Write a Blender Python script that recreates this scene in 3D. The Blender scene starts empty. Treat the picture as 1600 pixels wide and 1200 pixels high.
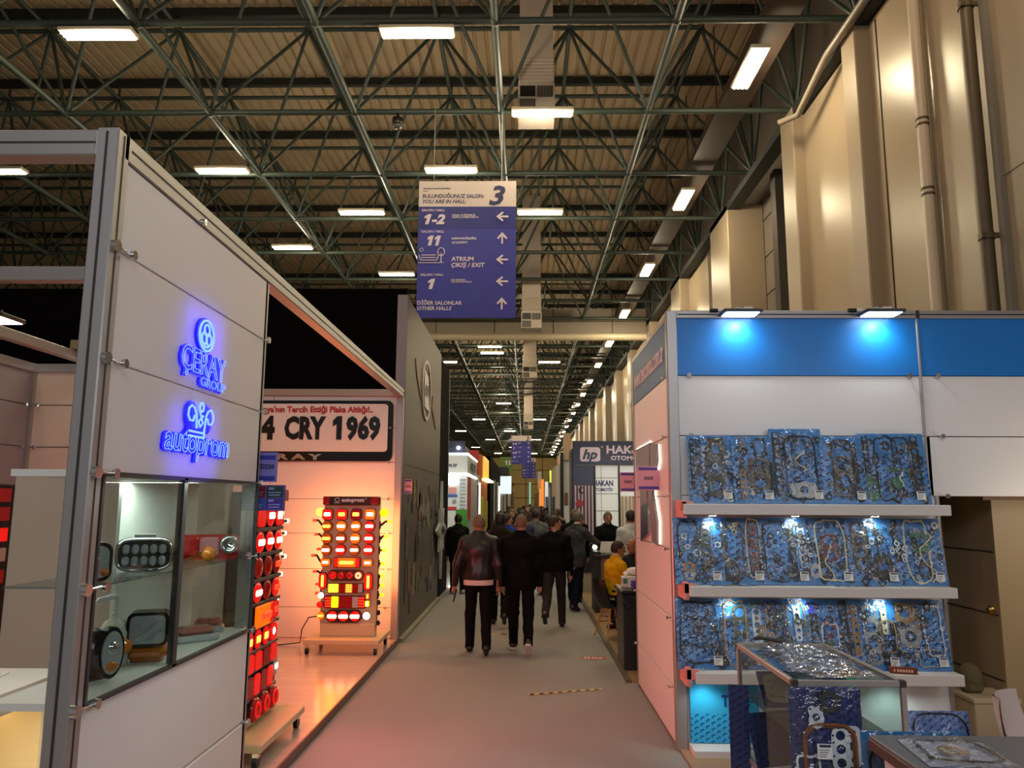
# Trade-fair aisle under a space-frame roof: exhibition stands, lamp displays, gasket packs, visitors.
WORLD = .18; HALL_P = 175
import bpy, math, random
import numpy as np
from mathutils import Vector, Matrix
PI = math.pi
rnd = random.Random(11)
S = bpy.context.scene
COL = S.collection

# ------------------------------------------------------------------ camera
FPX, EYE = 1200.0, 2.0
_th, _ps, _ph = math.radians(8.67), math.radians(1.04), 0.005
_f = Vector((-math.sin(_ps)*math.cos(_th), math.cos(_ps)*math.cos(_th), math.sin(_th)))
_r0 = Vector((math.cos(_ps), math.sin(_ps), 0)); _u0 = _r0.cross(_f)
_r = _r0*math.cos(_ph) + _u0*math.sin(_ph); _u = -_r0*math.sin(_ph) + _u0*math.cos(_ph)
cd = bpy.data.cameras.new('camera'); cam = bpy.data.objects.new('camera', cd); COL.objects.link(cam)
cd.sensor_fit = 'HORIZONTAL'; cd.sensor_width = 36.0; cd.lens = 36.0*FPX/1600.0
cd.clip_start = 0.05; cd.clip_end = 400
M3 = Matrix((_r, _u, -_f)).transposed()
cam.matrix_world = Matrix.Translation((0, 0, EYE)) @ M3.to_4x4()
S.camera = cam

def at(px, py, ax, v):
    """the point of the plane ax = v seen at a photo pixel (used to survey the place)"""
    d = _f*FPX + _r*(px-800) + _u*(600-py)
    i = 'XYZ'.index(ax); o = Vector((0, 0, EYE))
    return o + d*((v-o[i])/d[i])

# ------------------------------------------------------------------ objects
ORG = {}
def _props(o, label, cat, group, kind):
    if label: o['label'] = label
    if cat: o['category'] = cat
    if group: o['group'] = group
    if kind: o['kind'] = kind
def thing(name, label, cat, loc=(0, 0, 0), rot=0.0, group=None, kind=None):
    o = bpy.data.objects.new(name, None); COL.objects.link(o)
    o.location = loc; o.rotation_euler = (0, 0, rot); o.empty_display_size = .1
    ORG[o.name] = (Vector(loc), rot)
    _props(o, label, cat, group, kind)
    return o
class MB:
    """collects boxes, tubes, plates ... into one mesh; local=True: coordinates are the thing's own"""
    def __init__(s, local=False): s.v = []; s.f = []; s.m = []; s.sm = []; s.local = local; s.mi = 0; s.smooth = False
    def add(s, vs, fs, smooth=None):
        n = len(s.v); s.v += [tuple(p) for p in vs]
        sm = s.smooth if smooth is None else smooth
        for f in fs: s.f.append([i+n for i in f]); s.m.append(s.mi); s.sm.append(sm)
        return s
    def box(s, x0, x1, y0, y1, z0, z1, T=None):
        vs = [Vector((x, y, z)) for x in (x0, x1) for y in (y0, y1) for z in (z0, z1)]
        if T: vs = [T @ v for v in vs]
        return s.add(vs, [(0,1,3,2),(4,6,7,5),(0,4,5,1),(2,3,7,6),(0,2,6,4),(1,5,7,3)])
    def cbox(s, c, d, T=None):
        return s.box(c[0]-d[0]/2, c[0]+d[0]/2, c[1]-d[1]/2, c[1]+d[1]/2, c[2]-d[2]/2, c[2]+d[2]/2, T)
    def rbox(s, x0, x1, y0, y1, z0, z1, b=.01, T=None):
        """box with chamfered edges"""
        b = min(b, (x1-x0)*.45, (y1-y0)*.45, (z1-z0)*.45); vs = []; X = (x0, x1); Y = (y0, y1); Z = (z0, z1); idx = {}
        for i in (0,1):
            for j in (0,1):
                for k in (0,1):
                    sx, sy, sz = (b if i == 0 else -b), (b if j == 0 else -b), (b if k == 0 else -b)
                    for a, o in ((0,(0,sy,sz)),(1,(sx,0,sz)),(2,(sx,sy,0))):
                        idx[i,j,k,a] = len(vs); vs.append(Vector((X[i]+o[0], Y[j]+o[1], Z[k]+o[2])))
        F = []
        for i in (0,1): F.append([idx[i,0,0,0],idx[i,1,0,0],idx[i,1,1,0],idx[i,0,1,0]][::(-1 if i == 0 else 1)])
        for j in (0,1): F.append([idx[0,j,0,1],idx[1,j,0,1],idx[1,j,1,1],idx[0,j,1,1]][::(1 if j == 0 else -1)])
        for k in (0,1): F.append([idx[0,0,k,2],idx[1,0,k,2],idx[1,1,k,2],idx[0,1,k,2]][::(-1 if k == 0 else 1)])
        for i in (0,1):
            for j in (0,1): F.append([idx[i,j,0,0],idx[i,j,1,0],idx[i,j,1,1],idx[i,j,0,1]])
            for k in (0,1): F.append([idx[i,0,k,0],idx[i,1,k,0],idx[i,1,k,2],idx[i,0,k,2]])
        for j in (0,1):
            for k in (0,1): F.append([idx[0,j,k,1],idx[1,j,k,1],idx[1,j,k,2],idx[0,j,k,2]])
        for i in (0,1):
            for j in (0,1):
                for k in (0,1): F.append([idx[i,j,k,0],idx[i,j,k,1],idx[i,j,k,2]])
        if T: vs = [T @ v for v in vs]
        return s.add(vs, F)
    def tube(s, p, q, r, r2=None, n=8, caps=True, smooth=True):
        p, q = Vector(p), Vector(q); d = q-p
        if d.length < 1e-6: return s
        d.normalize(); a = d.orthogonal().normalized(); b = d.cross(a); r2 = r if r2 is None else r2
        vs = []
        for c, rr in ((p, r), (q, r2)):
            for k in range(n):
                t = 2*PI*(k+.5)/n; vs.append(c + (a*math.cos(t)+b*math.sin(t))*rr)
        s.add(vs, [(k, (k+1)%n, n+(k+1)%n, n+k) for k in range(n)], smooth)
        if caps: s.add(vs[:n], [tuple(range(n))[::-1]], False); s.add(vs[n:], [tuple(range(n))], False)
        return s
    def path(s, pts, r, n=6, closed=False, flat=None):
        """tube along a polyline; flat=(axis, k) squashes the section along axis"""
        P = [Vector(p) for p in pts]; m = len(P); vs = []
        ref = None
        for i in range(m):
            t = (P[(i+1) % m]-P[i-1]) if closed else (P[min(i+1, m-1)]-P[max(i-1, 0)])
            t.normalize()
            if ref is None: ref = t.orthogonal().normalized()
            a = (ref - t*ref.dot(t))
            a = a.normalized() if a.length > 1e-5 else t.orthogonal().normalized()
            ref = a; b = t.cross(a); rr = r[i] if isinstance(r, (list, tuple)) else r
            for k in range(n):
                w = 2*PI*k/n; o = (a*math.cos(w)+b*math.sin(w))*rr
                if flat: o = o - flat[0]*o.dot(flat[0])*(1-flat[1])
                vs.append(P[i]+o)
        fs = [(i*n+k, i*n+(k+1)%n, ((i+1)%m)*n+(k+1)%n, ((i+1)%m)*n+k) for i in range(m if closed else m-1) for k in range(n)]
        s.add(vs, fs, True)
        if not closed: s.add(vs[:n], [tuple(range(n))[::-1]], False); s.add(vs[-n:], [tuple(range(n))], False)
        return s
    def lathe(s, prof, T=None, n=16, smooth=True):
        """prof: (radius, height) pairs turned round the local z axis"""
        T = T or Matrix(); m = len(prof)
        vs = [T @ Vector((r*math.cos(2*PI*k/n), r*math.sin(2*PI*k/n), h)) for r, h in prof for k in range(n)]
        fs = [(i*n+k, i*n+(k+1)%n, (i+1)*n+(k+1)%n, (i+1)*n+k) for i in range(m-1) for k in range(n)]
        s.add(vs, fs, smooth)
        if prof[0][0] > 1e-6: s.add(vs[:n], [tuple(range(n))[::-1]], False)
        if prof[-1][0] > 1e-6: s.add(vs[-n:], [tuple(range(n))], False)
        return s
    def ell(s, c, r, nu=12, nv=8, T=None):
        c = Vector(c); vs = []
        for j in range(nv+1):
            ph = PI*j/nv
            for i in range(nu):
                t = 2*PI*i/nu; p = Vector((math.sin(ph)*math.cos(t)*r[0], math.sin(ph)*math.sin(t)*r[1], -math.cos(ph)*r[2]))
                vs.append(c + (T @ p if T else p))
        return s.add(vs, [(j*nu+i, j*nu+(i+1)%nu, (j+1)*nu+(i+1)%nu, (j+1)*nu+i) for j in range(nv) for i in range(nu)], True)
    def prism(s, poly, d, T=None):
        """2-D outline (x, z) standing in the local XZ plane, thickness d along -y"""
        T = T or Matrix(); n = len(poly)
        vs = [T @ Vector((x, y, z)) for y in (0, -d) for x, z in poly]
        return s.add(vs, [tuple(range(n))[::-1], tuple(range(n, 2*n))] + [(k, (k+1)%n, n+(k+1)%n, n+k) for k in range(n)])
    def quad(s, a, b, c, d): return s.add([a, b, c, d], [(0,1,2,3)])
    def grid(s, fn, nu, nv, smooth=True):
        vs = [fn(i/nu, j/nv) for j in range(nv+1) for i in range(nu+1)]
        return s.add(vs, [(j*(nu+1)+i, j*(nu+1)+i+1, (j+1)*(nu+1)+i+1, (j+1)*(nu+1)+i) for j in range(nv) for i in range(nu)], smooth)
    def mesh(s, name):
        me = bpy.data.meshes.new(name); me.from_pydata(s.v, [], s.f); me.update()
        me.polygons.foreach_set('material_index', s.m); me.polygons.foreach_set('use_smooth', s.sm)
        return me
def setmat(me, mats):
    for m in (mats if isinstance(mats, (list, tuple)) else [mats]): me.materials.append(m)
def part(t, name, mb, mats, label=None, kind=None):
    """one mesh of its own under its thing (or under a part)"""
    if not mb.v: return None
    loc, rot = ORG[t.name]
    if not mb.local:
        R = Matrix.Rotation(-rot, 3, 'Z'); mb.v = [tuple(R @ (Vector(p)-loc)) for p in mb.v]
    me = mb.mesh(name); setmat(me, mats)
    o = bpy.data.objects.new(name, me); COL.objects.link(o); o.parent = t
    ORG[o.name] = (loc, rot); _props(o, label, None, None, kind)
    return o
def solo(name, mb, mats, label, cat, group=None, kind=None):
    """a thing that is one mesh"""
    c = Vector((0, 0, 0))
    if not mb.local and mb.v:
        a = np.array(mb.v); c = Vector(((a[:,0].min()+a[:,0].max())/2, (a[:,1].min()+a[:,1].max())/2, a[:,2].min()))
        mb.v = [tuple(Vector(p)-c) for p in mb.v]
    me = mb.mesh(name); setmat(me, mats)
    o = bpy.data.objects.new(name, me); COL.objects.link(o); o.location = c
    ORG[o.name] = (c, 0.0); _props(o, label, cat, group, kind)
    return o
def dup(root, loc=None, rot=None, label=None, group=None):
    """a copy of a thing with copies of its parts and sub-parts"""
    def cp(o, par):
        c = o.copy(); COL.objects.link(c)
        if par: c.parent = par
        for ch in list(o.children): cp(ch, c)
        return c
    c = cp(root, None)
    if loc is not None: c.location = loc
    if rot is not None: c.rotation_euler = (0, 0, rot)
    ORG[c.name] = (Vector(c.location), c.rotation_euler.z)
    if label: c['label'] = label
    if group: c['group'] = group
    return c
def curve_mesh(cu):
    o = bpy.data.objects.new('tmp', cu); me = o.to_mesh()
    vs = [Vector(v.co) for v in me.vertices]; fs = [list(p.vertices) for p in me.polygons]
    o.to_mesh_clear(); bpy.data.objects.remove(o); bpy.data.curves.remove(cu)
    return vs, fs
def text(mb, body, o, right, up, h, w=None, d=.004, bold=0.0, shear=0.0, outline=0.0, align='L', space=1.0):
    """lettering laid on a plane: o lower-left corner (or centre / right), capital height h, width w (None: natural)"""
    cu = bpy.data.curves.new('tmp', 'FONT'); cu.body = body; cu.size = 1.0; cu.resolution_u = 2; cu.shear = shear; cu.space_character = space
    if outline: cu.fill_mode = 'NONE'; cu.bevel_depth = outline; cu.bevel_resolution = 1; cu.resolution_u = 3; cu.offset = bold
    else: cu.offset = bold; cu.extrude = .5
    if '1' in body:      # the numeral one gets a flag, as on the signs
        bpy.data.curves.remove(cu); vs, fs, x = [], [], 0.0
        import re
        for seg in re.findall('1|[^1]+', body):
            if seg == '1':
                b_ = bold; pg = [(.17-b_, -b_), (.31+b_, -b_), (.31+b_, .69+b_), (.19-b_, .69+b_), (0-b_, .58), (0-b_, .45-b_), (.17-b_, .52-b_)]
                n = len(pg); n0 = len(vs); vs += [Vector((x+px+pz*shear, pz, z)) for z in (-.5, .5) for px, pz in pg]
                fs += [[n0+k for k in range(n)][::-1], [n0+n+k for k in range(n)]]+[[n0+k, n0+(k+1) % n, n0+n+(k+1) % n, n0+n+k] for k in range(n)]; x += .31+.14+2*b_
            else:
                cu = bpy.data.curves.new('tmp', 'FONT'); cu.body = seg.strip(); cu.resolution_u = 2; cu.shear = shear; cu.offset = bold; cu.extrude = .5
                x += .25*(len(seg)-len(seg.lstrip())); v2, f2 = curve_mesh(cu); a0 = min(v.x for v in v2); n0 = len(vs); vs += [Vector((v.x-a0+x, v.y, v.z)) for v in v2]; fs += [[n0+k for k in f] for f in f2]
                x += max(v.x for v in v2)-a0+.12+.25*(len(seg)-len(seg.rstrip()))
    else: vs, fs = curve_mesh(cu)
    if not vs: return
    right, up = Vector(right).normalized(), Vector(up).normalized(); nrm = right.cross(up); o = Vector(o)
    x0 = min(v.x for v in vs); x1 = max(v.x for v in vs); k = h/.69; kx = k if w is None else w/(x1-x0)
    off = {'L': 0, 'C': -(x1-x0)*kx/2, 'R': -(x1-x0)*kx}[align]
    if outline: out = [o + right*(off+(v.x-x0)*kx) + up*(v.y*k) + nrm*(v.z*k+d) for v in vs]
    else: out = [o + right*(off+(v.x-x0)*kx) + up*(v.y*k) + nrm*((v.z+.5)*d) for v in vs]
    mb.add(out, fs, False)
    return (x1-x0)*kx
def plate2d(mb, loops, T, d):
    """flat plate with holes: loops = closed outlines in (x, y), T places its local XY plane, thickness d"""
    cu = bpy.data.curves.new('tmp', 'CURVE'); cu.dimensions = '2D'; cu.fill_mode = 'BOTH'; cu.extrude = d/2
    for lp in loops:
        sp = cu.splines.new('POLY'); sp.points.add(len(lp)-1); sp.use_cyclic_u = True
        for p, q in zip(sp.points, lp): p.co = (q[0], q[1], 0, 1)
    vs, fs = curve_mesh(cu)
    mb.add([T @ v for v in vs], fs, False)
def circ(x, y, r, n=14, e=1.0): return [(x+r*math.cos(2*PI*k/n), y+r*e*math.sin(2*PI*k/n)) for k in range(n)]
def rrect(x0, y0, x1, y1, r, n=4):
    out = []
    for cx, cy, a in ((x1-r,y1-r,0),(x0+r,y1-r,1),(x0+r,y0+r,2),(x1-r,y0+r,3)):
        for k in range(n+1):
            t = PI/2*(a+k/n); out.append((cx+r*math.cos(t), cy+r*math.sin(t)))
    return out

# ------------------------------------------------------------------ materials
MATS = {}
def srgb(c):
    if isinstance(c, str): c = tuple(int(c[i:i+2], 16)/255 for i in (0, 2, 4))
    return tuple((x/12.92 if x <= .04045 else ((x+.055)/1.055)**2.4) for x in c) + (1,)
class Nodes:
    def __init__(s, name):
        s.m = bpy.data.materials.new(name); s.m.use_nodes = True; s.t = s.m.node_tree; s.b = s.t.nodes['Principled BSDF']; s.out = s.t.nodes['Material Output']
    def n(s, kind, **kw):
        x = s.t.nodes.new(kind)
        for k, v in kw.items(): setattr(x, k, v)
        return x
    def l(s, a, b): s.t.links.new(a, b)
    def mathn(s, op, a, b=None):
        x = s.n('ShaderNodeMath', operation=op)
        for i, q in enumerate((a, b)):
            if q is None: continue
            if isinstance(q, (int, float)): x.inputs[i].default_value = q
            else: s.l(q, x.inputs[i])
        return x.outputs[0]
    def mix(s, fac, a, b):
        x = s.n('ShaderNodeMix', data_type='RGBA')
        for i, q in ((0, fac), (6, a), (7, b)):
            if isinstance(q, (int, float)): x.inputs[i].default_value = q
            elif isinstance(q, tuple): x.inputs[i].default_value = q
            else: s.l(q, x.inputs[i])
        return x.outputs[2]
    def noise(s, scale, detail=3, vec=None, rough=.5):
        x = s.n('ShaderNodeTexNoise'); x.inputs['Scale'].default_value = scale; x.inputs['Detail'].default_value = detail; x.inputs['Roughness'].default_value = rough
        if vec: s.l(vec, x.inputs['Vector'])
        return x.outputs['Fac']
    def coord(s, scale=(1, 1, 1), rot=(0, 0, 0), out='Object'):
        c = s.n('ShaderNodeTexCoord'); m = s.n('ShaderNodeMapping'); m.inputs['Scale'].default_value = scale; m.inputs['Rotation'].default_value = rot
        s.l(c.outputs[out], m.inputs['Vector']); return m.outputs[0]
    def bump(s, h, strength=.2, dist=.01):
        x = s.n('ShaderNodeBump'); x.inputs['Strength'].default_value = strength; x.inputs['Distance'].default_value = dist
        s.l(h, x.inputs['Height']); s.l(x.outputs[0], s.b.inputs['Normal'])
def mat(name, c, rough=.5, metal=0.0, spec=.5, emit=0.0, ec=None, var=0.0, vscale=4.0, bump=0.0, bscale=60.0, alpha=1.0):
    if name in MATS: return MATS[name]
    N = Nodes(name); b = N.b; col = srgb(c)
    b.inputs['Base Color'].default_value = col; b.inputs['Roughness'].default_value = rough; b.inputs['Metallic'].default_value = metal
    b.inputs['Specular IOR Level'].default_value = spec
    if emit: b.inputs['Emission Color'].default_value = srgb(ec or c); b.inputs['Emission Strength'].default_value = emit
    if var:
        f = N.noise(vscale, 4, N.coord()); d = tuple(x*(1-var) for x in col[:3])+(1,)
        N.l(N.mix(f, col, d), b.inputs['Base Color'])
    if bump: N.bump(N.noise(bscale, 3, N.coord()), bump)
    if alpha < 1: b.inputs['Alpha'].default_value = alpha
    MATS[name] = N.m; return N.m
def glass(name, tint='eef6f4', op=.12, rough=.02):
    """thin clear pane: mostly lets light through, mirrors a little at grazing angles"""
    if name in MATS: return MATS[name]
    N = Nodes(name); N.t.nodes.remove(N.b)
    t = N.n('ShaderNodeBsdfTransparent'); t.inputs[0].default_value = srgb(tint)
    g = N.n('ShaderNodeBsdfGlossy'); g.inputs['Roughness'].default_value = rough
    fr = N.n('ShaderNodeLayerWeight'); fr.inputs[0].default_value = .5
    mx = N.n('ShaderNodeMixShader'); N.l(N.mathn('ADD', N.mathn('MULTIPLY', N.mathn('POWER', fr.outputs['Facing'], 4.0), .5), op*.2), mx.inputs[0]); N.l(t.outputs[0], mx.inputs[1]); N.l(g.outputs[0], mx.inputs[2])
    N.l(mx.outputs[0], N.out.inputs[0]); MATS[name] = N.m; return N.m
def film(name, gl=.38, scale=17.0, strength=1.0):
    """clear crinkled plastic bag"""
    N = Nodes(name); N.t.nodes.remove(N.b)
    t = N.n('ShaderNodeBsdfTransparent'); t.inputs[0].default_value = (.97, .98, 1, 1)
    g = N.n('ShaderNodeBsdfGlossy'); g.inputs['Roughness'].default_value = .09
    bp = N.n('ShaderNodeBump'); bp.inputs['Strength'].default_value = strength; bp.inputs['Distance'].default_value = .03
    N.l(N.noise(scale, 3, N.coord(), .5), bp.inputs['Height']); N.l(bp.outputs[0], g.inputs['Normal'])
    mx = N.n('ShaderNodeMixShader')
    fr = N.n('ShaderNodeLayerWeight'); fr.inputs[0].default_value = .5; N.l(bp.outputs[0], fr.inputs['Normal'])
    N.l(N.mathn('ADD', N.mathn('MULTIPLY', N.mathn('POWER', fr.outputs['Facing'], 3.0), .7), gl*.25), mx.inputs[0]); N.l(t.outputs[0], mx.inputs[1]); N.l(g.outputs[0], mx.inputs[2])
    N.l(mx.outputs[0], N.out.inputs[0]); MATS[name] = N.m; return N.m
def lamp_mat(name, c, strength):
    return mat(name, c, .3, emit=strength, ec=c)
W = S.world = bpy.data.worlds.new('hall_air'); W.use_nodes = True
W.node_tree.nodes['Background'].inputs[0].default_value = (.98, .93, .92, 1); W.node_tree.nodes['Background'].inputs[1].default_value = WORLD
vs = S.view_settings; vs.view_transform = 'Standard'; vs.look = 'None'; vs.exposure = 0.0; vs.gamma = 1.0; vs.use_curve_mapping = False
S.cycles.sample_clamp_indirect = 6.0; S.cycles.max_bounces = 8; S.cycles.transparent_max_bounces = 24
S.cycles.diffuse_bounces = 3; S.cycles.glossy_bounces = 3

WHITE = mat('white_panel', 'e6e2df', .38, var=.03, vscale=1.5)
GREYP = mat('grey_panel', '8b8a8c', .5)
ALU = mat('anodised_aluminium', 'a9a6a3', .38, metal=.65)
ALUD = mat('dark_aluminium', '5c5a59', .4, metal=.7)
CHROME = mat('chrome', 'd8d8d8', .12, metal=1)
BLACK = mat('black_plastic', '0c0b0c', .4)
CLOTHB = mat('black_cloth_panel', '040304', .95, spec=.1)  # near-black panels of the tall stand walls
LEDW = lamp_mat('cool_led', 'f4fbff', 14)
SEAM = mat('seam_dark', '2a2626', .6)
def area(name, loc, size, power, color, aim, shape='RECTANGLE', spread=180):
    l = bpy.data.lights.new(name, 'AREA'); l.energy = power; l.color = color; l.shape = shape; l.size = size[0]
    l.size_y = size[1]; l.spread = math.radians(spread)
    o = bpy.data.objects.new(name, l); COL.objects.link(o); o.location = loc
    o.rotation_euler = (Vector(aim)).to_track_quat('-Z', 'Y').to_euler(); return o
def point(name, loc, power, color, r=.05):
    l = bpy.data.lights.new(name, 'POINT'); l.energy = power; l.color = color; l.shadow_soft_size = r
    o = bpy.data.objects.new(name, l); COL.objects.link(o); o.location = loc; return o
def spot(name, loc, aim, power, color, angle=90, blend=.6, r=.05):
    l = bpy.data.lights.new(name, 'SPOT'); l.energy = power; l.color = color; l.spot_size = math.radians(angle); l.spot_blend = blend; l.shadow_soft_size = r
    o = bpy.data.objects.new(name, l); COL.objects.link(o); o.location = loc
    o.rotation_euler = (Vector(aim)-Vector(loc)).to_track_quat('-Z', 'Y').to_euler(); return o

# ================================================================== THE HALL
def structure(name, mb, mats, label, cat='building'):
    return solo(name, mb, mats, label, cat, kind='structure')
# ---- floor: needle-felt carpet in two shades, laid in lengths
def carpet():
    N = Nodes('aisle_carpet'); c = N.coord()
    n1 = N.noise(220, 4, c, .7); n2 = N.noise(.9, 4, N.coord((1, .35, 1))); n3 = N.noise(9, 3, N.coord((1, .25, 1)))
    base = N.mix(n1, srgb('8b8987'), srgb('a8a5a2')); base = N.mix(N.mathn('MULTIPLY', n2, .55), base, srgb('797674')); base = N.mix(N.mathn('MULTIPLY', n3, .3), base, srgb('82807d'))
    N.l(base, N.b.inputs['Base Color']); N.b.inputs['Roughness'].default_value = .95; N.b.inputs['Specular IOR Level'].default_value = .1
    N.bump(n1, .5, .004); return N.m
structure('floor', MB().box(-30, 9, -6, 142, -.2, 0), carpet(), 'grey carpeted hall floor running down the aisle', 'floor')
# ---- roof deck: trapezoidal sheet, ribs along the hall
deck = MB(); prof = []; x = -34.0
while x < 9.0:
    prof += [(x, 0), (x+.19, 0), (x+.215, .07), (x+.265, .07)]; x += .29
DECKZ = 13.25
for y0, y1, z in ((-3, 33.2, DECKZ), (33.2, 142, DECKZ)):
    vs_ = [(px, y, z+pz) for y in (y0, y1) for px, pz in prof]; n = len(prof)
    deck.add(vs_, [(i, i+1, n+i+1, n+i) for i in range(n-1)])
deck.box(-34, 9, -3, 142, DECKZ+.09, DECKZ+.3)
ceiling = structure('ceiling', deck, mat('sheet_roof', 'bca684', .6, var=.12, vscale=.4), 'tan trapezoidal sheet roof above the green truss work', 'ceiling')
# ---- space frame
GREEN = mat('green_steel', '37433a', .5, spec=.5, var=.15, vscale=2)
GREEND = mat('dark_steel', '1b1f1b', .6)
ZL, ZU, MOD, X0L, Y0L = 9.85, 12.68, 2.99, -0.52, 11.65
def frame(name, label, i0, i1, j0, j1, nside):
    t = thing(name, label, 'roof truss', (X0L, Y0L+j0*MOD, ZL), kind='structure')
    X = lambda i: X0L+i*MOD
    Y = lambda j: Y0L+j*MOD
    for j in range(j0, j1+1):
        m = MB(); m.tube((X(i0), Y(j), ZL), (X(i1), Y(j), ZL), .062, n=nside)
        for i in range(i0, i1+1): m.ell((X(i), Y(j), ZL), (.1, .1, .085), 8, 5)
        part(t, 'lower_chord', m, GREEN)
        if j == j1: break
        m = MB(); m.tube((X(i0+.5), Y(j+.5), ZU), (X(i1-.5), Y(j+.5), ZU), .055, n=nside)
        for i in range(i0, i1): m.ell((X(i+.5), Y(j+.5), ZU), (.09, .09, .08), 8, 5); m.tube((X(i+.5), Y(j+.5), ZU), (X(i+.5), Y(j+.5), ZU+.36), .035, n=5)
        part(t, 'upper_chord', m, GREEN)
        m = MB()
        for i in range(i0, i1):
            for a in (0, 1):
                for b in (0, 1): m.tube((X(i+a), Y(j+b), ZL), (X(i+.5), Y(j+.5), ZU), .038, n=nside, caps=False)
        part(t, 'diagonal_bars', m, GREEN)
        part(t, 'purlin', MB().box(X(i0)-1, X(i1)+1, Y(j+.5)-.07, Y(j+.5)+.07, ZU+.33, ZU+.53), GREEND)
    for i in range(i0, i1+1):
        part(t, 'long_chord', MB().tube((X(i), Y(j0), ZL), (X(i), Y(j1), ZL), .07, n=nside), GREEN)
        if i < i1: part(t, 'upper_long_chord', MB().tube((X(i+.5), Y(j0+.5), ZU), (X(i+.5), Y(j1-.5), ZU), .05, n=nside), GREEN)
    return t
frame('space_frame', 'dark green tubular space frame under the roof, front bays of the hall', -10, 2, -2, 7, 7)
frame('space_frame', 'dark green tubular space frame beyond the pale cross duct, far bays of the hall', -6, 2, 8, 43, 5)
# edge girder that closes the frame along the wall
t = thing('edge_girder', 'dark steel girder along the top of the white wall cladding', 'girder', (5.46, 8, ZL), kind='structure')
part(t, 'lower_flange', MB().box(5.3, 5.62, 4, 140, ZL-.22, ZL-.04), GREEND)
m = MB()
for j in range(-2, 42):
    y = Y0L+j*MOD; m.tube((5.46, y, ZL), (5.46, y+MOD/2, ZU), .05, n=6); m.tube((5.46, y+MOD, ZL), (5.46, y+MOD/2, ZU), .05, n=6); m.tube((5.46, y, ZL), (5.46, y, ZU+.3), .05, n=6)
part(t, 'web_bars', m, GREEN)
# ---- walls
CLAD = mat('wall_cladding', '988872', .45, spec=.4, var=.08, vscale=.6)
CLADW = mat('wall_cladding_white', 'a08f77', .32, spec=.5, var=.04, vscale=.5)
CLADD = mat('wall_cladding_grey', '6c6359', .5, var=.1, vscale=.5)  # darker grey of the panelled long walls
m = MB().box(6.25, 6.5, -6, 142, 0, 13.3); m.mi = 1
for z in (6.3, 7.3, 8.3, 9.3, 10.6): m.box(6.235, 6.25, 10, 142, z, z+.025)
structure('wall_right', m, [CLADD, SEAM], 'grey panelled long side wall behind the white cladding', 'wall')
for nm, y0, y1 in (('front', 11.5, 12.02), ('mid', 14.4, 15.1)):
    structure('column_'+nm, MB().rbox(5.28, 6.25, y0, y1, 0, ZL-.05, .02), CLAD, f'beige wall pier {"between the two glossy white panels" if nm == "front" else "closing the glossy white panels"}', 'pier')
m = MB(); m.box(5.5, 5.62, 12.02, 14.4, 0, ZL-.25)
structure('trim_1', m, CLADW, 'tall glossy cream cladding panel between the two beige piers', 'wall panel')
m = MB(); m.box(5.5, 5.62, 9.98, 11.5, 0, ZL-.25); m.mi = 1; m.box(5.485, 5.5, 11.2, 11.215, 0, ZL-.3); m.mi = 0; m.box(5.55, 5.7, 9.1, 9.98, 0, ZL-.25)
structure('trim_2', m, [CLADW, SEAM], 'tall glossy cream cladding panel with a bright lamp reflection', 'wall panel')
m = MB(); m.box(5.52, 5.64, 8.62, 9.1, 0, ZL); m.box(5.46, 5.62, 3.0, 8.45, 0, ZL)
m.mi = 1
for z in (3.2, 5.7, 8.2): m.box(5.45, 5.46, 3, 8.45, z, z+.012)
m.box(5.4, 5.52, 8.4, 8.5, 0, ZL)
structure('trim_3', m, [CLAD, mat('trim_grey', '7c7468', .5)], 'beige cladding bay beside the dark down pipe at the near end of the wall', 'wall panel')
k = 0
for yc, w in ((20.4, 1.9), (26.6, 1.6), (32.8, 1.2), (39, 1.2), (45.2, 1.2), (51.4, 1.2), (57.6, 1.2), (63.8, 1.2), (70, 1.2), (76.2, 1.2), (82.4, 1.2), (95, 1.2), (107, 1.2), (119, 1.2), (131, 1.2)):
    k += 1
    structure(f'column_{k}', MB().rbox(5.3, 6.25, yc-w/2, yc+w/2, 0, ZL-.05, .02), CLAD, 'beige wall pier number %s along the aisle beyond the recess' % ['one','two','three','four','five','six','seven','eight','nine','ten','eleven','twelve','thirteen','fourteen','fifteen'][k-1], 'pier')
m = MB().box(5.62, 5.75, 23, 142, 0, ZL-.3)
structure('trim_4', m, CLADW, 'cream ribbed cladding running to the far end between the piers', 'wall panel')
m = MB()
m.box(5.9, 6.2, 17.4, 17.75, 0, ZL)
structure('trim_5', m, mat('dark_stanchion', '3a3632', .5), 'dark steel stanchion in the recess between the piers', 'stanchion')
m = MB().box(-30, 9, 140.5, 141, 0, 13.3); m.mi = 1
for xx in (-6, -4.5, -3, 0, 3): m.box(xx, xx+.15, 140.4, 140.5, 0, 12)
for z in (2.5, 5, 7.5): m.box(-8, 6, 140.4, 140.5, z, z+.15)
m.tube((-6, 140.4, 7.6), (-2, 140.4, 5), .1); m.tube((-2, 140.4, 5), (-6, 140.4, 2.5), .1)
structure('wall_far', m, [mat('far_wall', 'd8bc7c', .7), mat('far_wall_bracing', '8a7850', .7)], 'tan end wall with diagonal bracing at the far end of the hall', 'wall')
structure('wall_left', MB().box(-30.3, -30, -6, 142, 0, 13.3), CLADD, 'distant grey side wall on the left of the hall', 'wall')
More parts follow.
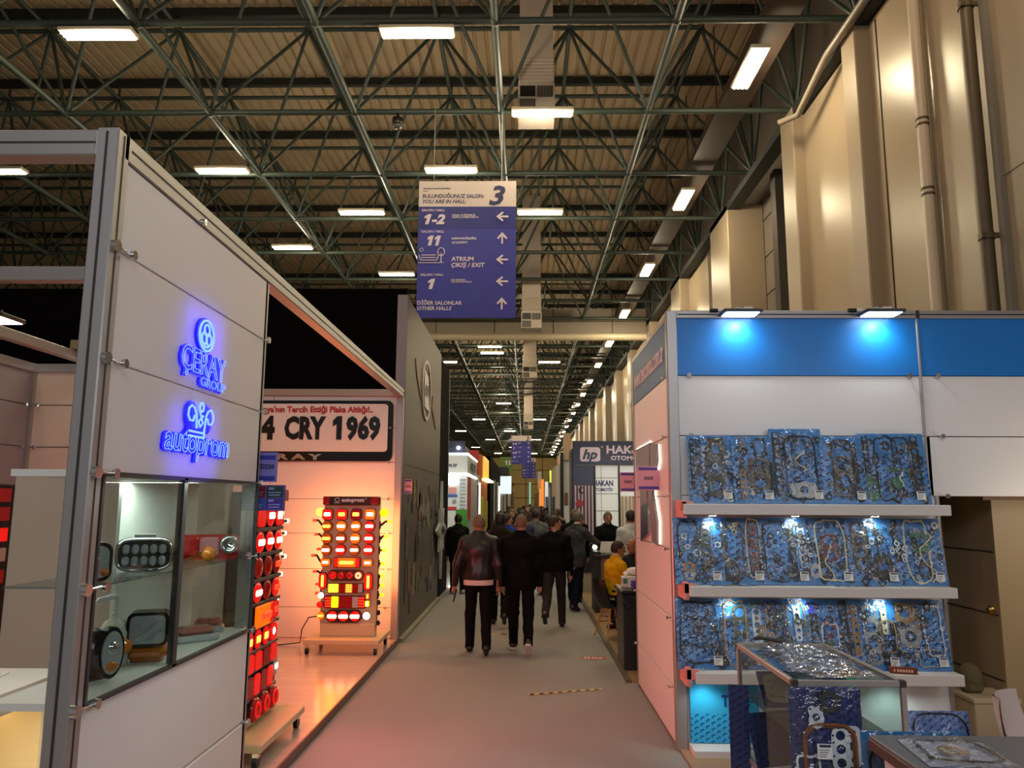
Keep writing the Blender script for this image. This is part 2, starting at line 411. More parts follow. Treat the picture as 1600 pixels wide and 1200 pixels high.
# fascia between the two roof halves
m = MB().box(-30, 5.3, 33.2, 33.45, 9.3, 10.45); m.mi = 1
for i in range(14): m.box(-30+i*2.6, -29.97+i*2.6, 33.18, 33.2, 9.3, 10.45)
m.box(-30, 5.3, 33.18, 33.2, 9.86, 9.88)
structure('beam_1', m, [mat('fascia', '8f8473', .6), SEAM], 'panelled bulkhead across the hall between two roof bays', 'bulkhead')
structure('beam_2', MB().tube((-30, 32.7, 9.05), (5.2, 32.7, 9.05), .16, n=10), mat('cream_duct', 'c9bb9f', .45), 'pale pipe duct crossing the hall under the bulkhead', 'duct')
# down pipes on the near wall
PIPEM = mat('dark_pipe', '54452f', .5); PIPEW = mat('pale_pipe', 'c4b29c', .4)
t = thing('down_pipe', 'dark brown down pipe with wall brackets on the near cladding', 'pipe', (5.3, 8.58, 0))
part(t, 'pipe', MB().tube((5.3, 8.58, 0), (5.3, 8.58, ZL), .075, n=12), PIPEM)
for z in (5.0, 7.9): part(t, 'bracket', MB().box(5.2, 5.5, 8.5, 8.53, z, z+.06).lathe([(.09, 0), (.09, .07)], Matrix.Translation((5.3, 8.58, z)), 12), PIPEM)
t = thing('rain_pipe', 'cream rain pipe with double clamps beside the lamp reflection', 'pipe', (5.42, 9.95, 0))
part(t, 'pipe', MB().tube((5.42, 9.95, 0), (5.42, 9.95, ZL-.2), .075, n=12), PIPEW)
for z in (6.1, 7.1): part(t, 'clamp', MB().lathe([(.085, 0), (.085, .03)], Matrix.Translation((5.42, 9.95, z)), 12).lathe([(.085, .08), (.085, .11)], Matrix.Translation((5.42, 9.95, z)), 12), PIPEM)
t = thing('sprinkler_pipe', 'sloping grey pipe below the roof truss beside the wall', 'pipe', (5.0, 12, 9.4))
part(t, 'pipe', MB().path([(5.15, 8.5, 9.6), (5.15, 12.3, 9.6), (5.1, 13.6, 9.2), (4.85, 13.9, 9.2)], .06, 8), mat('grey_pipe', '7a7163', .4))
# ---- cable tray with the wall-side lamp row
t = thing('cable_tray', 'wide brown cable tray hung along the wall side of the truss', 'cable tray', (4.25, 8, 10.0))
BROWN = mat('brown_steel', '3f3126', .55)
part(t, 'tray', MB().box(3.95, 4.5, 5, 140, 9.98, 10.02), BROWN)
part(t, 'side_rail', MB().box(3.93, 3.95, 5, 140, 9.98, 10.14), BROWN); part(t, 'side_rail', MB().box(4.5, 4.52, 5, 140, 9.98, 10.14), BROWN)
for j in range(46): part(t, 'hanger_rod', MB().tube((4.22, 7+3*j, 10.0), (4.22, 7+3*j, 12.6), .015, n=5), BROWN)
# ---- luminaires
LAMP = lamp_mat('hall_lamp', 'fff0c4', LAMP_E := 34)
LAMPH = mat('lamp_housing', 'b7ad97', .45)
def luminaire(name, label, group, L=1.15, wd=.26, tubes=3):
    t = thing(name, label, 'ceiling lamp', (0, 0, 0), group=group)
    part(t, 'housing', MB(True).rbox(-L/2-.04, L/2+.04, -wd/2-.02, wd/2+.02, .03, .1, .012), LAMPH)
    for k in range(tubes): part(t, 'tube', MB(True).tube((-L/2, (k-(tubes-1)/2)*wd/tubes, .03), (L/2, (k-(tubes-1)/2)*wd/tubes, .03), wd/tubes*.42, n=10), LAMP)
    part(t, 'hanger', MB(True).tube((-L*.35, 0, .1), (-L*.35, 0, .16), .012, n=6).tube((L*.35, 0, .1), (L*.35, 0, .16), .012, n=6), LAMPH)
    return t
def order(k): return ['first','second','third','fourth','fifth','sixth','seventh','eighth','ninth','tenth','eleventh','twelfth','thirteenth','fourteenth','fifteenth','sixteenth','seventeenth','eighteenth','nineteenth','twentieth','twenty-first','twenty-second','twenty-third'][k]
lum = None; LX = {-12.45: 'left edge', -7.12: 'far left', -4.4: 'left', -1.78: 'left of the duct', .35: 'below the duct'}
grid = []
for n_, (y, xs) in enumerate(((11.6, (-7.1, -1.8)), (14.26, (.32,)), (16.9, (-12.4, -7.12, -1.75)), (19.55, (-4.4, .37)), (22.4, (-7.12,)), (25.2, (-4.4,)))):
    for xx in xs: grid.append((xx, y))
for n_, y in enumerate((37.5, 39.2, 41.8, 60, 72, 84.3, 96, 110, 124)):
    for xx in ((-1.8,) if n_ < 1 else (-1.75, -7.15) if n_ % 2 else (-4.4, 1.3)): grid.append((xx, y))
for n_, (xx, y) in enumerate(grid):
    col_ = 'left' if xx < -3 else 'middle'
    lb = f'warm white tube lamp under the truss, {order(n_)} from the front' if n_ < 10 else f'small distant tube lamp {order(n_-10)} beyond the pale cross duct' if n_-10 < 23 else f'tiny tube lamp {order(n_-33)} near the far end wall'
    if lum is None: lum = luminaire('ceiling_lamp', lb, 'tube lamps under the truss'); lum.location = (xx, y, 9.58); ORG[lum.name] = (Vector((xx, y, 9.58)), 0)
    else: dup(lum, (xx, y, 9.58), 0, lb)
rl = None
for k in range(20):
    y = 12.75+6.03*k; lb = f'bright rectangular lamp below the wall-side cable tray, {order(k)} from the front'
    if rl is None: rl = luminaire('tray_lamp', lb, 'lamps below the cable tray', 1.25, .3, 4); rl.location = (3.98, y, 9.6); rl.rotation_euler = (0, 0, PI/2); ORG[rl.name] = (Vector((3.98, y, 9.6)), PI/2)
    else: dup(rl, (4.0+.02*k, y, 9.6), PI/2, lb)
# ---- vertical air ducts above the aisle
DUCT = mat('duct_sheet', 'b3a697', .45, metal=.15)
def duct(yc, zb, label, grille=True):
    t = thing('air_duct', label, 'air duct', (.2, yc, zb), group='air outlet boxes above the aisle')
    part(t, 'shaft', MB().box(-.14, .54, yc, yc+.7, zb+1.15, DECKZ), DUCT)
    m = MB()
    for i in range(7): m.rbox(-.16, .56, yc-.02, yc+.72, zb+.66+i*.075, zb+.72+i*.075, .015)
    part(t, 'bellows', m.box(-.14, .54, yc, yc+.7, zb+.6, zb+1.16), DUCT)
    part(t, 'outlet_box', MB().box(-.17, .57, yc-.03, yc+.73, zb, zb+.6), DUCT)
    m = MB()
    for i in range(10): m.box(-.13+i*.03, -.12+i*.03, yc-.05, yc-.03, zb+.04, zb+.26); m.box(.22+i*.03, .23+i*.03, yc-.05, yc-.03, zb+.32, zb+.54)
    part(t, 'grille', m, mat('grille_metal', '8f857a', .4))
    part(t, 'opening', MB().box(-.13, .18, yc-.04, yc-.03, zb+.32, zb+.55).box(.21, .53, yc-.036, yc-.03, zb+.31, zb+.55).box(-.14, .18, yc-.036, yc-.03, zb+.03, zb+.27), BLACK)
duct(14.45, 9.74, 'grey air duct with bellows and louvred outlet box nearest above the aisle')
duct(27.2, 8.2, 'second air outlet box above the aisle, before the pale cross duct')
duct(38.5, 8.2, 'third air outlet box above the aisle, beyond the pale cross duct')
duct(58, 7.4, 'small distant air outlet box above the far direction signs')
# smoke detector / camera under the truss
t = thing('dome_camera', 'small black dome camera under the green truss', 'camera', (-2.62, 14.62, 9.55))
part(t, 'body', MB().lathe([(.03, .3), (.03, .25), (.11, .2), (.12, .08), (.1, .05)], Matrix.Translation((-2.62, 14.62, 9.5)), 14), BLACK)
part(t, 'dome', MB().ell((-2.62, 14.62, 9.56), (.09, .09, .09)), mat('smoked_dome', '55504a', .2))
# ---- hanging direction signs
SIGNW = mat('sign_white', 'cbbcb4', .6); SIGNN = mat('sign_navy', '191f74', .6); SIGNB = mat('sign_blue', '2e3192', .6); SIGNT = mat('sign_lettering', 'd8c9d2', .6); SIGNK = mat('sign_navy_ink', '1d2152', .6)
def hall_sign(num, xl, y, zb, w, h, label, rows, strings=True, full=True):
    t = thing('direction_sign', label, 'sign', (xl+w/2, y, zb), group=None)
    part(t, 'panel', MB().box(xl, xl+w, y, y+.02, zb, zb+h), SIGNB)
    part(t, 'header', MB().box(xl, xl+w, y-.004, y, zb+h*.81, zb+h), SIGNW)
    part(t, 'first_band', MB().box(xl, xl+w, y-.003, y, zb+h*.65, zb+h*.81), SIGNN)
    R, U = (1, 0, 0), (0, 0, 1)
    P = lambda u, v: (xl+u*w, y-.004, zb+v*h)
    m = MB(); text(m, num, (xl+.72*w, y-.005, zb+h*.825), R, U, h*.135, w*.17, shear=.25, bold=.03); 
    if full:
        text(m, 'BULUNDUĞUNUZ SALON:', P(.04, .875), R, U, h*.027, w*.63, bold=.022); text(m, 'YOU ARE IN HALL:', P(.04, .835), R, U, h*.027, w*.45, shear=.25, bold=.022); text(m, 'automechanika', P(.045, .94), R, U, h*.013, w*.28, bold=.02); text(m, 'Istanbul', P(.045, .922), R, U, h*.008)
    part(t, 'header_lettering', m, SIGNK)
    m = MB()
    for k, (hall, big, a, b_, up, sz) in enumerate(rows):
        zt = .775-k*.158
        if full and hall: text(m, hall, P(.035, zt), R, U, h*.016, w*.235, bold=.02)
        if big: text(m, big, P(.06+(.035 if len(big) == 2 else .05 if len(big) < 2 else 0), zt-.092), R, U, h*.066, w*(.215 if len(big) > 2 else .14 if len(big) == 2 else .075), shear=.25, bold=.045)
        if a: text(m, a, P(.345 if hall or k == 2 else .01, zt-.035-(.0 if sz < .02 else .015)), R, U, h*sz, None, bold=.022)
        if b_: text(m, b_, P(.345 if hall or k == 2 else .01, zt-.035-sz*1.3-(.0 if sz < .02 else .02)), R, U, h*sz*(.85 if k == 1 else 1), None, shear=.2 if k != 1 else 0, bold=.02)
    part(t, 'lettering', m, SIGNT)
    for k, r_ in enumerate(rows): part(t, 'arrow', _arrow(xl+.86*w, y-.006, zb+h*(.735-k*.158), w*.062, r_[4]), SIGNT)
    if full:
        m = MB(); cx, cz = xl+.14*w, zb+h*.415       # atrium pictogram: bench with a tree and the sun
        for dz in (0, .03, .06): m.tube((cx-.1*w, y-.006, cz+dz*h*.6), (cx+.05*w, y-.006, cz+dz*h*.6), .006*w, n=5)
        m.tube((cx-.13*w, y-.006, cz-.02*h), (cx+.13*w, y-.006, cz-.02*h), .005*w, n=5); m.tube((cx+.1*w, y-.006, cz-.02*h), (cx+.1*w, y-.006, cz+.05*h), .006*w, n=5)
        m.path([(cx+.1*w+.035*w*math.cos(q), y-.006, cz+.06*h+.03*h*math.sin(q)) for q in [2*PI*i/12 for i in range(12)]], .005*w, 5, closed=True)
        m.path([(cx-.1*w+.018*w*math.cos(q), y-.006, cz+.075*h+.012*h*math.sin(q)) for q in [2*PI*i/10 for i in range(10)]], .004*w, 5, closed=True)
        m.path([(cx-.1*w, y-.006, cz-.005*h), (cx-.12*w, y-.006, cz+.02*h), (cx-.12*w, y-.006, cz+.035*h)], .005*w, 5); m.path([(cx+.05*w, y-.006, cz-.005*h), (cx+.07*w, y-.006, cz+.02*h), (cx+.07*w, y-.006, cz+.035*h)], .005*w, 5)
        part(t, 'pictogram', m, SIGNT)
    for u in (.15, .85): part(t, 'hanging_wire', MB().tube((xl+u*w, y+.01, zb+h), (xl+u*w, y+.01, ZL), .006, n=5), mat('steel_wire', 'a39a8e', .4))
    return t
def _arrow(cx, y, cz, s, up):
    T = Matrix.Translation((cx, y, cz)) @ Matrix.Rotation(-PI/2 if up else PI, 4, 'Y'); m = MB(); w = .15*s
    m.prism([(-s, -w), (.8*s, -w), (.8*s, w), (-s, w)], .004, T)
    m.prism([(s, 0), (.0*s, .85*s), (-.22*s, .63*s), (.5*s, 0)], .006, T); m.prism([(s, 0), (.5*s, 0), (-.22*s, -.63*s), (.0*s, -.85*s)], .006, T)
    return m
p0 = at(650, 497, 'Y', 14.58); p1 = at(803, 284, 'Y', 14.58)
hall_sign('3', -2.14, 14.55, p0.z, 1.94, p1.z-p0.z, 'large hanging hall sign with a big number 3 and white arrows', [
    ('SALON / HALL', '1-2', 'PARÇA VE SİSTEMLER', 'PARTS & COMPONENTS', False, .012), ('SALON / HALL', '11', 'automechanika', 'ACADEMY', True, .02),
    ('', '', 'ATRIUM', 'ÇIKIŞ / EXIT', False, .03), ('SALON / HALL', '1', 'OSS (DERNEK)', 'OSS (ASSOCIATION)', False, .011), ('', '', 'DİĞER SALONLAR', 'OTHER HALLS', True, .026)])
far_rows = [('x', '1-2', 'PARÇA VE', 'PARTS', True, .018), ('x', '7', 'ACADEMY', '', True, .018), ('x', '4-3', 'TAMİR', 'REPAIR', False, .018), ('x', '11', 'ATRIUM', 'EXIT', False, .018), ('', '', 'DİĞER SALONLAR', '', False, .02)]
hall_sign('2', -1.38, 74, 5.5, 1.94, 2.75, 'small distant hall sign with a number 2, nearer of the two', far_rows, full=False)
hall_sign('3', -.52, 110, 5.2, 1.94, 2.9, 'smallest hall sign farthest down the aisle, half behind the other', far_rows, full=False)
t = thing('green_banner', 'green hanging banner far down the aisle left of the small signs', 'banner', (-3.0, 90, 5.5))
part(t, 'panel', MB().box(-3.0, -1.4, 90, 90.03, 5.4, 7.1), mat('banner_green', '4c6a1e', .6))
m = MB(); text(m, '12', (-2.4, 89.98, 6.2), (1,0,0), (0,0,1), .45, bold=.03); text(m, '1', (-2.2, 89.98, 5.6), (1,0,0), (0,0,1), .35, bold=.03); text(m, 'E', (-1.6, 89.98, 6.4), (1,0,0), (0,0,1), .3)
part(t, 'lettering', m, SIGNT)
part(t, 'hanging_wire', MB().tube((-2.8, 90, 7.1), (-2.8, 90, ZL), .01, n=5).tube((-1.6, 90, 7.1), (-1.6, 90, ZL), .01, n=5), GREEND)
# ---- marks on the carpet
m = MB(); a, b = at(825, 1086, 'Z', 0), at(940, 1077, 'Z', 0); d = (b-a); n_ = Vector((-d.y, d.x, 0)).normalized()*.03
m.add([a-n_, b-n_, b+n_, a+n_], [(0,1,2,3)]); m.mi = 1
for k in range(8):
    u, v = a+d*(k/8+.005), a+d*(k/8+.065); s_ = d*.04
    m.add([u-n_*1.0, v-n_*1.0, v+n_+s_, u+n_+s_], [(0,1,2,3)])
m.v = [(x, y, .004+(.001 if i >= 4 else 0)) for i, (x, y, z) in enumerate(m.v)]
solo('hazard_tape', m, [mat('tape_yellow', 'd9a914', .5), BLACK], 'yellow and black striped tape stuck on the carpet', 'tape')
m = MB(); a = at(910, 1029, 'Z', 0); m.box(a.x, a.x+.3, a.y-.04, a.y+.1, .002, .004); m.mi = 1
for k in range(2): m.box(a.x+.03+k*.045, a.x+.055+k*.045, a.y-.02, a.y+.08, .004, .005)
m.box(a.x+.13, a.x+.26, a.y-.02, a.y+.01, .004, .005); m.box(a.x+.13, a.x+.15, a.y, a.y+.08, .004, .005); m.box(a.x+.17, a.x+.19, a.y+.02, a.y+.07, .004, .005); m.box(a.x+.22, a.x+.25, a.y+.02, a.y+.07, .004, .005)
solo('floor_sticker', m, [mat('sticker_red', 'c23a3a', .5), mat('sticker_white', 'e8d0cc', .5)], 'small red and white sticker on the carpet', 'sticker')
m = MB(); a = at(762, 991, 'Z', 0); m.box(a.x, a.x+.42, a.y-.03, a.y+.03, .002, .004); m.mi = 1; m.box(a.x+.2, a.x+.3, a.y-.031, a.y+.031, .004, .005)
solo('hazard_tape', m, [mat('tape_yellow', 'd9a914', .5), BLACK], 'short far piece of striped tape between the walking men', 'tape')

# ================================================================== STAND ON THE LEFT (vehicle lamps)
XL, PLZ = -1.79, .08
RX, UZ, RY = (1, 0, 0), (0, 0, 1), (0, 1, 0)
def knob(mb, p, d, r=.022):
    """panel connector: pin with a round head, pointing along d"""
    p, d = Vector(p), Vector(d)
    mb.tube(p, p+d*.035, .008, n=6); mb.tube(p+d*.03, p+d*.045, r, n=10)
def knobp(t, p, d, r=.022):
    m = MB(); knob(m, p, d, r); return part(t, 'connector', m, CHROME)
# raised laminate floor
def laminate():
    N = Nodes('pale_laminate'); c = N.coord((1, 6, 1)); n1 = N.noise(3, 4, c)
    b = N.n('ShaderNodeTexBrick'); b.inputs['Scale'].default_value = 1.0; b.inputs['Brick Width'].default_value = 1.2; b.inputs['Row Height'].default_value = .2; b.inputs['Mortar Size'].default_value = .003
    b.inputs['Color1'].default_value = srgb('cbb9ad'); b.inputs['Color2'].default_value = srgb('c2b0a3'); b.inputs['Mortar'].default_value = srgb('9c8b80'); N.l(N.coord(), b.inputs['Vector'])
    N.l(N.mix(N.mathn('MULTIPLY', n1, .25), b.outputs['Color'], srgb('b19e90')), N.b.inputs['Base Color']); N.b.inputs['Roughness'].default_value = .16; return N.m
t = thing('stand_platform', 'raised pale laminate platform of the lamp stand', 'platform', (-4.5, 7, 0), kind='structure')
part(t, 'deck', MB().box(-8, XL-.01, 2.2, 11.3, 0, PLZ), laminate())
part(t, 'edge_trim', MB().box(XL-.012, XL+.004, 2.2, 11.3, .0, PLZ+.004), mat('edge_trim', '6b5a50', .4, metal=.4))
# -- display wall beside the aisle with glass case
t = thing('display_wall', 'white panelled display wall with a glass case at the near left corner', 'display wall', (XL, 4.1, 0))
m = MB(); m.rbox(XL-.1, XL, 3.14, 3.24, 0, 3.62, .006); o = part(t, 'corner_post', m, ALU)
part(o, 'groove', MB().box(XL-.056, XL-.046, 3.137, 3.141, .3, 3.6).box(XL-.001, XL+.002, 3.185, 3.195, .3, 3.6), SEAM)
part(t, 'end_post', MB().rbox(XL-.1, XL-.01, 5.13, 5.2, 0, 3.5, .006), ALU)
o = part(t, 'top_rail', MB().rbox(XL-.1, XL, 3.2, 11.2, 3.5, 3.62, .006), ALU)
part(o, 'groove', MB().box(XL-.001, XL+.002, 3.26, 11.2, 3.555, 3.565), SEAM)
part(t, 'far_post', MB().rbox(XL-.1, XL, 11.12, 11.22, 0, 3.62, .006), ALU)
zs = [3.5, 3.085, 2.59, 2.11]
for a, b in zip(zs[1:], zs[:-1]): part(t, 'panel', MB().rbox(XL-.035, XL-.01, 3.25, 5.17, a+.004, b-.004, .003), WHITE)
for a, b in ((.6, 1.16), (.04, .592)): part(t, 'panel', MB().rbox(XL-.035, XL-.01, 3.25, 5.17, a+.004, b-.004, .003), WHITE)
m = MB()
for z in (3.085, 2.59, 2.11, 1.635, 1.165, .596):
    knobp(t, (XL-.012, 3.3, z), (1, 0, 0)); knobp(t, (XL-.012, 5.14, z), (1, 0, 0)); m.tube((XL+.0, 3.17, z), (XL+.025, 3.17, z), .028, n=10); m.tube((XL+.012, 3.17, z), (XL+.012, 3.3, z), .006, n=6)
m.tube((XL, 4.05, 3.52), (XL+.014, 4.05, 3.52), .02, n=8)
part(t, 'connector_arms', m, CHROME)
gc = part(t, 'glass_case', MB().box(XL-.4, XL-.02, 3.25, 5.17, 1.145, 1.175).box(XL-.4, XL-.02, 3.25, 5.17, 2.095, 2.125), mat('case_board', 'd9d8d0', .4))
part(gc, 'frame', MB().box(XL-.03, XL+.004, 3.245, 3.262, 1.16, 2.11).box(XL-.03, XL+.004, 4.03, 4.07, 1.16, 2.11).box(XL-.03, XL+.004, 5.145, 5.17, 1.16, 2.11).box(XL-.03, XL+.004, 3.25, 5.17, 1.155, 1.172).box(XL-.03, XL+.004, 3.25, 5.17, 2.1, 2.118), mat('case_frame', '4a4a49', .4, metal=.5))
part(gc, 'back_panel', MB().box(XL-.42, XL-.4, 4.18, 5.17, 1.16, 2.11), mat('case_back', 'dfe2d8', .35))
part(gc, 'glass_pane', MB().box(XL-.008, XL-.003, 3.26, 4.03, 1.17, 2.1), glass('clear_glass'))
part(gc, 'glass_pane', MB().box(XL-.008, XL-.003, 4.07, 5.15, 1.17, 2.1), glass('clear_glass'))
part(gc, 'glass_shelf', MB().box(XL-.39, XL-.03, 3.26, 5.15, 1.628, 1.636), mat('shelf_glass_edge', '50605a', .1, alpha=.55))
area('case_light', (XL-.2, 4.2, 2.09), (1.7, .12), 14.0, (.95, 1, .92), (0, 0, -1))
# neon signs: outlined letters standing proud of the white wall
NEON = lamp_mat('neon_blue', '7aaaff', 1.25); NEONB = mat('neon_backing', '0a0890', .3, emit=.75, ec='1808ff')
def neon(name, label, build):
    t = thing(name, label, 'neon sign', (XL, 4.15, 2.6)); m, bk = MB(), MB(); build(m, bk)
    part(t, 'neon_tubes', m, NEON); part(t, 'backing', bk, NEONB); return t
def ring(cy, cz, ry, rz, n=24, a0=0, a1=2*PI): return [(XL+.014, cy+ry*math.cos(a0+(a1-a0)*k/n), cz+rz*math.sin(a0+(a1-a0)*k/n)) for k in range(n+1)]
P = lambda x, y: at(x, y, 'X', XL+.02)
def n1(m, bk):
    a, b = P(285, 572), P(353, 598); h = .125
    text(m, 'ÇERAY', (XL+.004, a.y, a.z), RY, UZ, h, b.y-a.y, d=.012, outline=.009, bold=.01); text(bk, 'ÇERAY', (XL-.009, a.y, a.z), RY, UZ, h, b.y-a.y, d=.012, bold=.045)
    g = P(315, 593); text(m, 'GROUP', (XL+.004, g.y, g.z-.03), RY, UZ, .05, P(354, 600).y-g.y, d=.012, outline=.014); text(bk, 'GROUP', (XL-.009, g.y, g.z-.03), RY, UZ, .05, P(354, 600).y-g.y, d=.012, bold=.06)
    c = P(325, 525); m.path(ring(c.y, c.z, .095, .085)[:-1], .007, 6, closed=True); m.path(ring(c.y, c.z+.03, .035, .033)[:-1], .006, 6, closed=True)
    m.path(ring(c.y-.03, c.z-.018, .034, .032)[:-1], .006, 6, closed=True); m.path(ring(c.y+.03, c.z-.018, .034, .032)[:-1], .006, 6, closed=True); m.path(ring(c.y, c.z-.02, .05, .045, 10, PI*1.25, PI*1.75), .006, 6)
    bk.prism([(y-c.y, z-c.z) for _, y, z in ring(c.y, c.z, .115, .1)[:-1]], .012, Matrix.Translation((XL-.005, c.y, c.z)) @ Matrix.Rotation(PI/2, 4, 'Z'))
neon('neon_sign', 'blue neon company sign with round emblem, upper of two on the white wall', n1)
def n2(m, bk):
    a, b = P(258, 697), P(358, 715); w = b.y-a.y; z0 = a.z-.01
    text(m, 'autoprom', (XL+.004, a.y, z0), RY, UZ, .125, w, d=.012, outline=.01, bold=.01, shear=.12); text(bk, 'autoprom', (XL-.009, a.y, z0), RY, UZ, .125, w, d=.012, bold=.05, shear=.12)
    c = P(316, 655); s = .11
    S_ = .62
    for sg in (-1, 1):   # two opposed loops standing on two bars, with a small tied bow between them
        m.path([(XL+.014, c.y+sg*q*1.25, c.z+r*S_) for q, r in ((.04, -.09), (.05, .03), (.07, .085), (.1, .1), (.125, .07), (.13, .01), (.11, -.03), (.08, -.03), (.066, .02))], .006, 6)
        bk.ell((XL, c.y+sg*.1, c.z+.01), (.006, .085, .085), 16, 8)
    m.path(ring(c.y, c.z+.065, .025, .025)[:-1], .006, 6, closed=True); m.path([(XL+.014, c.y-.02, c.z+.04), (XL+.014, c.y+.025, c.z-.02), (XL+.014, c.y-.005, c.z-.045), (XL+.014, c.y-.03, c.z-.015), (XL+.014, c.y+.025, c.z+.02)], .006, 6)
    for dz in (-.075, -.1): m.tube((XL+.014, c.y-.14, c.z+dz), (XL+.014, c.y+.05, c.z+dz), .006, n=6)
    m.tube((XL+.014, c.y+.05, c.z-.05), (XL+.014, c.y+.05, c.z-.1), .006, n=6)
    bk.box(XL-.005, XL+.007, c.y-.16, c.y+.08, c.z-.12, c.z-.05)
neon('neon_sign', 'blue neon lettering with a looped crest, lower of two on the white wall', n2)
area('neon_glow', (XL+.06, 4.2, 2.86), (.5, .4), .8, (.08, .05, 1), (-1, 0, 0)); area('neon_glow', (XL+.06, 4.15, 2.3), (.6, .4), .8, (.08, .05, 1), (-1, 0, 0))
# stand number and sector plates behind the wall end
t = thing('number_plate', 'lilac stand number plate reading D220 at the end of the white wall', 'sign', (-1.9, 5.3, 2.2))
y = 5.28; a, b = at(398, 753, 'Y', y), at(434, 707, 'Y', y)
part(t, 'plate', MB().box(a.x-.06, b.x, y, y+.012, a.z, b.z), mat('lilac_plate', '7d78c2', .5))
part(t, 'bands', MB().box(a.x-.06, b.x-.012, y-.002, y, b.z-.05, b.z-.02).box(a.x-.06, b.x-.012, y-.002, y, a.z+.01, a.z+.04), mat('lilac_band', '2f2f9c', .5))
m = MB(); text(m, 'D220', (a.x+.035, y-.001, (a.z+b.z)/2-.01), RX, UZ, .03, bold=.02, align='L'); part(t, 'number', m, SIGNK)
t = thing('sector_plate', 'plate of four coloured squares below the stand number', 'sign', (-1.9, 5.3, 1.9))
a, b = at(398, 798, 'Y', y), at(446, 758, 'Y', y); w = b.x-a.x+.06; x0 = a.x-.06; h = b.z-a.z
part(t, 'plate', MB().box(x0, b.x, y, y+.012, a.z, b.z), mat('plate_lilac2', '5b4a90', .5))
part(t, 'square', MB().box(x0+.01, x0+w*.48, y-.002, y, a.z+h*.52, b.z-.008), mat('sq_red', '7a1420', .5)); part(t, 'square', MB().box(x0+w*.52, b.x-.012, y-.002, y, a.z+h*.52, b.z-.008), mat('sq_green', '12382f', .5))
part(t, 'square', MB().box(x0+.01, x0+w*.48, y-.002, y, a.z+.012, a.z+h*.48), mat('sq_blue', '2352a8', .5)); part(t, 'square', MB().box(x0+w*.52, b.x-.012, y-.002, y, a.z+.012, a.z+h*.48), mat('sq_violet', '3a1886', .5))
m = MB()
for u, v in ((.1, .55), (.57, .55), (.1, .08), (.57, .08)):
    m.box(x0+w*u, x0+w*(u+.14), y-.003, y-.002, a.z+h*(v+.27), a.z+h*(v+.36)); m.box(x0+w*u, x0+w*(u+.32), y-.003, y-.002, a.z+h*(v+.14), a.z+h*(v+.18)); m.box(x0+w*u, x0+w*(u+.3), y-.003, y-.002, a.z+h*(v+.04), a.z+h*(v+.08))
part(t, 'lettering', m, mat('plate_ink', '8f8fd0', .5))
# -- overhead beams and partitions on the far left
t = thing('overhead_beam', 'aluminium beam leaving the corner post towards the left edge, nearest', 'beam', (-3, 3.2, 3.5))
part(t, 'profile', MB().rbox(-6, XL-.1, 3.14, 3.24, 3.49, 3.61, .006), ALU); part(t, 'groove', MB().box(-6, XL-.1, 3.137, 3.14, 3.545, 3.553), SEAM)
t = thing('overhead_beam', 'second aluminium beam crossing above the stand behind the nearest one', 'beam', (-3, 5.2, 3.5))
part(t, 'profile', MB().rbox(-7, XL-.1, 5.1, 5.2, 3.5, 3.6, .006), ALU)
t = thing('overhead_beam', 'reddish lit sloping beam below the black wall at the left edge', 'beam', (-4.9, 7.5, 3.5))
part(t, 'profile', MB().rbox(-5.0, -4.9, 5.2, 9.0, 3.5, 3.6, .006), ALU); part(t, 'clamp', MB().cbox((-4.88, 8.2, 3.66), (.14, .2, .1)), mat('tan_clamp', '8a7a5a', .5))
part(t, 'cross_profile', MB().rbox(-8, -5, 7.0, 7.1, 3.5, 3.6, .006), ALU)
def floodlight(name, label, loc, aimv, sz=.2):
    t = thing(name, label, 'floodlight', loc); x, y, z = loc
    part(t, 'head', MB().rbox(x-sz/2, x+sz/2, y-sz*.42, y+sz*.42, z, z+.035, .01), BLACK)
    part(t, 'glowing_face', MB().box(x-sz*.44, x+sz*.44, y-sz*.36, y+sz*.36, z-.004, z), LEDW)
    part(t, 'bracket', MB().tube((x, y, z+.03), (x, y+.1, z+.1), .01, n=6), BLACK)
    return t
floodlight('floodlight', 'white floodlight cut by the left edge of the picture', (-4.0, 5.55, 3.32), None, .34)
floodlight('floodlight', 'small white floodlight on the reddish beam beside the corner post', (-4.66, 8.35, 3.52), None, .2)
t = thing('back_room', 'grey and beige panelled cabin standing behind the corner post', 'partition', (-6, 9, 0))
part(t, 'side_panel', MB().box(-6.0, -5.9, 5, 9.0, 2.16, 3.57).box(-6.05, -5.95, 5, 9.0, PLZ, 2.16), GREYP); part(t, 'front_panel', MB().box(-5.9, -3.6, 9.0, 9.06, PLZ, 3.57), mat('beige_panel', 'd3c5b2', .5))
part(t, 'rail', MB().box(-5.92, -5.86, 8.94, 9.0, PLZ, 3.6).box(-5.9, -3.6, 8.97, 9.0, 3.5, 3.6).box(-5.9, -5.87, 5, 9, 3.5, 3.6), ALU)
m = MB()
for z in (3.1, 2.6): m.box(-5.9, -3.6, 8.995, 9.0, z, z+.008); m.box(-5.9, -5.895, 5, 9, z, z+.008)
part(t, 'seams', m, SEAM)
m = MB()
for z in (3.1, 2.6): knobp(t, (-5.8, 9.0, z), (0, -1, 0)); knobp(t, (-5.9, 8.85, z), (1, 0, 0))
solo('partition_board', MB().rbox(-4.0, -2.3, 6.0, 6.06, PLZ, 2.2, .004), mat('beige_board', 'b8a897', .5), 'plain beige board standing behind the corner post', 'partition')
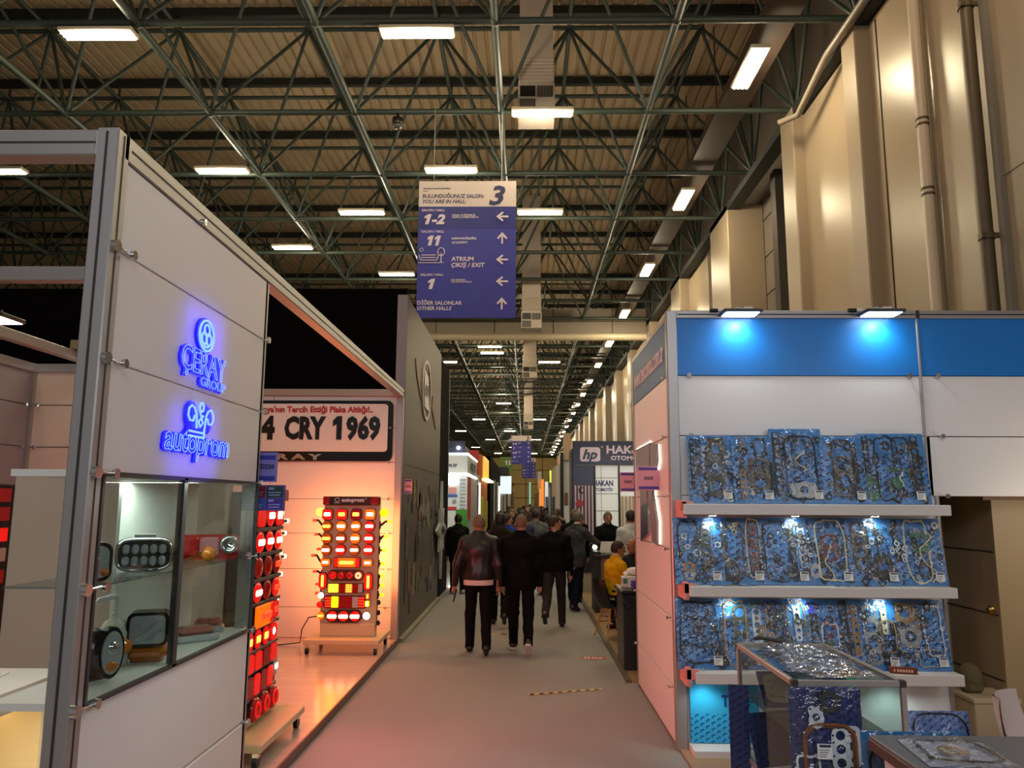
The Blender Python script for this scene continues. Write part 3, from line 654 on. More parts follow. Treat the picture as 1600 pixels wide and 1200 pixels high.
# white counter in the near left corner with a lit niche
t = thing('lit_counter', 'white counter with a warm lit niche in the near left corner', 'counter', (-3.0, 3.6, 0))
CW = mat('counter_white', 'c9c4bf', .35)
part(t, 'worktop', MB().rbox(-3.6, -2.58, 2.6, 4.5, 1.0, 1.05, .004), CW)
m = MB().box(-2.62, -2.6, 4.34, 4.48, PLZ, 1.0).box(-2.62, -2.6, 2.6, 4.34, .93, 1.0).box(-3.6, -2.62, 4.45, 4.48, PLZ, 1.0)
part(t, 'carcass', m, CW)
part(t, 'niche_lining', MB().box(-3.0, -2.98, 2.6, 4.45, PLZ, .95).box(-2.98, -2.62, 4.34, 4.36, PLZ, .93), mat('niche_lining', 'e8d7ae', .5))
part(t, 'niche_slats', MB().box(-2.9, -2.86, 4.1, 4.14, PLZ, .93).box(-2.9, -2.86, 3.9, 3.93, PLZ, .93), mat('niche_slat', 'b99b6e', .5))
part(t, 'led_strip', MB().box(-2.9, -2.84, 2.7, 4.3, .915, .925), lamp_mat('warm_led', 'ffe0a0', 6))
area('niche_light', (-2.8, 3.6, .9), (.3, 1.3), 9, (1, .82, .5), (-.1, 0, -1))
for k, (x, y, a) in enumerate(((-2.9, 4.2, .2), (-2.86, 3.9, -.3))):
    T = Matrix.Translation((x, y, 1.05)) @ Matrix.Rotation(a, 4, 'Z'); m = MB().cbox((0, 0, .006), (.2, .28, .012), T); m.mi = 1; m.cbox((0, 0, .0125), (.16, .2, .001), T)
    solo('leaflet', m, [mat('leaflet_white', 'd8d4cf', .4), mat('leaflet_grey', '8d8a88' if k == 0 else '2c2a2c', .4)] if k == 0 else [mat('leaflet_dark', '3a3638', .35), mat('leaflet_white', 'd8d4cf', .4)], ['white leaflet stack on the lit counter', 'dark leaflet in front of the white leaflets on the lit counter'][k], 'leaflet')
# -- black high back wall and white back wall
t = thing('black_wall', 'tall black side wall rising behind the lamp stand', 'wall', (-4, 11.5, 0), kind='structure')
part(t, 'panel', MB().box(-14, XL-.02, 11.35, 11.45, 0, 5.2), CLOTHB)
t = thing('back_wall', 'white panelled back wall of the lamp stand', 'wall', (-4, 11.2, 0), kind='structure')
xs = [-8.0, -5.71, -3.72, XL-.1]; zz = [PLZ, .5, 1.03, 1.53, 2.02, 2.55, 3.05, 3.52]
for x0, x1 in zip(xs[:-1], xs[1:]):
    for z0, z1 in zip(zz[:-1], zz[1:]): part(t, 'panel', MB().rbox(x0+.004, x1-.004, 11.2, 11.23, z0+.003, z1-.003, .003), WHITE)
part(t, 'seam_backing', MB().box(-8, XL-.1, 11.235, 11.25, PLZ, 3.5), SEAM)
part(t, 'top_rail', MB().rbox(-8, XL-.1, 11.15, 11.25, 3.52, 3.62, .006), mat('warm_rail', 'a99a8c', .4, metal=.4))
m = MB()
for z in zz[1:-1]:
    for x in (-3.62, -3.82, -1.98): knobp(t, (x, 11.2, z), (0, -1, 0), .016)
# number-plate shaped sign
t = thing('plate_sign', 'large number plate sign reading 4 CRY 1969 on the back wall', 'sign', (-3.8, 11.15, 2.55))
T = Matrix.Translation((0, 11.19, 0)) @ Matrix.Rotation(PI/2, 4, 'X')
x0, x1, z0, z1 = -5.75, -1.94, 2.56, 3.45
m = MB(); plate2d(m, [rrect(x0, z0, x1, z1, .09)], T @ Matrix.Translation((0, 0, .015)), .03); part(t, 'surround', m, mat('plate_black', '0d0c0c', .18))
m = MB(); plate2d(m, [rrect(x0+.07, z0+.14, x1-.075, z1-.05, .05)], T @ Matrix.Translation((0, 0, .035)), .01); pl = part(t, 'plate', m, mat('plate_white', 'e9e4dc', .25))
m = MB(); text(m, '34', (-3.67, 11.145, 2.895), RX, UZ, .3, .38, bold=.06, align='R'); text(m, 'CRY', (-3.53, 11.145, 2.895), RX, UZ, .3, .61, bold=.05); text(m, '1969', (-2.82, 11.145, 2.895), RX, UZ, .3, .7, bold=.05); part(t, 'registration', m, mat('plate_ink_black', '0b0a0b', .3))
m = MB(); text(m, "Dünya'nın Tercih Ettiği Plaka Altlığı!..", (-2.235, 11.145, 3.275), RX, UZ, .083, 1.76, bold=.035, align='R'); part(t, 'slogan', m, mat('plate_ink_red', 'b0182a', .4))
m = MB(); text(m, 'Ç E R A Y', (-2.95, 11.15, 2.585), RX, UZ, .075, 1.15, d=.02, bold=.05, align='R'); part(t, 'maker_letters', m, CHROME)

# ---------------------------------------------------------------- lamps on display
REDL = lamp_mat('lens_red', 'd8100c', .75); REDD = mat('lens_dark_red', '8c0707', .2, emit=.12, ec='c00808'); AMB = lamp_mat('lens_amber', 'ff6a08', .9); AMBD = mat('lens_amber_dark', 'b0480a', .2, emit=.2, ec='ff6000')
GLOW = lamp_mat('bulb_amber', 'ffb040', 3.2); GLOWW = lamp_mat('bulb_white', 'ffe6c0', 3.6); GLOWR = lamp_mat('bulb_red', 'ff3018', 2.6); YEL = lamp_mat('lens_yellow', 'ffd010', 1.6); CLEAR = mat('lens_clear', 'b8b0b0', .2); LH = mat('lamp_case', '1c0c0b', .4)
FZ = Matrix.Rotation(PI/2, 4, 'X')      # local z -> -y (towards the viewer of the board)
def lamp(name, label, loc, rot, kind, w, h, lens, glow, group):
    t = thing(name, label, 'lamp', loc, rot, group)
    if kind == 'round':
        r = w/2; E_ = Matrix.Diagonal((1, 1, h/w, 1)) @ FZ
        part(t, 'housing', MB(True).lathe([(r, 0), (r, .03), (r*.94, .04)], E_, 20), LH)
        part(t, 'lens', MB(True).lathe([(r*.95, .035), (r*.9, .055), (r*.6, .07), (0, .075)], E_, 20), lens)
        if glow: part(t, 'light_bar', MB(True).rbox(-r*.72, r*.72, -.082, -.06, -h*.14, h*.14, .012), glow)
    elif kind == 'ring':
        r = w/2; part(t, 'housing', MB(True).lathe([(r, 0), (r, .05), (r*.8, .06), (r*.55, .05), (r*.5, .03)], FZ, 20), lens); part(t, 'lens', MB(True).lathe([(r*.5, .03), (0, .04)], FZ, 16), LH)
        if glow: part(t, 'light_bar', MB(True).lathe([(r*.4, .04), (r*.3, .055), (0, .06)], FZ, 12), glow)
    elif kind == 'dot':
        r = w/2; part(t, 'lens', MB(True).ell((0, -.02, 0), (r, .03, r), 14, 8), glow or lens); part(t, 'housing', MB(True).lathe([(r*1.1, 0), (r*1.1, .015)], FZ, 14), LH)
    elif kind in ('square', 'pill'):
        rr = min(w, h)*(.25 if kind == 'square' else .48)
        m = MB(True); plate2d(m, [rrect(-w/2, -h/2, w/2, h/2, rr)], FZ @ Matrix.Translation((0, 0, .02)), .04); part(t, 'housing', m, LH)
        m = MB(True); plate2d(m, [rrect(-w*.46, -h*.46, w*.46, h*.46, rr*.9)], FZ @ Matrix.Translation((0, 0, .05)), .022); part(t, 'lens', m, lens)
        if glow:
            a, b = (w*.3, h*.17) if w >= h*.8 else (w*.16, h*.34)
            part(t, 'light_bar', MB(True).rbox(-a, a, -.07, -.055, -b, b, .008), glow)
    return t
def cluster(name, label, loc, rot, w, h, segs, group, oval=False):
    """long combination lamp: segs = (fraction, material[, dots])"""
    t = thing(name, label, 'lamp', loc, rot, group); m = MB(True)
    plate2d(m, [rrect(-w/2, -h/2, w/2, h/2, h*(.48 if oval else .12))], FZ @ Matrix.Translation((0, 0, .02)), .04); part(t, 'housing', m, LH)
    x = -w*.48
    for s_ in segs:
        ww = w*.96*s_[0]
        if oval: part(t, 'lens', MB(True).lathe([(ww*.44, .03), (ww*.42, .06), (ww*.2, .07), (0, .075)], Matrix.Translation((x+ww/2, 0, 0)) @ FZ, 18), s_[1])
        else: part(t, 'lens', MB(True).rbox(x+.002, x+ww-.002, -.06, -.03, -h*.44, h*.44, .006), s_[1])
        if len(s_) > 2:
            m = MB(True)
            if s_[2] == 'bar': m.rbox(x+ww*.1, x+ww*.9, -.085, -.055, -h*.15, h*.15, .01)
            elif s_[2] == 'ring': m.lathe([(ww*.3, .066), (ww*.26, .08), (ww*.2, .066)], Matrix.Translation((x+ww/2, 0, 0)) @ FZ, 16)
            else:
                for i in range(3):
                    for j in range(4): m.cbox((x+ww*(.2+.3*i), -.062, h*(-.33+.22*j)), (ww*.2, .006, h*.12))
            part(t, 'light_bar', m, s_[3])
        x += ww
    return t
# -- display stand seen from the front
SB = mat('stand_board', 'b5a183', .5); SB2 = mat('stand_cream', 'cdb98f', .45)
YB = 10.3; Q = lambda x, y: at(x, y, 'Y', YB)
bl, tr = Q(499, 985), Q(593, 776); bx0, bx1 = bl.x, tr.x+.005
t = thing('lamp_display_stand', 'cream wheeled display stand of glowing lamps facing the aisle end', 'display stand', ((bx0+bx1)/2, 10.5, PLZ))
part(t, 'board', MB().rbox(bx0, bx1, YB, YB+.1, .4, 2.05, .008), SB); part(t, 'skirt', MB().rbox(bx0+.01, bx1-.01, YB-.02, YB+.12, .26, .42, .006), SB2)
part(t, 'base', MB().rbox(bx0-.13, bx1+.1, YB-.3, YB+.5, .2, .26, .008), SB2)
def caster(t, x, y, zb, r=.045):
    o = part(t, 'caster', MB().box(x-.02, x+.02, y-.03, y+.03, zb+2*r-.02, zb+2*r+.03), CHROME); part(o, 'wheel', MB().tube((x-.018, y, zb+r), (x+.018, y, zb+r), r, n=14), BLACK)
for x, y in ((bx0-.08, YB-.26), (bx1+.05, YB-.26), (bx0-.08, YB+.44), (bx1+.05, YB+.44)): caster(t, x, y, PLZ)
part(t, 'cable', MB().path([(bx0, YB+.1, .5), (bx0-.2, YB+.2, .46), (bx0-.3, YB+.25, .3), (bx0-.33, YB+.3, .12), (bx0-.6, YB+.3, PLZ+.01), (bx0-.9, YB+.2, PLZ+.01)], .008, 5), BLACK)
m = MB(); tp0, tp1 = Q(506, 789), Q(594, 776)
m.rbox(tp0.x, tp1.x, YB-.06, YB+.02, tp0.z, tp1.z, .01); o = part(t, 'header_bar', m, BLACK)
part(o, 'red_end', MB().rbox(tp0.x+.005, tp0.x+.09, YB-.072, YB-.055, tp0.z+.01, tp1.z-.01, .006), REDD); part(o, 'red_end', MB().rbox(tp1.x-.11, tp1.x-.005, YB-.072, YB-.055, tp0.z+.01, tp1.z-.01, .006), REDD)
m = MB(); text(m, 'autoprom', (tp0.x+.25, YB-.062, tp0.z+.045), RX, UZ, .05, .3, bold=.03, shear=.12); text(m, '®', (tp0.x+.56, YB-.062, tp0.z+.075), RX, UZ, .02); m.tube((tp0.x+.15, YB-.062, tp0.z+.03), (tp0.x+.23, YB-.062, tp0.z+.03), .004, n=5); m.path([(tp0.x+.19+.03*math.cos(q), YB-.062, tp0.z+.07+.025*math.sin(q)) for q in [2*PI*i/10 for i in range(10)]], .004, 5, closed=True)
part(o, 'lettering', m, mat('header_ink', 'e6e2e0', .5))
K = 10.3*1.0/1200*1.0*1.02
def fl(kind, x, y, w, h, lens, glow, desc): 
    p = Q(x, y); return lamp('tail_lamp', desc, (p.x, YB, p.z), 0, kind, w*K, h*K, lens, glow, 'lamps on the front display stand')
WHERE = ['leftmost', 'second from left', 'third from left', 'rightmost']
for r, (y, xs, kd, lens, glow, nm) in enumerate((
    (803.5, (513, 535.5, 557.5, 579.5), ['square']*4, [REDL, REDL, REDD, AMB], [GLOWW, GLOW, GLOW, GLOWW], 'square red lamp with a light bar'),
    (822, (512, 534.5, 557, 578.5), ['round']*4, [AMBD, AMB, AMB, REDL], [GLOW, GLOWW, GLOWW, GLOWW], 'round lamp'),
    (841, (511.5, 533.5, 556, 577.5), ['round']*4, [AMBD, AMBD, AMB, REDL], [GLOW, GLOWW, GLOWW, GLOWW], 'round lamp'),
    (859, (510.5, 533, 555, 576.5), ['round']*4, [AMBD, REDL, AMBD, REDL], [GLOWW, GLOWW, GLOWW, GLOWW], 'round lamp'))):
    for c in range(4):
        cname = 'red' if lens[c] in (REDL, REDD) else 'amber'
        fl(kd[c], xs[c], y, 16.5, 16.5, lens[c], glow[c], f'{"square" if r == 0 else "round"} {cname} lamp, {WHERE[c]} in row {["one","two","three","four"][r]} below the black header bar')
fl('square', 510, 878, 15, 11, AMB, GLOWW, 'small amber lamp left of the long glowing marker'); fl('square', 575.5, 879, 15, 11, AMB, GLOWW, 'small amber lamp right of the long glowing marker')
p = Q(543, 878.5); cluster('marker_lamp', 'long glowing red and amber marker lamp across the board middle', (p.x, YB, p.z), 0, 40*K, 15*K, [(.15, REDL), (.7, AMB, 'bar', GLOW), (.15, REDL)], 'lamps on the front display stand')
p = Q(541, 898.5); cluster('tail_lamp', 'chrome tail lamp of three dark rings and one lit bulb', (p.x, YB, p.z), 0, 54*K, 16*K, [(.25, REDL, 'ring', REDD), (.25, REDD, 'ring', REDL), (.25, REDD, 'ring', REDL), (.25, AMB, 'ring', GLOWW)], 'lamps on the front display stand', True)
fl('pill', 505.5, 907, 12, 25, REDL, GLOW, 'upright red oval lamp left of the chrome tail lamp'); fl('pill', 576.5, 908.5, 13, 27, REDL, GLOW, 'upright red oval lamp right of the chrome tail lamp')
p = Q(541, 918.5); cluster('tail_lamp', 'combination tail lamp with amber, red and white blocks, upper of two', (p.x, YB, p.z), 0, 54*K, 14*K, [(.3, YEL, 'dots', GLOW), (.2, REDD), (.2, AMB, 'dots', GLOW), (.16, REDD), (.14, CLEAR)], 'lamps on the front display stand')
p = Q(540, 940); cluster('tail_lamp', 'combination tail lamp with red dots and a wide dark block, lower of two', (p.x, YB, p.z), 0, 62*K, 18*K, [(.16, REDD, 'dots', GLOWR), (.18, YEL), (.34, REDD), (.16, CLEAR), (.16, REDD, 'dots', GLOWR)], 'lamps on the front display stand')
fl('dot', 502, 930, 9, 9, YEL, GLOWW, 'small white glowing bulb left of the combination lamps'); fl('round', 501, 944, 10, 10, REDL, None, 'small round red lamp left of the lower combination lamp')
fl('square', 575.5, 931, 6, 9, AMB, GLOW, 'small upright amber lamp right of the upper combination lamp'); fl('square', 575, 942.5, 7, 9, YEL, GLOWW, 'small yellow lamp right of the lower combination lamp')
p = Q(538, 962); cluster('tail_lamp', 'black oval lamp holding three glowing round lights at the bottom', (p.x, YB, p.z), 0, 53*K, 18*K, [(.333, REDL, 'bar', GLOWW)]*3, 'lamps on the front display stand', True)
fl('round', 502.5, 961, 12, 12, AMB, GLOW, 'round amber lamp left of the triple oval lamp'); fl('dot', 573, 962, 11, 11, CLEAR, GLOWW, 'round white lamp right of the triple oval lamp')
def marker(label, loc, rot, side, ln, dz, glow, group, dot=False, case=None):
    """side marker on a bent rubber arm, reaching sideways off the board edge"""
    t = thing('side_marker', label, 'lamp', loc, rot, group); s = side
    if dot: part(t, 'lens', MB(True).lathe([(.055, .0), (.055, .02), (.03, .035), (0, .04)], Matrix.Translation((s*.06, 0, 0)) @ FZ, 16), glow); part(t, 'arm', MB(True).tube((0, 0, 0), (s*.03, 0, 0), .015, n=6), BLACK)
    else:
        part(t, 'arm', MB(True).rbox(-.012, .012, -.02, .03, -.05, .05, .005).path([(0, 0, -.01), (s*ln*.35, 0, dz*.3), (s*ln*.75, 0, dz), (s*ln, 0, dz)], [.016, .016, .014, .018], 7), BLACK)
        part(t, 'lens', MB(True).rbox(min(s*ln, s*(ln+.05)), max(s*ln, s*(ln+.05)), -.02, .02, dz-.018, dz+.018, .006), glow)
    return t
for k, (x, y, ln, dz, dot) in enumerate(((498.5, 800, 0, 0, 1), (488, 813, .1, .07, 0), (492, 835, .07, .04, 0), (496, 858, .03, 0, 0), (485, 868, .1, .09, 0), (490, 893, .07, .03, 0), (493, 913, .03, 0, 0), (493, 927, .03, 0, 0))):
    p = Q(x, y); marker(f'{"round amber" if dot else "red and white" } side marker on the left edge of the front stand, {order(k)} from top', (bx0 - (0 if dot else .005), YB+.03, p.z-dz), 0, -1, max(ln, .02), dz, GLOW if dot else GLOWR, 'side markers on the left edge of the front stand', bool(dot))
for k, (x, y, ln, dz, dot) in enumerate(((598.5, 801, 0, 0, 1), (606, 815, .1, .05, 0), (601, 838, .06, .04, 0), (596, 860, .04, 0, 0), (594, 881, .03, 0, 0), (592, 900, .03, .03, 0), (591, 915, .03, 0, 0), (588, 930, .03, 0, 0))):
    p = Q(x, y); marker(f'{"round" if dot else "small"} yellow side marker on the right edge of the front stand, {order(k)} from top', (bx1+(0 if dot else .005), YB+.03, p.z-dz), 0, 1, max(ln, .02), dz, YEL, 'side markers on the right edge of the front stand', bool(dot))
m = MB()
for y in (942, 958, 974): p = Q(585, y); m.ell((bx1+.02, YB+.04, p.z), (.025, .03, .035), 10, 6)
part(t, 'rubber_knob', m, BLACK)
# -- display stand seen along the aisle (side-on, red lamps)
YS0, YS1, XS = 5.93, 6.86, -2.16
t = thing('lamp_display_stand', 'tall wheeled stand of red tail lamps beside the glass case end', 'display stand', (XS-.2, 6.4, PLZ))
part(t, 'board', MB().rbox(XS-.1, XS, YS0, YS1, .3, 2.06, .006), mat('stand_dark', '3b3430', .5))
part(t, 'skirt', MB().rbox(XS-.12, XS+.01, YS0+.01, YS1-.01, .24, .36, .006), SB2)
part(t, 'base', MB().rbox(XS-.45, XS+.26, YS0-.1, YS1+.08, .19, .25, .008), SB2)
for x, y in ((XS+.21, YS0-.05), (XS+.21, YS1+.02), (XS-.4, YS0-.05), (XS-.4, YS1+.02)): caster(t, x, y, PLZ)
m = MB()
for z in (1.76, 1.56, 1.36, 1.17, .985, .815, .665, .46): m.rbox(XS-.002, XS+.025, YS0, YS1, z-.015, z+.015, .004)
part(t, 'shelf_strips', m, mat('strip_grey', '75706c', .4, metal=.4))
part(t, 'header_bar', MB().rbox(XS-.02, XS+.05, YS0, YS1+.03, 1.98, 2.09, .01), REDD)
part(t, 'cable', MB().path([(XS-.05, YS1, .55), (XS-.05, YS1+.2, .55), (XS-.1, YS1+.28, .3), (XS-.2, YS1+.4, PLZ+.01), (XS-.6, YS1+.6, PLZ+.01)], .008, 5), BLACK)
SG = 'red lamps on the side display stand'
def flat(t, k):
    for c in t.children:
        for v in c.data.vertices: v.co.y *= k
    return t
def sl(kind, u, z, w, h, lens, glow, desc): return flat(lamp('tail_lamp', desc, (XS, YS0+(YS1-YS0)*u, z), PI/2, kind, w, h, lens, glow, SG), .5)
ROWN = ['first', 'second', 'third', 'fourth', 'fifth', 'sixth', 'seventh', 'eighth', 'ninth']
for r, (z, kd, h, lens, glow) in enumerate(((1.87, ['square', 'square', 'round', 'square'], .19, [REDL]*4, [GLOWW, None, GLOWW, GLOWW]), (1.66, ['round']*4, .18, [REDL]*4, [GLOWW]*4),
        (1.46, ['round']*4, .18, [REDD]*4, [GLOWW, None, None, GLOWR]), (1.265, ['round']*4, .17, [REDL, REDL, REDD, REDL], [None, GLOWW, None, GLOWR]))):
    for c in range(4): sl(kd[c], .13+.245*c, z, .2, h, lens[c], glow[c], f'{kd[c]} red tail lamp in the {ROWN[r]} row of the side stand, {["nearest", "second", "third", "farthest"][c]} along the row')
sl('square', .1, 1.08, .15, .16, REDL, GLOWR, 'square pink-red lamp left of the orange patterned lamp'); sl('square', .88, 1.08, .14, .15, REDL, GLOWR, 'square pink-red lamp right of the orange patterned lamp')
cluster('tail_lamp', 'orange and red patterned lamp in the middle of the side stand', (XS, YS0+.5*(YS1-YS0), 1.08), PI/2, .42, .19, [(.2, AMB), (.6, AMB, 'bar', GLOWR), (.2, REDL)], SG)
for c in range(3): sl('pill', .24+.2*c, .9, .15, .16, REDL, GLOW, f'curved red lamp with a glowing arc in the sixth row, {["nearest", "middle", "farthest"][c]}')
sl('ring', .88, .9, .16, .16, REDL, GLOWW, 'round red lamp with a white glowing centre in the sixth row')
sl('pill', .08, .74, .12, .4, REDL, None, 'tall plain red lamp at the near side of the seventh row')
for c in range(4): sl('square', .28+.2*c, .73, .17, .15, REDL if c != 2 else REDD, None, f'upright ribbed red lamp in the seventh row, {["nearest", "second", "third", "farthest"][c]}')
for c in range(4): sl('square', .3+.17*c, .55, .15, .17, [REDD, REDL, REDD, REDL][c], None, f'dark red block lamp in the eighth row, {["nearest", "second", "third", "farthest"][c]}')
sl('square', .09, .5, .14, .26, REDD, GLOWR, 'tall dark red lamp at the near side of the eighth row'); sl('round', .95, .6, .1, .18, CLEAR, GLOWW, 'wavy clear lamp at the far side of the eighth row')
cluster('tail_lamp', 'black lamp holding three red rounds at the foot of the side stand', (XS, YS0+.62*(YS1-YS0), .375), PI/2, .66, .17, [(.333, REDD, 'ring', REDL)]*3, SG, True)
sl('square', .12, .36, .1, .14, AMB, GLOW, 'small amber lamp at the foot of the side stand')
for k, (x, y, ln, dz, dot) in enumerate(((457, 802, 0, 0, 1), (466, 815, .26, .05, 0), (461, 833, .2, .05, 0), (453, 860, .1, .02, 0), (462, 868, .22, .14, 0), (456, 893, .14, .04, 0), (450, 913, .06, 0, 0), (450, 928, .06, 0, 0), (446, 941, .03, 0, 0), (445, 955, .03, 0, 0))):
    z = 2-(y-783)/1200*7.15; marker(f'white glowing side marker on the far edge of the side stand, {order(k)} from top', (XS-.04, YS1, z-dz), PI/2, 1, max(ln, .03), dz, GLOWW, 'white side markers on the side stand', bool(dot))
# light thrown by the two displays on floor, back wall and the stand opposite
area('side_stand_glow', (XS+.12, 6.4, 1.2), (1.5, .9), 50, (1, .17, .16), (1, .12, 0)); area('side_stand_back_glow', (XS-.2, 7.3, 1.2), (1.2, .3), 26, (1, .08, .06), (-.3, 1, 0))
area('front_stand_glow', ((bx0+bx1)/2, YB-.16, 1.2), (.7, 1.4), 18, (1, .17, .01), (0, -1, -.1)); area('front_stand_glow', ((bx0+bx1)/2-.1, YB+.3, 1.3), (1.1, 1.2), 36, (1, .27, .08), (0, 1, 0))
# -- third lamp board at the left edge
t = thing('lamp_display_board', 'lamp board of red and amber blocks under the grey cabin wall at the left edge', 'display stand', (-5.92, 8.2, PLZ))
part(t, 'board', MB().box(-5.945, -5.9, 7.5, 8.9, PLZ, 2.14), BLACK); part(t, 'foot', MB().box(-5.945, -5.85, 7.5, 8.9, PLZ, .16), BLACK)
for r, (z, m1, m2) in enumerate(((2.04, AMB, REDD), (1.83, REDL, REDD), (1.6, REDL, REDL), (1.38, YEL, CLEAR), (1.14, REDL, REDD))):
    cluster('tail_lamp', f'wide red block lamp on the left edge board, {order(r)} from top', (-5.9, 8.2, z), PI/2, 1.1, .17, [(.5, REDL), (.25, m1, 'dots', GLOWR), (.25, m2)], 'lamps on the left edge board')
# ---------------------------------------------------------------- goods in the glass case
X1 = XL-.2; ZS, ZF = 1.637, 1.176
REFL = mat('reflector', 'b4b8ba', .2, metal=.35, bump=.6, bscale=35); AMBL = mat('amber_plastic', 'c46a14', .15, spec=.8); RDL = mat('red_plastic', 'a01414', .12, spec=.8); BLK = mat('black_gloss', '161413', .25)
t = thing('headlamp', 'chrome rectangular headlamp at the left end of the glass shelf', 'lamp', (X1, 3.52, ZS), .62)
m = MB(True); plate2d(m, [rrect(-.1, 0, .1, .17, .04)], FZ @ Matrix.Translation((0, 0, .03)), .1); part(t, 'body', m, BLK)
m = MB(True); plate2d(m, [rrect(-.085, .015, .085, .155, .035)], FZ @ Matrix.Translation((0, 0, .085)), .02); part(t, 'reflector', m, REFL)
part(t, 'bulb', MB(True).ell((.02, -.1, .09), (.03, .02, .03)), CHROME); part(t, 'amber_corner', MB(True).ell((.07, -.09, .04), (.02, .012, .02)), AMBL)
t = thing('headlamp', 'oval headlamp with two rows of small square lights on the glass shelf', 'lamp', (X1+.02, 4.02, ZS), .5)
m = MB(True); plate2d(m, [[(.135*math.copysign(abs(math.cos(q))**.5, math.cos(q)), .085+.085*math.copysign(abs(math.sin(q))**.6, math.sin(q))) for q in [2*PI*i/32 for i in range(32)]]], FZ @ Matrix.Translation((0, 0, .03)), .08); part(t, 'bezel', m, BLK)
m = MB(True); m.path([(.126*math.copysign(abs(math.cos(q))**.5, math.cos(q)), -.075, .085+.076*math.copysign(abs(math.sin(q))**.6, math.sin(q))) for q in [2*PI*i/32 for i in range(32)]], .008, 6, closed=True); part(t, 'chrome_rim', m, CHROME)
for r in range(2):
    for c in range(5): part(t, 'light_cell', MB(True).rbox(-.103+c*.042, -.103+c*.042+.034, -.085, -.06, .03+r*.058, .078+r*.058, .01), REFL)
part(t, 'mount', MB(True).box(-.05, .05, -.04, 0, .17, .185), WHITE)
t = thing('tail_lamp', 'red tail lamp with a chrome round lens on the right glass shelf', 'lamp', (X1, 4.86, ZS), .5)
m = MB(True); plate2d(m, [rrect(-.18, 0, .18, .15, .03)], FZ @ Matrix.Translation((0, 0, .03)), .09); part(t, 'body', m, RDL)
part(t, 'lens', MB(True).rbox(-.165, -.06, -.1, -.07, .02, .135, .01), RDL); part(t, 'pink_lens', MB(True).rbox(-.05, .06, -.1, -.07, .02, .135, .01), mat('pink_plastic', 'b07070', .15))
part(t, 'chrome_ring', MB(True).lathe([(.055, 0), (.058, .03), (.042, .05), (.03, .02), (0, .015)], Matrix.Translation((.12, -.07, .09)) @ FZ, 18), CHROME)
solo('amber_lens', MB().ell((X1+.12, 4.6, ZS+.045), (.04, .05, .045), 14, 8), AMBL, 'small amber lens in front of the red tail lamp on the shelf', 'lamp')
solo('wire', MB().path([(X1+.1, 3.62, ZS+.05), (X1+.12, 3.9, ZS+.012), (X1+.1, 4.2, ZS+.02), (X1+.08, 4.5, ZS+.03), (X1+.1, 4.62, ZS+.08)], .004, 5), BLACK, 'thin loose wire lying along the glass shelf', 'wire')
t = thing('work_lamp', 'black headlamp turned sideways with an amber spot at the case floor left', 'lamp', (X1+.02, 3.66, ZF), 1.15)
part(t, 'housing', MB(True).ell((0, .05, .115), (.088, .12, .115), 18, 12), BLK)
m = MB(True); plate2d(m, [circ(0, 0, .066, 24, 1.75)], Matrix.Translation((0, -.07, .13)) @ FZ, .035); part(t, 'rim', m, BLK)
m = MB(True); plate2d(m, [circ(0, 0, .053, 24, 1.8)], Matrix.Translation((0, -.088, .13)) @ FZ, .012); part(t, 'reflector', m, REFL)
part(t, 'bulb', MB(True).ell((0, -.095, .15), (.03, .015, .03)), CHROME); part(t, 'amber_spot', MB(True).ell((.0, -.095, .07), (.03, .012, .022)), AMBL); part(t, 'foot', MB(True).box(-.06, .06, 0, .16, 0, .03), BLK)
t = thing('indicator_lamp', 'amber pointed indicator lamp beside the black headlamp', 'lamp', (X1-.06, 3.93, ZF), .6)
part(t, 'lens', MB(True).ell((.02, -.03, .1), (.07, .05, .045), 14, 8), AMBL); part(t, 'holder', MB(True).tube((-.02, 0, 0), (-.01, 0, .16), .025, n=8).box(-.06, .04, -.03, .03, 0, .02), BLK)
t = thing('work_lamp', 'square work lamp with an amber lower lens on the case floor', 'lamp', (X1+.03, 4.12, ZF), .35)
m = MB(True); plate2d(m, [rrect(-.1, .08, .1, .25, .035)], FZ @ Matrix.Translation((0, 0, .02)), .14); part(t, 'housing', m, BLK)
m = MB(True); plate2d(m, [rrect(-.083, .097, .083, .235, .025)], FZ @ Matrix.Translation((0, 0, .095)), .012); o = part(t, 'reflector', m, REFL)
part(o, 'ribs', MB(True).tube((-.05, -.105, .12), (.05, -.105, .21), .006, n=5).tube((.0, -.105, .11), (.065, -.105, .17), .006, n=5), CHROME)
part(t, 'amber_lens', MB(True).rbox(-.097, .097, -.09, .08, .004, .083, .03), AMBL)
t = thing('pump_bottle', 'white pump soap bottle behind the lamps in the glass case', 'bottle', (X1-.1, 4.02, ZF))
part(t, 'bottle', MB().lathe([(.07, 0), (.075, .02), (.075, .16), (.05, .21), (.02, .23), (.02, .25)], Matrix.Translation((X1-.1, 4.02, ZF)), 18), mat('bottle_white', 'dcd9c4', .3))
part(t, 'pump', MB().path([(X1-.1, 4.02, ZF+.25), (X1-.1, 4.02, ZF+.33), (X1-.1, 4.0, ZF+.335), (X1-.14, 3.92, ZF+.325), (X1-.145, 3.91, ZF+.31)], [.012, .012, .014, .012, .01], 8), WHITE)
for k, (y, w, r_) in enumerate(((4.68, .24, .75), (5.0, .2, .35))):
    t = thing('side_lamp', ['long clear and pink lamp lying on the right case floor', 'shorter pink lamp farther back on the right case floor'][k], 'lamp', (X1+.04-.06*k, y, ZF), r_)
    part(t, 'base', MB(True).rbox(-w/2, w/2, -.07, .07, 0, .04, .012), REFL); part(t, 'lens', MB(True).rbox(-w/2+.02, w/2-.02, -.06, .06, .035, .085, .025), mat('pale_red_plastic', '9c5a54', .12, spec=.8))

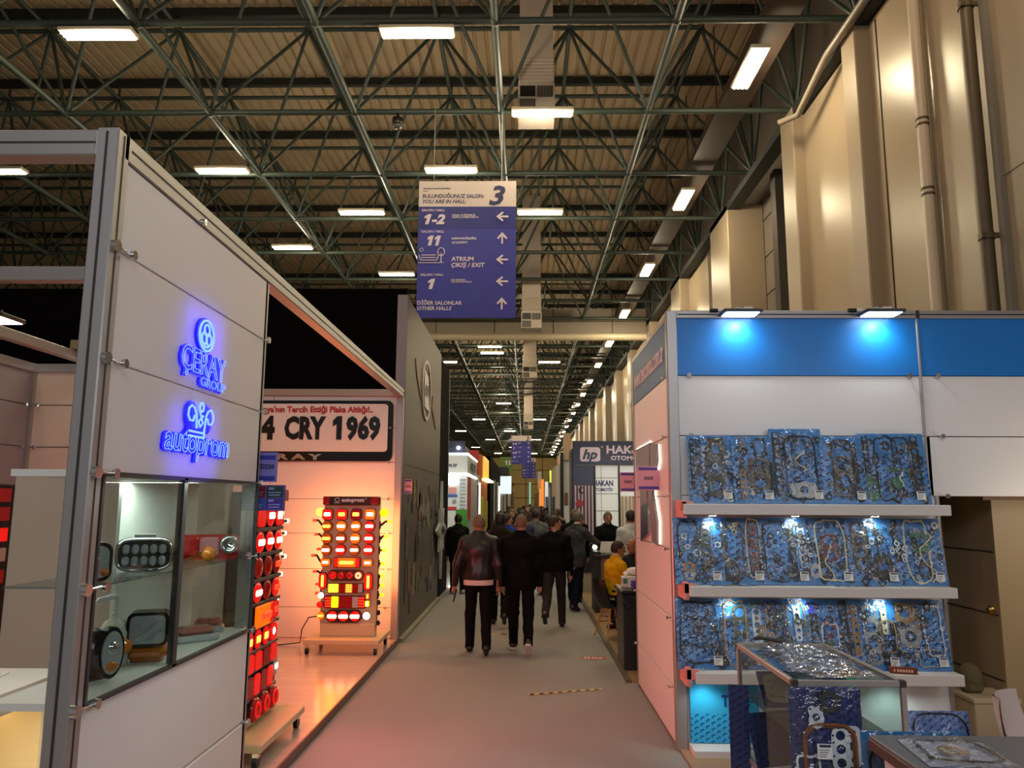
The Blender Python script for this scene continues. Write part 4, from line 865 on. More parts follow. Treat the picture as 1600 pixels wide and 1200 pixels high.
# ================================================================== STAND ON THE RIGHT (gasket maker)
XR, YF = 1.24, 6.65
BLUE = mat('header_blue', '0a74c4', .42); STEELB = mat('banner_steel_blue', '356795', .45)
WOODF = mat('wood_floor', 'a98a62', .35, var=.25, vscale=1.5)
solo('stand_floor', MB().box(XR+.02, 6.2, 2.0, 8.8, 0, .02), WOODF, 'wood laminate floor of the gasket stand', 'floor', kind='structure')
t = thing('gasket_stand', 'white exhibition wall with blue header facing the entrance side', 'exhibition wall', (2.5, YF, 0))
part(t, 'corner_post', MB().rbox(XR-.005, XR+.085, YF-.03, YF+.06, 0, 3.67, .006), ALU); part(t, 'rear_post', MB().rbox(XR, XR+.08, 8.82, 8.9, 0, 3.65, .006), ALU)
o = part(t, 'top_rail', MB().rbox(XR+.08, 6.2, YF-.03, YF+.06, 3.6, 3.67, .005), ALU); part(o, 'groove', MB().box(XR+.09, 6.2, YF-.033, YF-.029, 3.628, 3.638).box(3.415, 3.445, YF-.034, YF-.028, 3.6, 3.67), SEAM)
part(t, 'side_rail', MB().rbox(XR, XR+.08, YF+.06, 8.85, 3.59, 3.65, .005), ALU)
part(t, 'header_panel', MB().box(XR+.085, 3.415, YF-.008, YF+.02, 3.095, 3.6), BLUE); part(t, 'header_panel', MB().box(3.435, 6.2, YF-.008, YF+.02, 3.095, 3.6), BLUE)
for x0, x1, z0, z1 in ((XR+.085, 3.415, 2.57, 3.09), (3.435, 6.2, 2.57, 3.09), (3.435, 6.2, 2.06, 2.562), (XR+.085, 3.47, 2.06, 2.562), (XR+.085, 3.47, 1.36, 2.055), (XR+.085, 3.47, .7, 1.355), (XR+.085, 3.47, .06, .695)):
    part(t, 'panel', MB().rbox(x0, x1, YF, YF+.03, z0, z1, .003), WHITE)
part(t, 'bay_post', MB().rbox(3.415, 3.435, YF-.02, YF+.05, 2.06, 3.6, .004).rbox(3.47, 3.5, YF-.02, YF+.08, 0, 2.06, .004), ALU)
sz = [.03, .47, 1.03, 1.60, 2.05, 2.565]
for z0, z1 in zip(sz[:-1], sz[1:]): part(t, 'side_panel', MB().rbox(XR+.005, XR+.03, YF+.07, 8.83, z0+.004, z1-.004, .003), WHITE)
part(t, 'side_panel', MB().rbox(XR+.005, XR+.03, YF+.07, 8.83, 2.57, 3.09, .003), WHITE)
part(t, 'seam_backing', MB().box(XR+.032, XR+.04, YF+.07, 8.83, .03, 3.59).box(XR+.09, 3.47, YF+.032, YF+.04, .06, 2.06).box(XR+.09, 6.2, YF+.032, YF+.04, 2.07, 3.6), SEAM); part(t, 'side_banner', MB().box(XR+.003, XR+.03, YF+.07, 8.83, 3.095, 3.59), STEELB)
part(t, 'edge_bead', MB().box(XR+.0, XR+.006, YF+.06, YF+.075, .03, 3.59), mat('red_edge', 'b5473c', .5))
m = MB(); text(m, 'www.tekconta.com.tr', (XR+.002, 8.72, 3.26), (0, -1, 0), UZ, .2, 1.88, bold=.01); part(t, 'web_address', m, mat('banner_ink', 'e3d3d2', .5))
m = MB()
for z in (3.09, 2.565, 2.06): 
    for x in (1.42, 3.32, 3.56): knobp(t, (x, YF-.005, z), (0, -1, 0), .02)
for z in sz[1:]+[3.09]: knobp(t, (XR+.004, YF+.12, z), (-1, 0, 0), .016); knobp(t, (XR+.004, 8.78, z), (-1, 0, 0), .016)
part(t, 'base_plinth', MB().box(XR+.09, 3.47, YF-.25, YF, .02, .07), WHITE)
# letter sign with light behind it on the side wall
t = thing('letter_sign', 'back-lit T and K letter sign on the side wall facing the aisle', 'sign', (XR, 8, 1.6))
GR = mat('letter_grey', '7f7a7c', .35); GRD = mat('letter_violet', '2b2145', .3); TX = Matrix.Translation((XR-.02, 0, 0)) @ Matrix.Rotation(PI/2, 4, 'Z')
# local outline x -> +Y; seen from the aisle the letters read from far to near
def yz(px, py): p = at(px, py, 'X', XR-.021); return (p.y, p.z)
T_ = [yz(993, 703), yz(1014, 692), yz(1014, 728), yz(1009, 731), yz(1012, 835), yz(1001, 846), yz(999, 735), yz(994, 738)]
K1 = [yz(1015, 695), yz(1024, 694), yz(1025, 716), yz(1018, 770), yz(1026, 815), yz(1026, 852), yz(1018, 846), yz(1013, 782), yz(1013, 760), yz(1016, 722)]
for poly, nm in ((T_, 'letter'), (K1, 'letter')):
    m = MB(); m.prism(poly, .03, TX); part(t, nm, m, GR)
lo = [yz(1002, 790), yz(1011, 786), yz(1012, 834), yz(1001, 845)]; m = MB(); m.prism(lo, .006, Matrix.Translation((XR-.023, 0, 0)) @ Matrix.Rotation(PI/2, 4, 'Z')); part(t, 'letter_foot', m, GRD)
LB = lamp_mat('led_backlight', 'fff1d8', 3)
m = MB()
for a, b in ((yz(993, 702), yz(1014, 690)), (yz(1027, 694), yz(1028, 720)), (yz(1028, 720), yz(1021, 770)), (yz(1021, 770), yz(1028, 815)), (yz(1028, 815), yz(1028, 850)), (yz(1014, 735), yz(1013, 800)), (yz(1013, 800), yz(1019, 848))):
    m.tube((XR-.006, a[0], a[1]), (XR-.006, b[0], b[1]), .007, n=6)
part(t, 'led_strip', m, LB)
def plate_sign(label, x0, x1, z0, z1, y, txt, col, band, ink):
    t = thing('number_plate', label, 'sign', ((x0+x1)/2, y, z0)); h = z1-z0
    part(t, 'plate', MB().box(x0, x1, y, y+.01, z0, z1), col); part(t, 'band', MB().box(x0+.01, x1-.01, y-.002, y, z0+h*.04, z0+h*.16), band); part(t, 'band', MB().box(x0+.01, x1-.01, y-.002, y, z1-h*.16, z1-h*.04), band)
    m = MB(); text(m, txt, ((x0+x1)/2, y-.001, (z0+z1)/2-h*.05), RX, UZ, h*.12, bold=.02, align='C'); part(t, 'number', m, ink)
PINKP = mat('pink_plate', 'd69aa8', .5); VIO = mat('violet_band', '4a3f98', .5); INKV = mat('plate_ink_violet', '3a2340', .5)
a, b = at(1017, 766, 'Y', 7.2), at(1042, 729, 'Y', 7.2)
plate_sign('pink stand number plate reading D235 standing out from the letter sign', XR-.2, XR+.004, a.z, b.z, 7.2, 'D235', PINKP, VIO, INKV)
a, b = at(969, 768, 'Y', 8.86), at(993, 738, 'Y', 8.86)
plate_sign('pink stand number plate behind the end of the side wall, before the slats', a.x, b.x, a.z, b.z, 8.86, 'D233', PINKP, VIO, INKV)
# floodlights on the top rail
for k, (px, lb) in enumerate(((1157, 'left floodlight clipped above the blue header'), (1377, 'right floodlight clipped above the blue header beside the panel seam'))):
    p = at(px, 491, 'Y', YF-.14); t = thing('floodlight', lb, 'floodlight', (p.x, YF-.14, p.z)); x, y, z = p
    part(t, 'head', MB().rbox(x-.17, x+.17, y-.1, y+.1, z, z+.03, .01), mat('flood_body', '2d3a48', .4))
    part(t, 'glowing_face', MB().box(x-.14, x+.14, y-.085, y+.085, z-.005, z), LEDW)
    part(t, 'bracket', MB().tube((x, y+.08, z+.03), (x, YF+.02, z+.05), .012, n=6).cbox((x, YF+.02, z+.03), (.06, .06, .05)), ALU)
    part(t, 'plug', MB().tube((x-.24, y+.1, z+.06), (x-.17, y+.1, z+.06), .018, n=8), BLACK); part(t, 'cable_joint', MB().tube((x-.17, y+.1, z+.06), (x-.12, y+.1, z+.06), .016, n=8).path([(x-.12, y+.1, z+.06), (x-.06, y+.12, z+.07), (x, y+.08, z+.08), (x+.1, y+.1, z+.07)], .005, 5).cbox((x+.1, y+.1, z+.07), (.07, .03, .04)), WHITE)
    spot('flood_beam', (x, YF-.085, z-.02), (x, YF-.02, z-.4), 17, (.80, .97, 1), 140, .8, .05)
# shelves
SHW = mat('shelf_white', 'd8d2cb', .35)
SHELF = ((1.985, 1.90, 3.42), (1.335, 1.255, 3.42), (.675, .59, 3.42))
for k, (zt, zb, x1) in enumerate(SHELF):
    t = thing('wall_shelf', f'{["top", "middle", "bottom"][k]} white wall shelf carrying gasket packs', 'shelf', (2.4, YF-.15, zb))
    part(t, 'board', MB().rbox(XR+.04+.03*k, x1+.0, YF-.34, YF-.002, zb, zt, .004), SHW)
    part(t, 'bracket', MB().rbox(XR+.03, XR+.075, YF-.3, YF-.03, zb-.03, zt+.03, .006).rbox(XR+.03, XR+.13, YF-.3, YF-.27, zt-.06, zt+.02, .004), mat('bracket_pink', 'd88f86', .45))
    for px in (((1115, 1245, 1370), (1140, 1250, 1375), (1095, 1385))[k]):
        x = at(px, 815, 'Y', YF-.2).x
        o = part(t, 'spot_light', MB().lathe([(.035, 0), (.035, .012)], Matrix.Translation((x, YF-.17, zb-.012)), 14), CHROME); part(o, 'led_disc', MB().lathe([(.03, 0), (.03, .002)], Matrix.Translation((x, YF-.17, zb-.014)), 14), LEDW)
        spot('shelf_spot', (x, YF-.19, zb-.03), (x, YF-.1, zb-.5), 3.6, (.78, 1, .95), 130, .8, .03)
# ---- gasket packs
def card_mat(name, base, dark, light, plain_top=.40, plain_bot=.045, cell=.062):
    N = Nodes(name); c = N.n('ShaderNodeTexCoord'); mp = N.n('ShaderNodeMapping'); mp.inputs['Rotation'].default_value = (0, math.radians(32), 0); N.l(c.outputs['Object'], mp.inputs['Vector'])
    sp = N.n('ShaderNodeSeparateXYZ'); N.l(mp.outputs[0], sp.inputs[0]); s0 = N.n('ShaderNodeSeparateXYZ'); N.l(c.outputs['Object'], s0.inputs[0])
    v = N.mathn('DIVIDE', sp.outputs[2], cell*.72); row = N.mathn('FLOOR', v); fv = N.mathn('FRACT', v)
    u = N.mathn('ADD', N.mathn('DIVIDE', sp.outputs[0], cell), N.mathn('MULTIPLY', row, .5)); fu = N.mathn('FRACT', u)
    du = N.mathn('SUBTRACT', fu, .42); dv = N.mathn('SUBTRACT', fv, .25)
    body = N.mathn('MULTIPLY', N.mathn('LESS_THAN', N.mathn('ADD', N.mathn('MULTIPLY', du, du), N.mathn('MULTIPLY', dv, dv)), .135), N.mathn('GREATER_THAN', fv, .2))
    notch = N.mathn('MULTIPLY', N.mathn('LESS_THAN', N.mathn('ABSOLUTE', N.mathn('SUBTRACT', fu, .42)), .06), N.mathn('LESS_THAN', fv, .36))
    mask = N.mathn('MULTIPLY', body, N.mathn('SUBTRACT', 1.0, notch))
    band = N.mathn('MULTIPLY', N.mathn('LESS_THAN', s0.outputs[2], plain_top), N.mathn('GREATER_THAN', s0.outputs[2], plain_bot))
    N.l(N.mix(N.mathn('MULTIPLY', mask, band), N.mix(N.noise(3, 2, c.outputs['Object']), srgb(base), srgb(light)), srgb(dark)), N.b.inputs['Base Color']); N.b.inputs['Roughness'].default_value = .4
    return N.m
CARD = card_mat('pack_card', '2574b4', '122a72', '2f86c4'); CARDN = card_mat('pack_card_night', '262f5c', '171d44', '313c70', 9, -9, .05); CARDB = card_mat('pack_card_blue', '4d78b8', '2f4a94', '5f8ac4', 9, -9, .055)
FILM = film('pack_film'); FILMH = film('pack_film_flat', 1.2, 9, 1.0)
GM = {'black': mat('gasket_black', '15150f', .45), 'graphite': mat('gasket_graphite', '33352f', .5), 'olive': mat('gasket_olive', '4b4a38', .5), 'tan': mat('gasket_tan', '8c7246', .5), 'cream': mat('gasket_cream', 'c9c3a0', .5), 'rust': mat('gasket_rust', '7c3f2c', .5),
      'steel': mat('gasket_steel', '8e908c', .4, metal=.35), 'green': mat('gasket_green', '2f6b4a', .5), 'mint': mat('gasket_mint', '4fe39a', .5, emit=.12, ec='4fe39a'), 'white': mat('gasket_white', 'c4c8c8', .5), 'brown': mat('gasket_brown', '7a4a22', .5), 'blue': mat('gasket_blue', '2a2f8c', .4)}
LABEL = mat('sticker_paper', 'dcdad2', .5); LINK = mat('sticker_ink', '2b3550', .5)
def wob(rg, x0, z0, x1, z1, amp, n=40):
    """closed bumpy outline inside a rectangle"""
    ph = [rg.uniform(0, 6.28) for _ in range(4)]; out = []
    for k in range(n):
        q = 2*PI*k/n; e = 5.0; cx, sx = math.cos(q), math.sin(q)
        r = (abs(cx)**e+abs(sx)**e)**(-1/e); w = 1+amp*(math.sin(5*q+ph[0])+.7*math.sin(9*q+ph[1])+.5*math.sin(3*q+ph[2]))
        out.append(((x0+x1)/2+(x1-x0)/2*cx*r*w, (z0+z1)/2+(z1-z0)/2*sx*r*w))
    return out
def inset(poly, d):
    n = len(poly); cx = sum(p[0] for p in poly)/n; cz = sum(p[1] for p in poly)/n; out = []
    for k in range(n):
        a, b = Vector(poly[k-1]), Vector(poly[(k+1) % n]); tn = (b-a).normalized(); nr = Vector((-tn.y, tn.x)); p = Vector(poly[k]); q = p+nr*d
        out.append((q.x, q.y))
    return out
def gasket_kit(t, w, h, rg, L, y, kit):
    """lays gaskets on the card front: kit = list of (shape, colour, box)"""
    for kind, colr, (u0, v0, u1, v1) in kit:
        x0, x1, z0, z1 = -w/2+u0*w, -w/2+u1*w, v0*h, v1*h; m = MB(True); TT = L @ Matrix.Translation((0, y-rg.uniform(.004, .016), 0)) @ Matrix.Rotation(PI/2, 4, 'X')
        if kind == 'loop':
            o = wob(rg, x0, z0, x1, z1, .03); plate2d(m, [o, inset(o, .011)], TT, .006)
            for k in range(0, 40, 6): plate2d(m, [circ(o[k][0]*.98+.02*(x0+x1)/2, o[k][1]*.98+.02*(z0+z1)/2, .011, 10), circ(o[k][0]*.98+.02*(x0+x1)/2, o[k][1]*.98+.02*(z0+z1)/2, .005, 8)], TT, .008)
        elif kind == 'head':
            n = max(2, round((z1-z0)/max(.05, (x1-x0)*.85))); loops = [wob(rg, x0, z0, x1, z1, .012, 48)]; st = (z1-z0)/n; r = min(st, x1-x0)*.36
            for i in range(n):
                zc = z0+st*(i+.5); loops.append(circ((x0+x1)/2, zc, r, 18))
                for sx in (-1, 1): loops.append(circ((x0+x1)/2+sx*(x1-x0)*.4, z0+st*(i+.98) if i < n-1 else zc, .006, 8))
            plate2d(m, loops, TT, .004)
        elif kind == 'strip':
            n = max(3, int((z1-z0)/.05)); loops = [rrect(x0, z0, x1, z1, min(.02, (x1-x0)*.45))]
            for i in range(n): loops.append(circ((x0+x1)/2, z0+(z1-z0)*(i+.5)/n, (x1-x0)*(.34 if i % 2 else .22), 12))
            plate2d(m, loops, TT, .005)
        elif kind == 'rings':
            for _ in range(9):
                r = rg.uniform(.008, .022); c = (rg.uniform(x0+r, x1-r), rg.uniform(z0+r, z1-r)); plate2d(m, [circ(*c, r, 14), circ(*c, r*.62, 12)], TT @ Matrix.Translation((0, 0, rg.uniform(0, .006))), .004)
        elif kind == 'cover':
            o = rrect(x0, z0, x1, z1, (x1-x0)*.3, 6); plate2d(m, [o, rrect(x0+.012, z0+.012, x1-.012, z1-.012, (x1-x0)*.26, 6)], TT, .009)
        elif kind == 'hose':
            k = [(x0+(x1-x0)*(.5+.5*math.sin(i*.9+rg.random())), z0+(z1-z0)*i/9) for i in range(10)]
            m.path([L @ Vector((a, y-.014, b)) for a, b in k], .006, 6)
        elif kind == 'flange':
            o = wob(rg, x0, z0, x1, z1, .07, 36); cx, cz = (x0+x1)/2, (z0+z1)/2; r = min(x1-x0, z1-z0)*.27
            plate2d(m, [o, circ(cx, cz, r, 16)]+[circ(cx+(x1-x0)*.38*a, cz+(z1-z0)*.38*b, .006, 8) for a in (-1, 1) for b in (-1, 1)], TT, .004)
        part(t, 'gasket', m, GM[colr])
def pack(label, x, y, z, w, h, kit, seed, lean=.2, rot=0.0, card=CARD, group=None, sticker=True, flat=False, bag=True):
    rg = random.Random(seed); t = thing('gasket_pack', label, 'gasket pack', (x, y, z), rot, group)
    L = Matrix.Rotation(-(PI/2) if flat else -lean, 4, 'X')
    m = MB(True); m.rbox(-w/2, w/2, -.004, 0, 0, h, .002, L); part(t, 'card', m, card)
    gasket_kit(t, w, h, rg, L, -.006, kit)
    if group:      # the loose small parts every kit is filled up with
        m = [MB(True), MB(True), MB(True)]
        for q in range(34):
            r = rg.uniform(.012, .034); c = (rg.uniform(-w*.43, w*.43), rg.uniform(h*.05, h*.9)); TT = L @ Matrix.Translation((0, -.006-rg.uniform(.001, .014), 0)) @ Matrix.Rotation(PI/2, 4, 'X')
            o = [(c[0]+(x_-c[0])*(1.0+.25*math.sin(3*k_+q)), c[1]+(z_-c[1])*(1.35 if q % 3 == 0 else 1)) for k_, (x_, z_) in enumerate(circ(*c, r, 12))]
            plate2d(m[q % 3], [o, circ(*c, r*.55, 10)], TT, .003)
        for q, cn in enumerate(('black', 'graphite', rg.choice(('olive', 'graphite', 'white', 'olive')))): part(t, 'small_gaskets', m[q], GM[cn])
    if bag:
        ph = [rg.uniform(0, 6) for _ in range(6)]
        def f(u, v):
            e = min(1, 6*min(u, 1-u), 8*min(v, 1-v)); return L @ Vector((-w/2-.004+(w+.008)*u, -.008-e*(.018+.006*math.sin(9*u+ph[0]+4*v)*math.sin(11*v+ph[1])+.004*math.sin(23*u+ph[2]+13*v+ph[3])), (h+.004)*v))
        part(t, 'plastic_bag', MB(True).grid(f, 18, 22), FILM)
    if sticker:
        sx, sz_ = (w*.32, h*.06) if sticker is True else sticker; TT = L @ Matrix.Translation((sx, -.034, sz_)); m = MB(True); m.box(-.035, .035, -.001, 0, 0, .07, TT); m.mi = 1; m.box(-.025, .03, -.002, -.001, .054, .066, TT)
        for q in range(4): m.box(-.028, .005+.006*q, -.0016, -.001, .01+q*.01, .013+q*.01, TT)
        part(t, 'price_sticker', m, [LABEL, LINK])
    return t
KITS = [
 [('head', 'olive', (.38, .1, .8, .9)), ('strip', 'black', (.05, .2, .15, .95)), ('rings', 'graphite', (.15, .2, .45, .6)), ('flange', 'olive', (.45, .62, .85, .97)), ('rings', 'graphite', (.3, .06, .8, .3)), ('strip', 'black', (.18, .45, .3, .95))],
 [('flange', 'tan', (.15, .78, .38, .98)), ('head', 'olive', (.35, .2, .95, .66)), ('strip', 'tan', (.16, .06, .3, .5)), ('flange', 'cream', (.34, .05, .55, .26)), ('loop', 'graphite', (.55, .68, .85, .96)), ('rings', 'black', (.4, .3, .95, .6)), ('strip', 'black', (.9, .1, .98, .6))],
 [('cover', 'black', (.25, .05, .85, .9)), ('flange', 'steel', (.32, .08, .8, .28)), ('strip', 'graphite', (.04, .1, .2, .95)), ('loop', 'olive', (.4, .45, .7, .85)), ('hose', 'cream', (.45, .42, .65, .7)), ('rings', 'graphite', (.1, .75, .6, .97))],
 [('cover', 'graphite', (.25, .1, .75, .95)), ('head', 'olive', (.3, .2, .7, .7)), ('flange', 'brown', (.14, .55, .32, .9)), ('rings', 'olive', (.08, .1, .5, .35)), ('strip', 'black', (.76, .15, .84, .9))],
 [('strip', 'black', (.06, .1, .16, .96)), ('strip', 'black', (.78, .1, .9, .96)), ('loop', 'black', (.22, .04, .6, .95)), ('flange', 'green', (.35, .1, .7, .5)), ('cover', 'black', (.5, .1, .76, .95)), ('rings', 'graphite', (.3, .55, .75, .9)), ('flange', 'green', (.04, .05, .25, .4)), ('hose', 'white', (.55, .25, .6, .45))],
 [('loop', 'black', (.08, .3, .5, .95)), ('head', 'olive', (.55, .2, .75, .9)), ('flange', 'tan', (.14, .18, .4, .32)), ('flange', 'steel', (.18, .06, .38, .2)), ('rings', 'graphite', (.45, .05, .8, .3)), ('rings', 'olive', (.5, .6, .9, .9))],
 [('loop', 'olive', (.1, .12, .55, .95)), ('strip', 'rust', (.68, .15, .84, .95)), ('loop', 'cream', (.6, .1, .92, .98)), ('rings', 'cream', (.2, .7, .5, .95)), ('flange', 'graphite', (.1, .05, .4, .35)), ('loop', 'graphite', (.3, .15, .75, .4)), ('flange', 'steel', (.14, .22, .28, .4))],
 [('loop', 'graphite', (.05, .05, .6, .95)), ('strip', 'graphite', (.62, .1, .72, .92)), ('head', 'white', (.78, .25, .94, .92)), ('rings', 'graphite', (.3, .06, .7, .4)), ('rings', 'steel', (.6, .4, .95, .8))],
 [('strip', 'black', (.04, .3, .16, .95)), ('loop', 'cream', (.25, .06, .85, .97)), ('hose', 'cream', (.4, .06, .55, .6)), ('head', 'rust', (.35, .35, .7, .75)), ('rings', 'olive', (.2, .1, .8, .4)), ('flange', 'steel', (.08, .1, .3, .3)), ('rings', 'white', (.02, .4, .3, .9))],
 [('head', 'olive', (.08, .2, .4, .95)), ('loop', 'graphite', (.42, .3, .62, .95)), ('rings', 'olive', (.1, .1, .6, .6)), ('flange', 'graphite', (.5, .1, .85, .45)), ('flange', 'steel', (.35, .08, .55, .25)), ('rings', 'graphite', (.6, .5, .95, .95))],
 [('strip', 'black', (.04, .35, .16, .98)), ('loop', 'cream', (.25, .04, .72, .97)), ('flange', 'green', (.4, .5, .75, .8)), ('rings', 'white', (.04, .3, .3, .7)), ('hose', 'cream', (.5, .05, .8, .8)), ('head', 'graphite', (.45, .12, .7, .5))],
 [('loop', 'black', (.06, .08, .88, .95)), ('rings', 'graphite', (.2, .4, .7, .75)), ('loop', 'graphite', (.4, .3, .75, .7)), ('rings', 'black', (.1, .55, .5, .9))],
 [('loop', 'tan', (.12, .04, .6, .97)), ('head', 'olive', (.3, .1, .62, .9)), ('strip', 'white', (.72, .3, .9, .85)), ('flange', 'tan', (.82, .45, .98, .62)), ('flange', 'green', (.55, .82, .95, .98)), ('strip', 'graphite', (.02, .0, .1, .7))],
 [('strip', 'tan', (.1, .2, .24, .9)), ('head', 'graphite', (.28, .2, .5, .95)), ('loop', 'tan', (.55, .05, .95, .97)), ('strip', 'white', (.7, .4, .84, .9)), ('flange', 'blue', (.08, .78, .35, .97))],
 [('strip', 'black', (.14, .15, .3, .95)), ('strip', 'graphite', (.75, .1, .92, .98)), ('flange', 'blue', (.05, .72, .35, .95)), ('rings', 'rust', (.3, .4, .7, .7)), ('rings', 'steel', (.4, .1, .9, .5)), ('loop', 'white', (.35, .3, .7, .65))],
 [('strip', 'tan', (.06, .2, .2, .92)), ('head', 'steel', (.3, .08, .62, .92)), ('strip', 'cream', (.68, .5, .8, .95)), ('rings', 'steel', (.15, .02, .5, .35)), ('loop', 'tan', (.62, .25, .95, .7)), ('rings', 'graphite', (.6, .1, .95, .4))],
 [('flange', 'tan', (.1, .65, .42, .95)), ('flange', 'steel', (.12, .32, .5, .62)), ('strip', 'tan', (.42, .5, .52, .95)), ('loop', 'white', (.58, .2, .92, .92)), ('rings', 'steel', (.05, .08, .5, .35)), ('loop', 'steel', (.4, .05, .85, .3))]]
DESC = ['dense olive gaskets', 'a tan washer above an olive block', 'one big black rounded frame', 'a graphite frame and a brown flange', 'black frames over green sheets', 'a small gold bracket and dark loops', 'two cream rings and a rust strip', 'a large bare printed area and dark loops', 'cream hoses over rust sheets', 'olive sheets and a steel plate', 'a cream loop over green sheets', 'one thin black outline over bare print', 'a wide tan arch and green tops', 'tan strips and a pale loop', 'black chains and scattered rings', 'a steel plate with bores in the middle', 'tan and steel rings and a pale loop']
i = 0
for (x0, x1, ytop) in ((1.37, 1.75, 682), (1.74, 2.08, 683), (2.07, 2.51, 671), (2.48, 2.84, 683), (2.81, 3.37, 678)):
    h = at(1250, ytop, 'Y', YF-.09).z-1.985
    pack(f'blue gasket pack with {DESC[i]}, {["first","second","third","fourth","fifth"][i]} on the top shelf', (x0+x1)/2, YF-.16-.012*(i % 2), 1.987, x1-x0, h/math.cos(.2), KITS[i], i, .16, group='packs on the top shelf'); i += 1
for (x0, x1) in ((1.235, 1.62), (1.6, 1.96), (1.95, 2.32), (2.3, 2.68), (2.66, 3.04), (3.02, 3.42)):
    pack(f'blue gasket pack with {DESC[i]} on the middle shelf', (x0+x1)/2, YF-.2-.012*(i % 2), 1.337, x1-x0+.02, .545, KITS[i], i, .2, group='packs on the middle shelf'); i += 1
for (x0, x1) in ((1.24, 1.6), (1.58, 1.95), (1.93, 2.29), (2.27, 2.65), (2.63, 3.0), (2.98, 3.4)):
    pack(f'blue gasket pack with {DESC[i]} on the bottom shelf', (x0+x1)/2, YF-.2-.012*(i % 2), .677, x1-x0+.02, .55, KITS[i], i, .2, group='packs on the bottom shelf'); i += 1
for k, px in enumerate((1150, 1345)):
    x = at(px, 915, 'Y', YF-.28).x; solo('flat_bag', MB().grid(lambda u, v: (x-.2+.4*u, YF-.325+.09*v, 1.336+.012*math.sin(PI*u)*math.sin(PI*v)+.003*math.sin(17*u)), 14, 4), FILMH, ['flat clear bag lying on the middle shelf edge, left', 'flat clear bag lying on the middle shelf edge, right of centre'][k], 'plastic bag')
# poster and packs below the shelves
t = thing('poster', 'bright blue TK gasket poster standing under the bottom shelf', 'poster', (1.6, YF-.06, .07))
part(t, 'sheet', MB().box(1.345, 1.9, YF-.05, YF-.02, .075, .585), card_mat('poster_print', '29a3d6', '0c5aa0', '35b2e0', .30-.07, -1, .055))
m = MB(); text(m, 'TK', (1.6, YF-.052, .36), RX, UZ, .085, .12, bold=.03); text(m, 'GASKET', (1.735, YF-.052, .415), RX, UZ, .026, .13, bold=.02); text(m, 'Engine gaskets', (1.735, YF-.052, .39), RX, UZ, .013, .13); text(m, 'ORIGINAL', (1.735, YF-.052, .36), RX, UZ, .018, .1); part(t, 'lettering', m, mat('poster_ink', '16357c', .5))
pack('blue pack with a single black frame leaning below the right end of the bottom shelf', 3.13, 6.1, .022, .46, .43, [('cover', 'black', (.04, .04, .94, .97))], 40, .25, card=CARDB, sticker=(-.02, .17))
# ---- free-standing glass case with packs on top
cx0, cx1, cy0, cy1, cz0, cz1 = 1.365, 1.945, 4.14, 5.2, .46, 1.1
t = thing('showcase', 'aluminium framed glass showcase in front of the gasket shelves', 'showcase', ((cx0+cx1)/2, (cy0+cy1)/2, .02)); f = .026
m = MB()
for x in (cx0, cx1-f):
    for y in (cy0, cy1-f): m.rbox(x, x+f, y, y+f, .02, cz1-.02, .003)
    m.rbox(x, x+f, cy0, cy1, cz1-.03, cz1, .003); m.rbox(x, x+f, cy0, cy1, cz0-.03, cz0, .003)
for y in (cy0, cy1-f): m.rbox(cx0, cx1, y, y+f, cz1-.03, cz1, .003); m.rbox(cx0, cx1, y, y+f, cz0-.03, cz0, .003)
fr = part(t, 'frame', m, mat('case_alu', 'b8aea6', .3, metal=.5))
part(fr, 'corner_cap', MB().rbox(cx0-.003, cx0+.035, cy0-.003, cy0+.035, cz1-.033, cz1+.003, .005), mat('corner_cap', '3a3330', .5)); part(fr, 'corner_cap', MB().rbox(cx1-.035, cx1+.003, cy0-.003, cy0+.035, cz1-.033, cz1+.003, .005), mat('corner_cap', '3a3330', .5))
part(t, 'base_cabinet', MB().box(cx0+.01, cx1-.01, cy0+.01, cy1-.01, .02, cz0-.005), WHITE); part(t, 'cabinet_logo', MB().box(cx0+.006, cx0+.01, 4.2, 4.5, .2, .36), SIGNK)
part(t, 'glass_pane', MB().box(cx0+.008, cx0+.013, cy0+.03, cy1-.03, cz0, cz1-.03), glass('clear_glass')); part(t, 'glass_pane', MB().box(cx1-.013, cx1-.008, cy0+.03, cy1-.03, cz0, cz1-.03), glass('clear_glass'))
part(t, 'glass_pane', MB().box(cx0+.03, cx1-.03, cy0+.008, cy0+.013, cz0, cz1-.03), glass('clear_glass')); part(t, 'glass_top', MB().box(cx0+.02, cx1-.02, cy0+.02, cy1-.02, cz1-.012, cz1-.004), glass('clear_glass'))
part(t, 'glass_shelf', MB().box(cx0+.03, cx1-.03, cy0+.05, cy1-.03, .795, .801), mat('shelf_glass_edge', '50605a', .1, alpha=.55))
part(t, 'ledge', MB().box(cx0-.05, cx1+.1, 3.62, cy0-.005, .44, .47).box(cx0, cx1, 3.7, cy0-.005, .02, .44), WHITE)
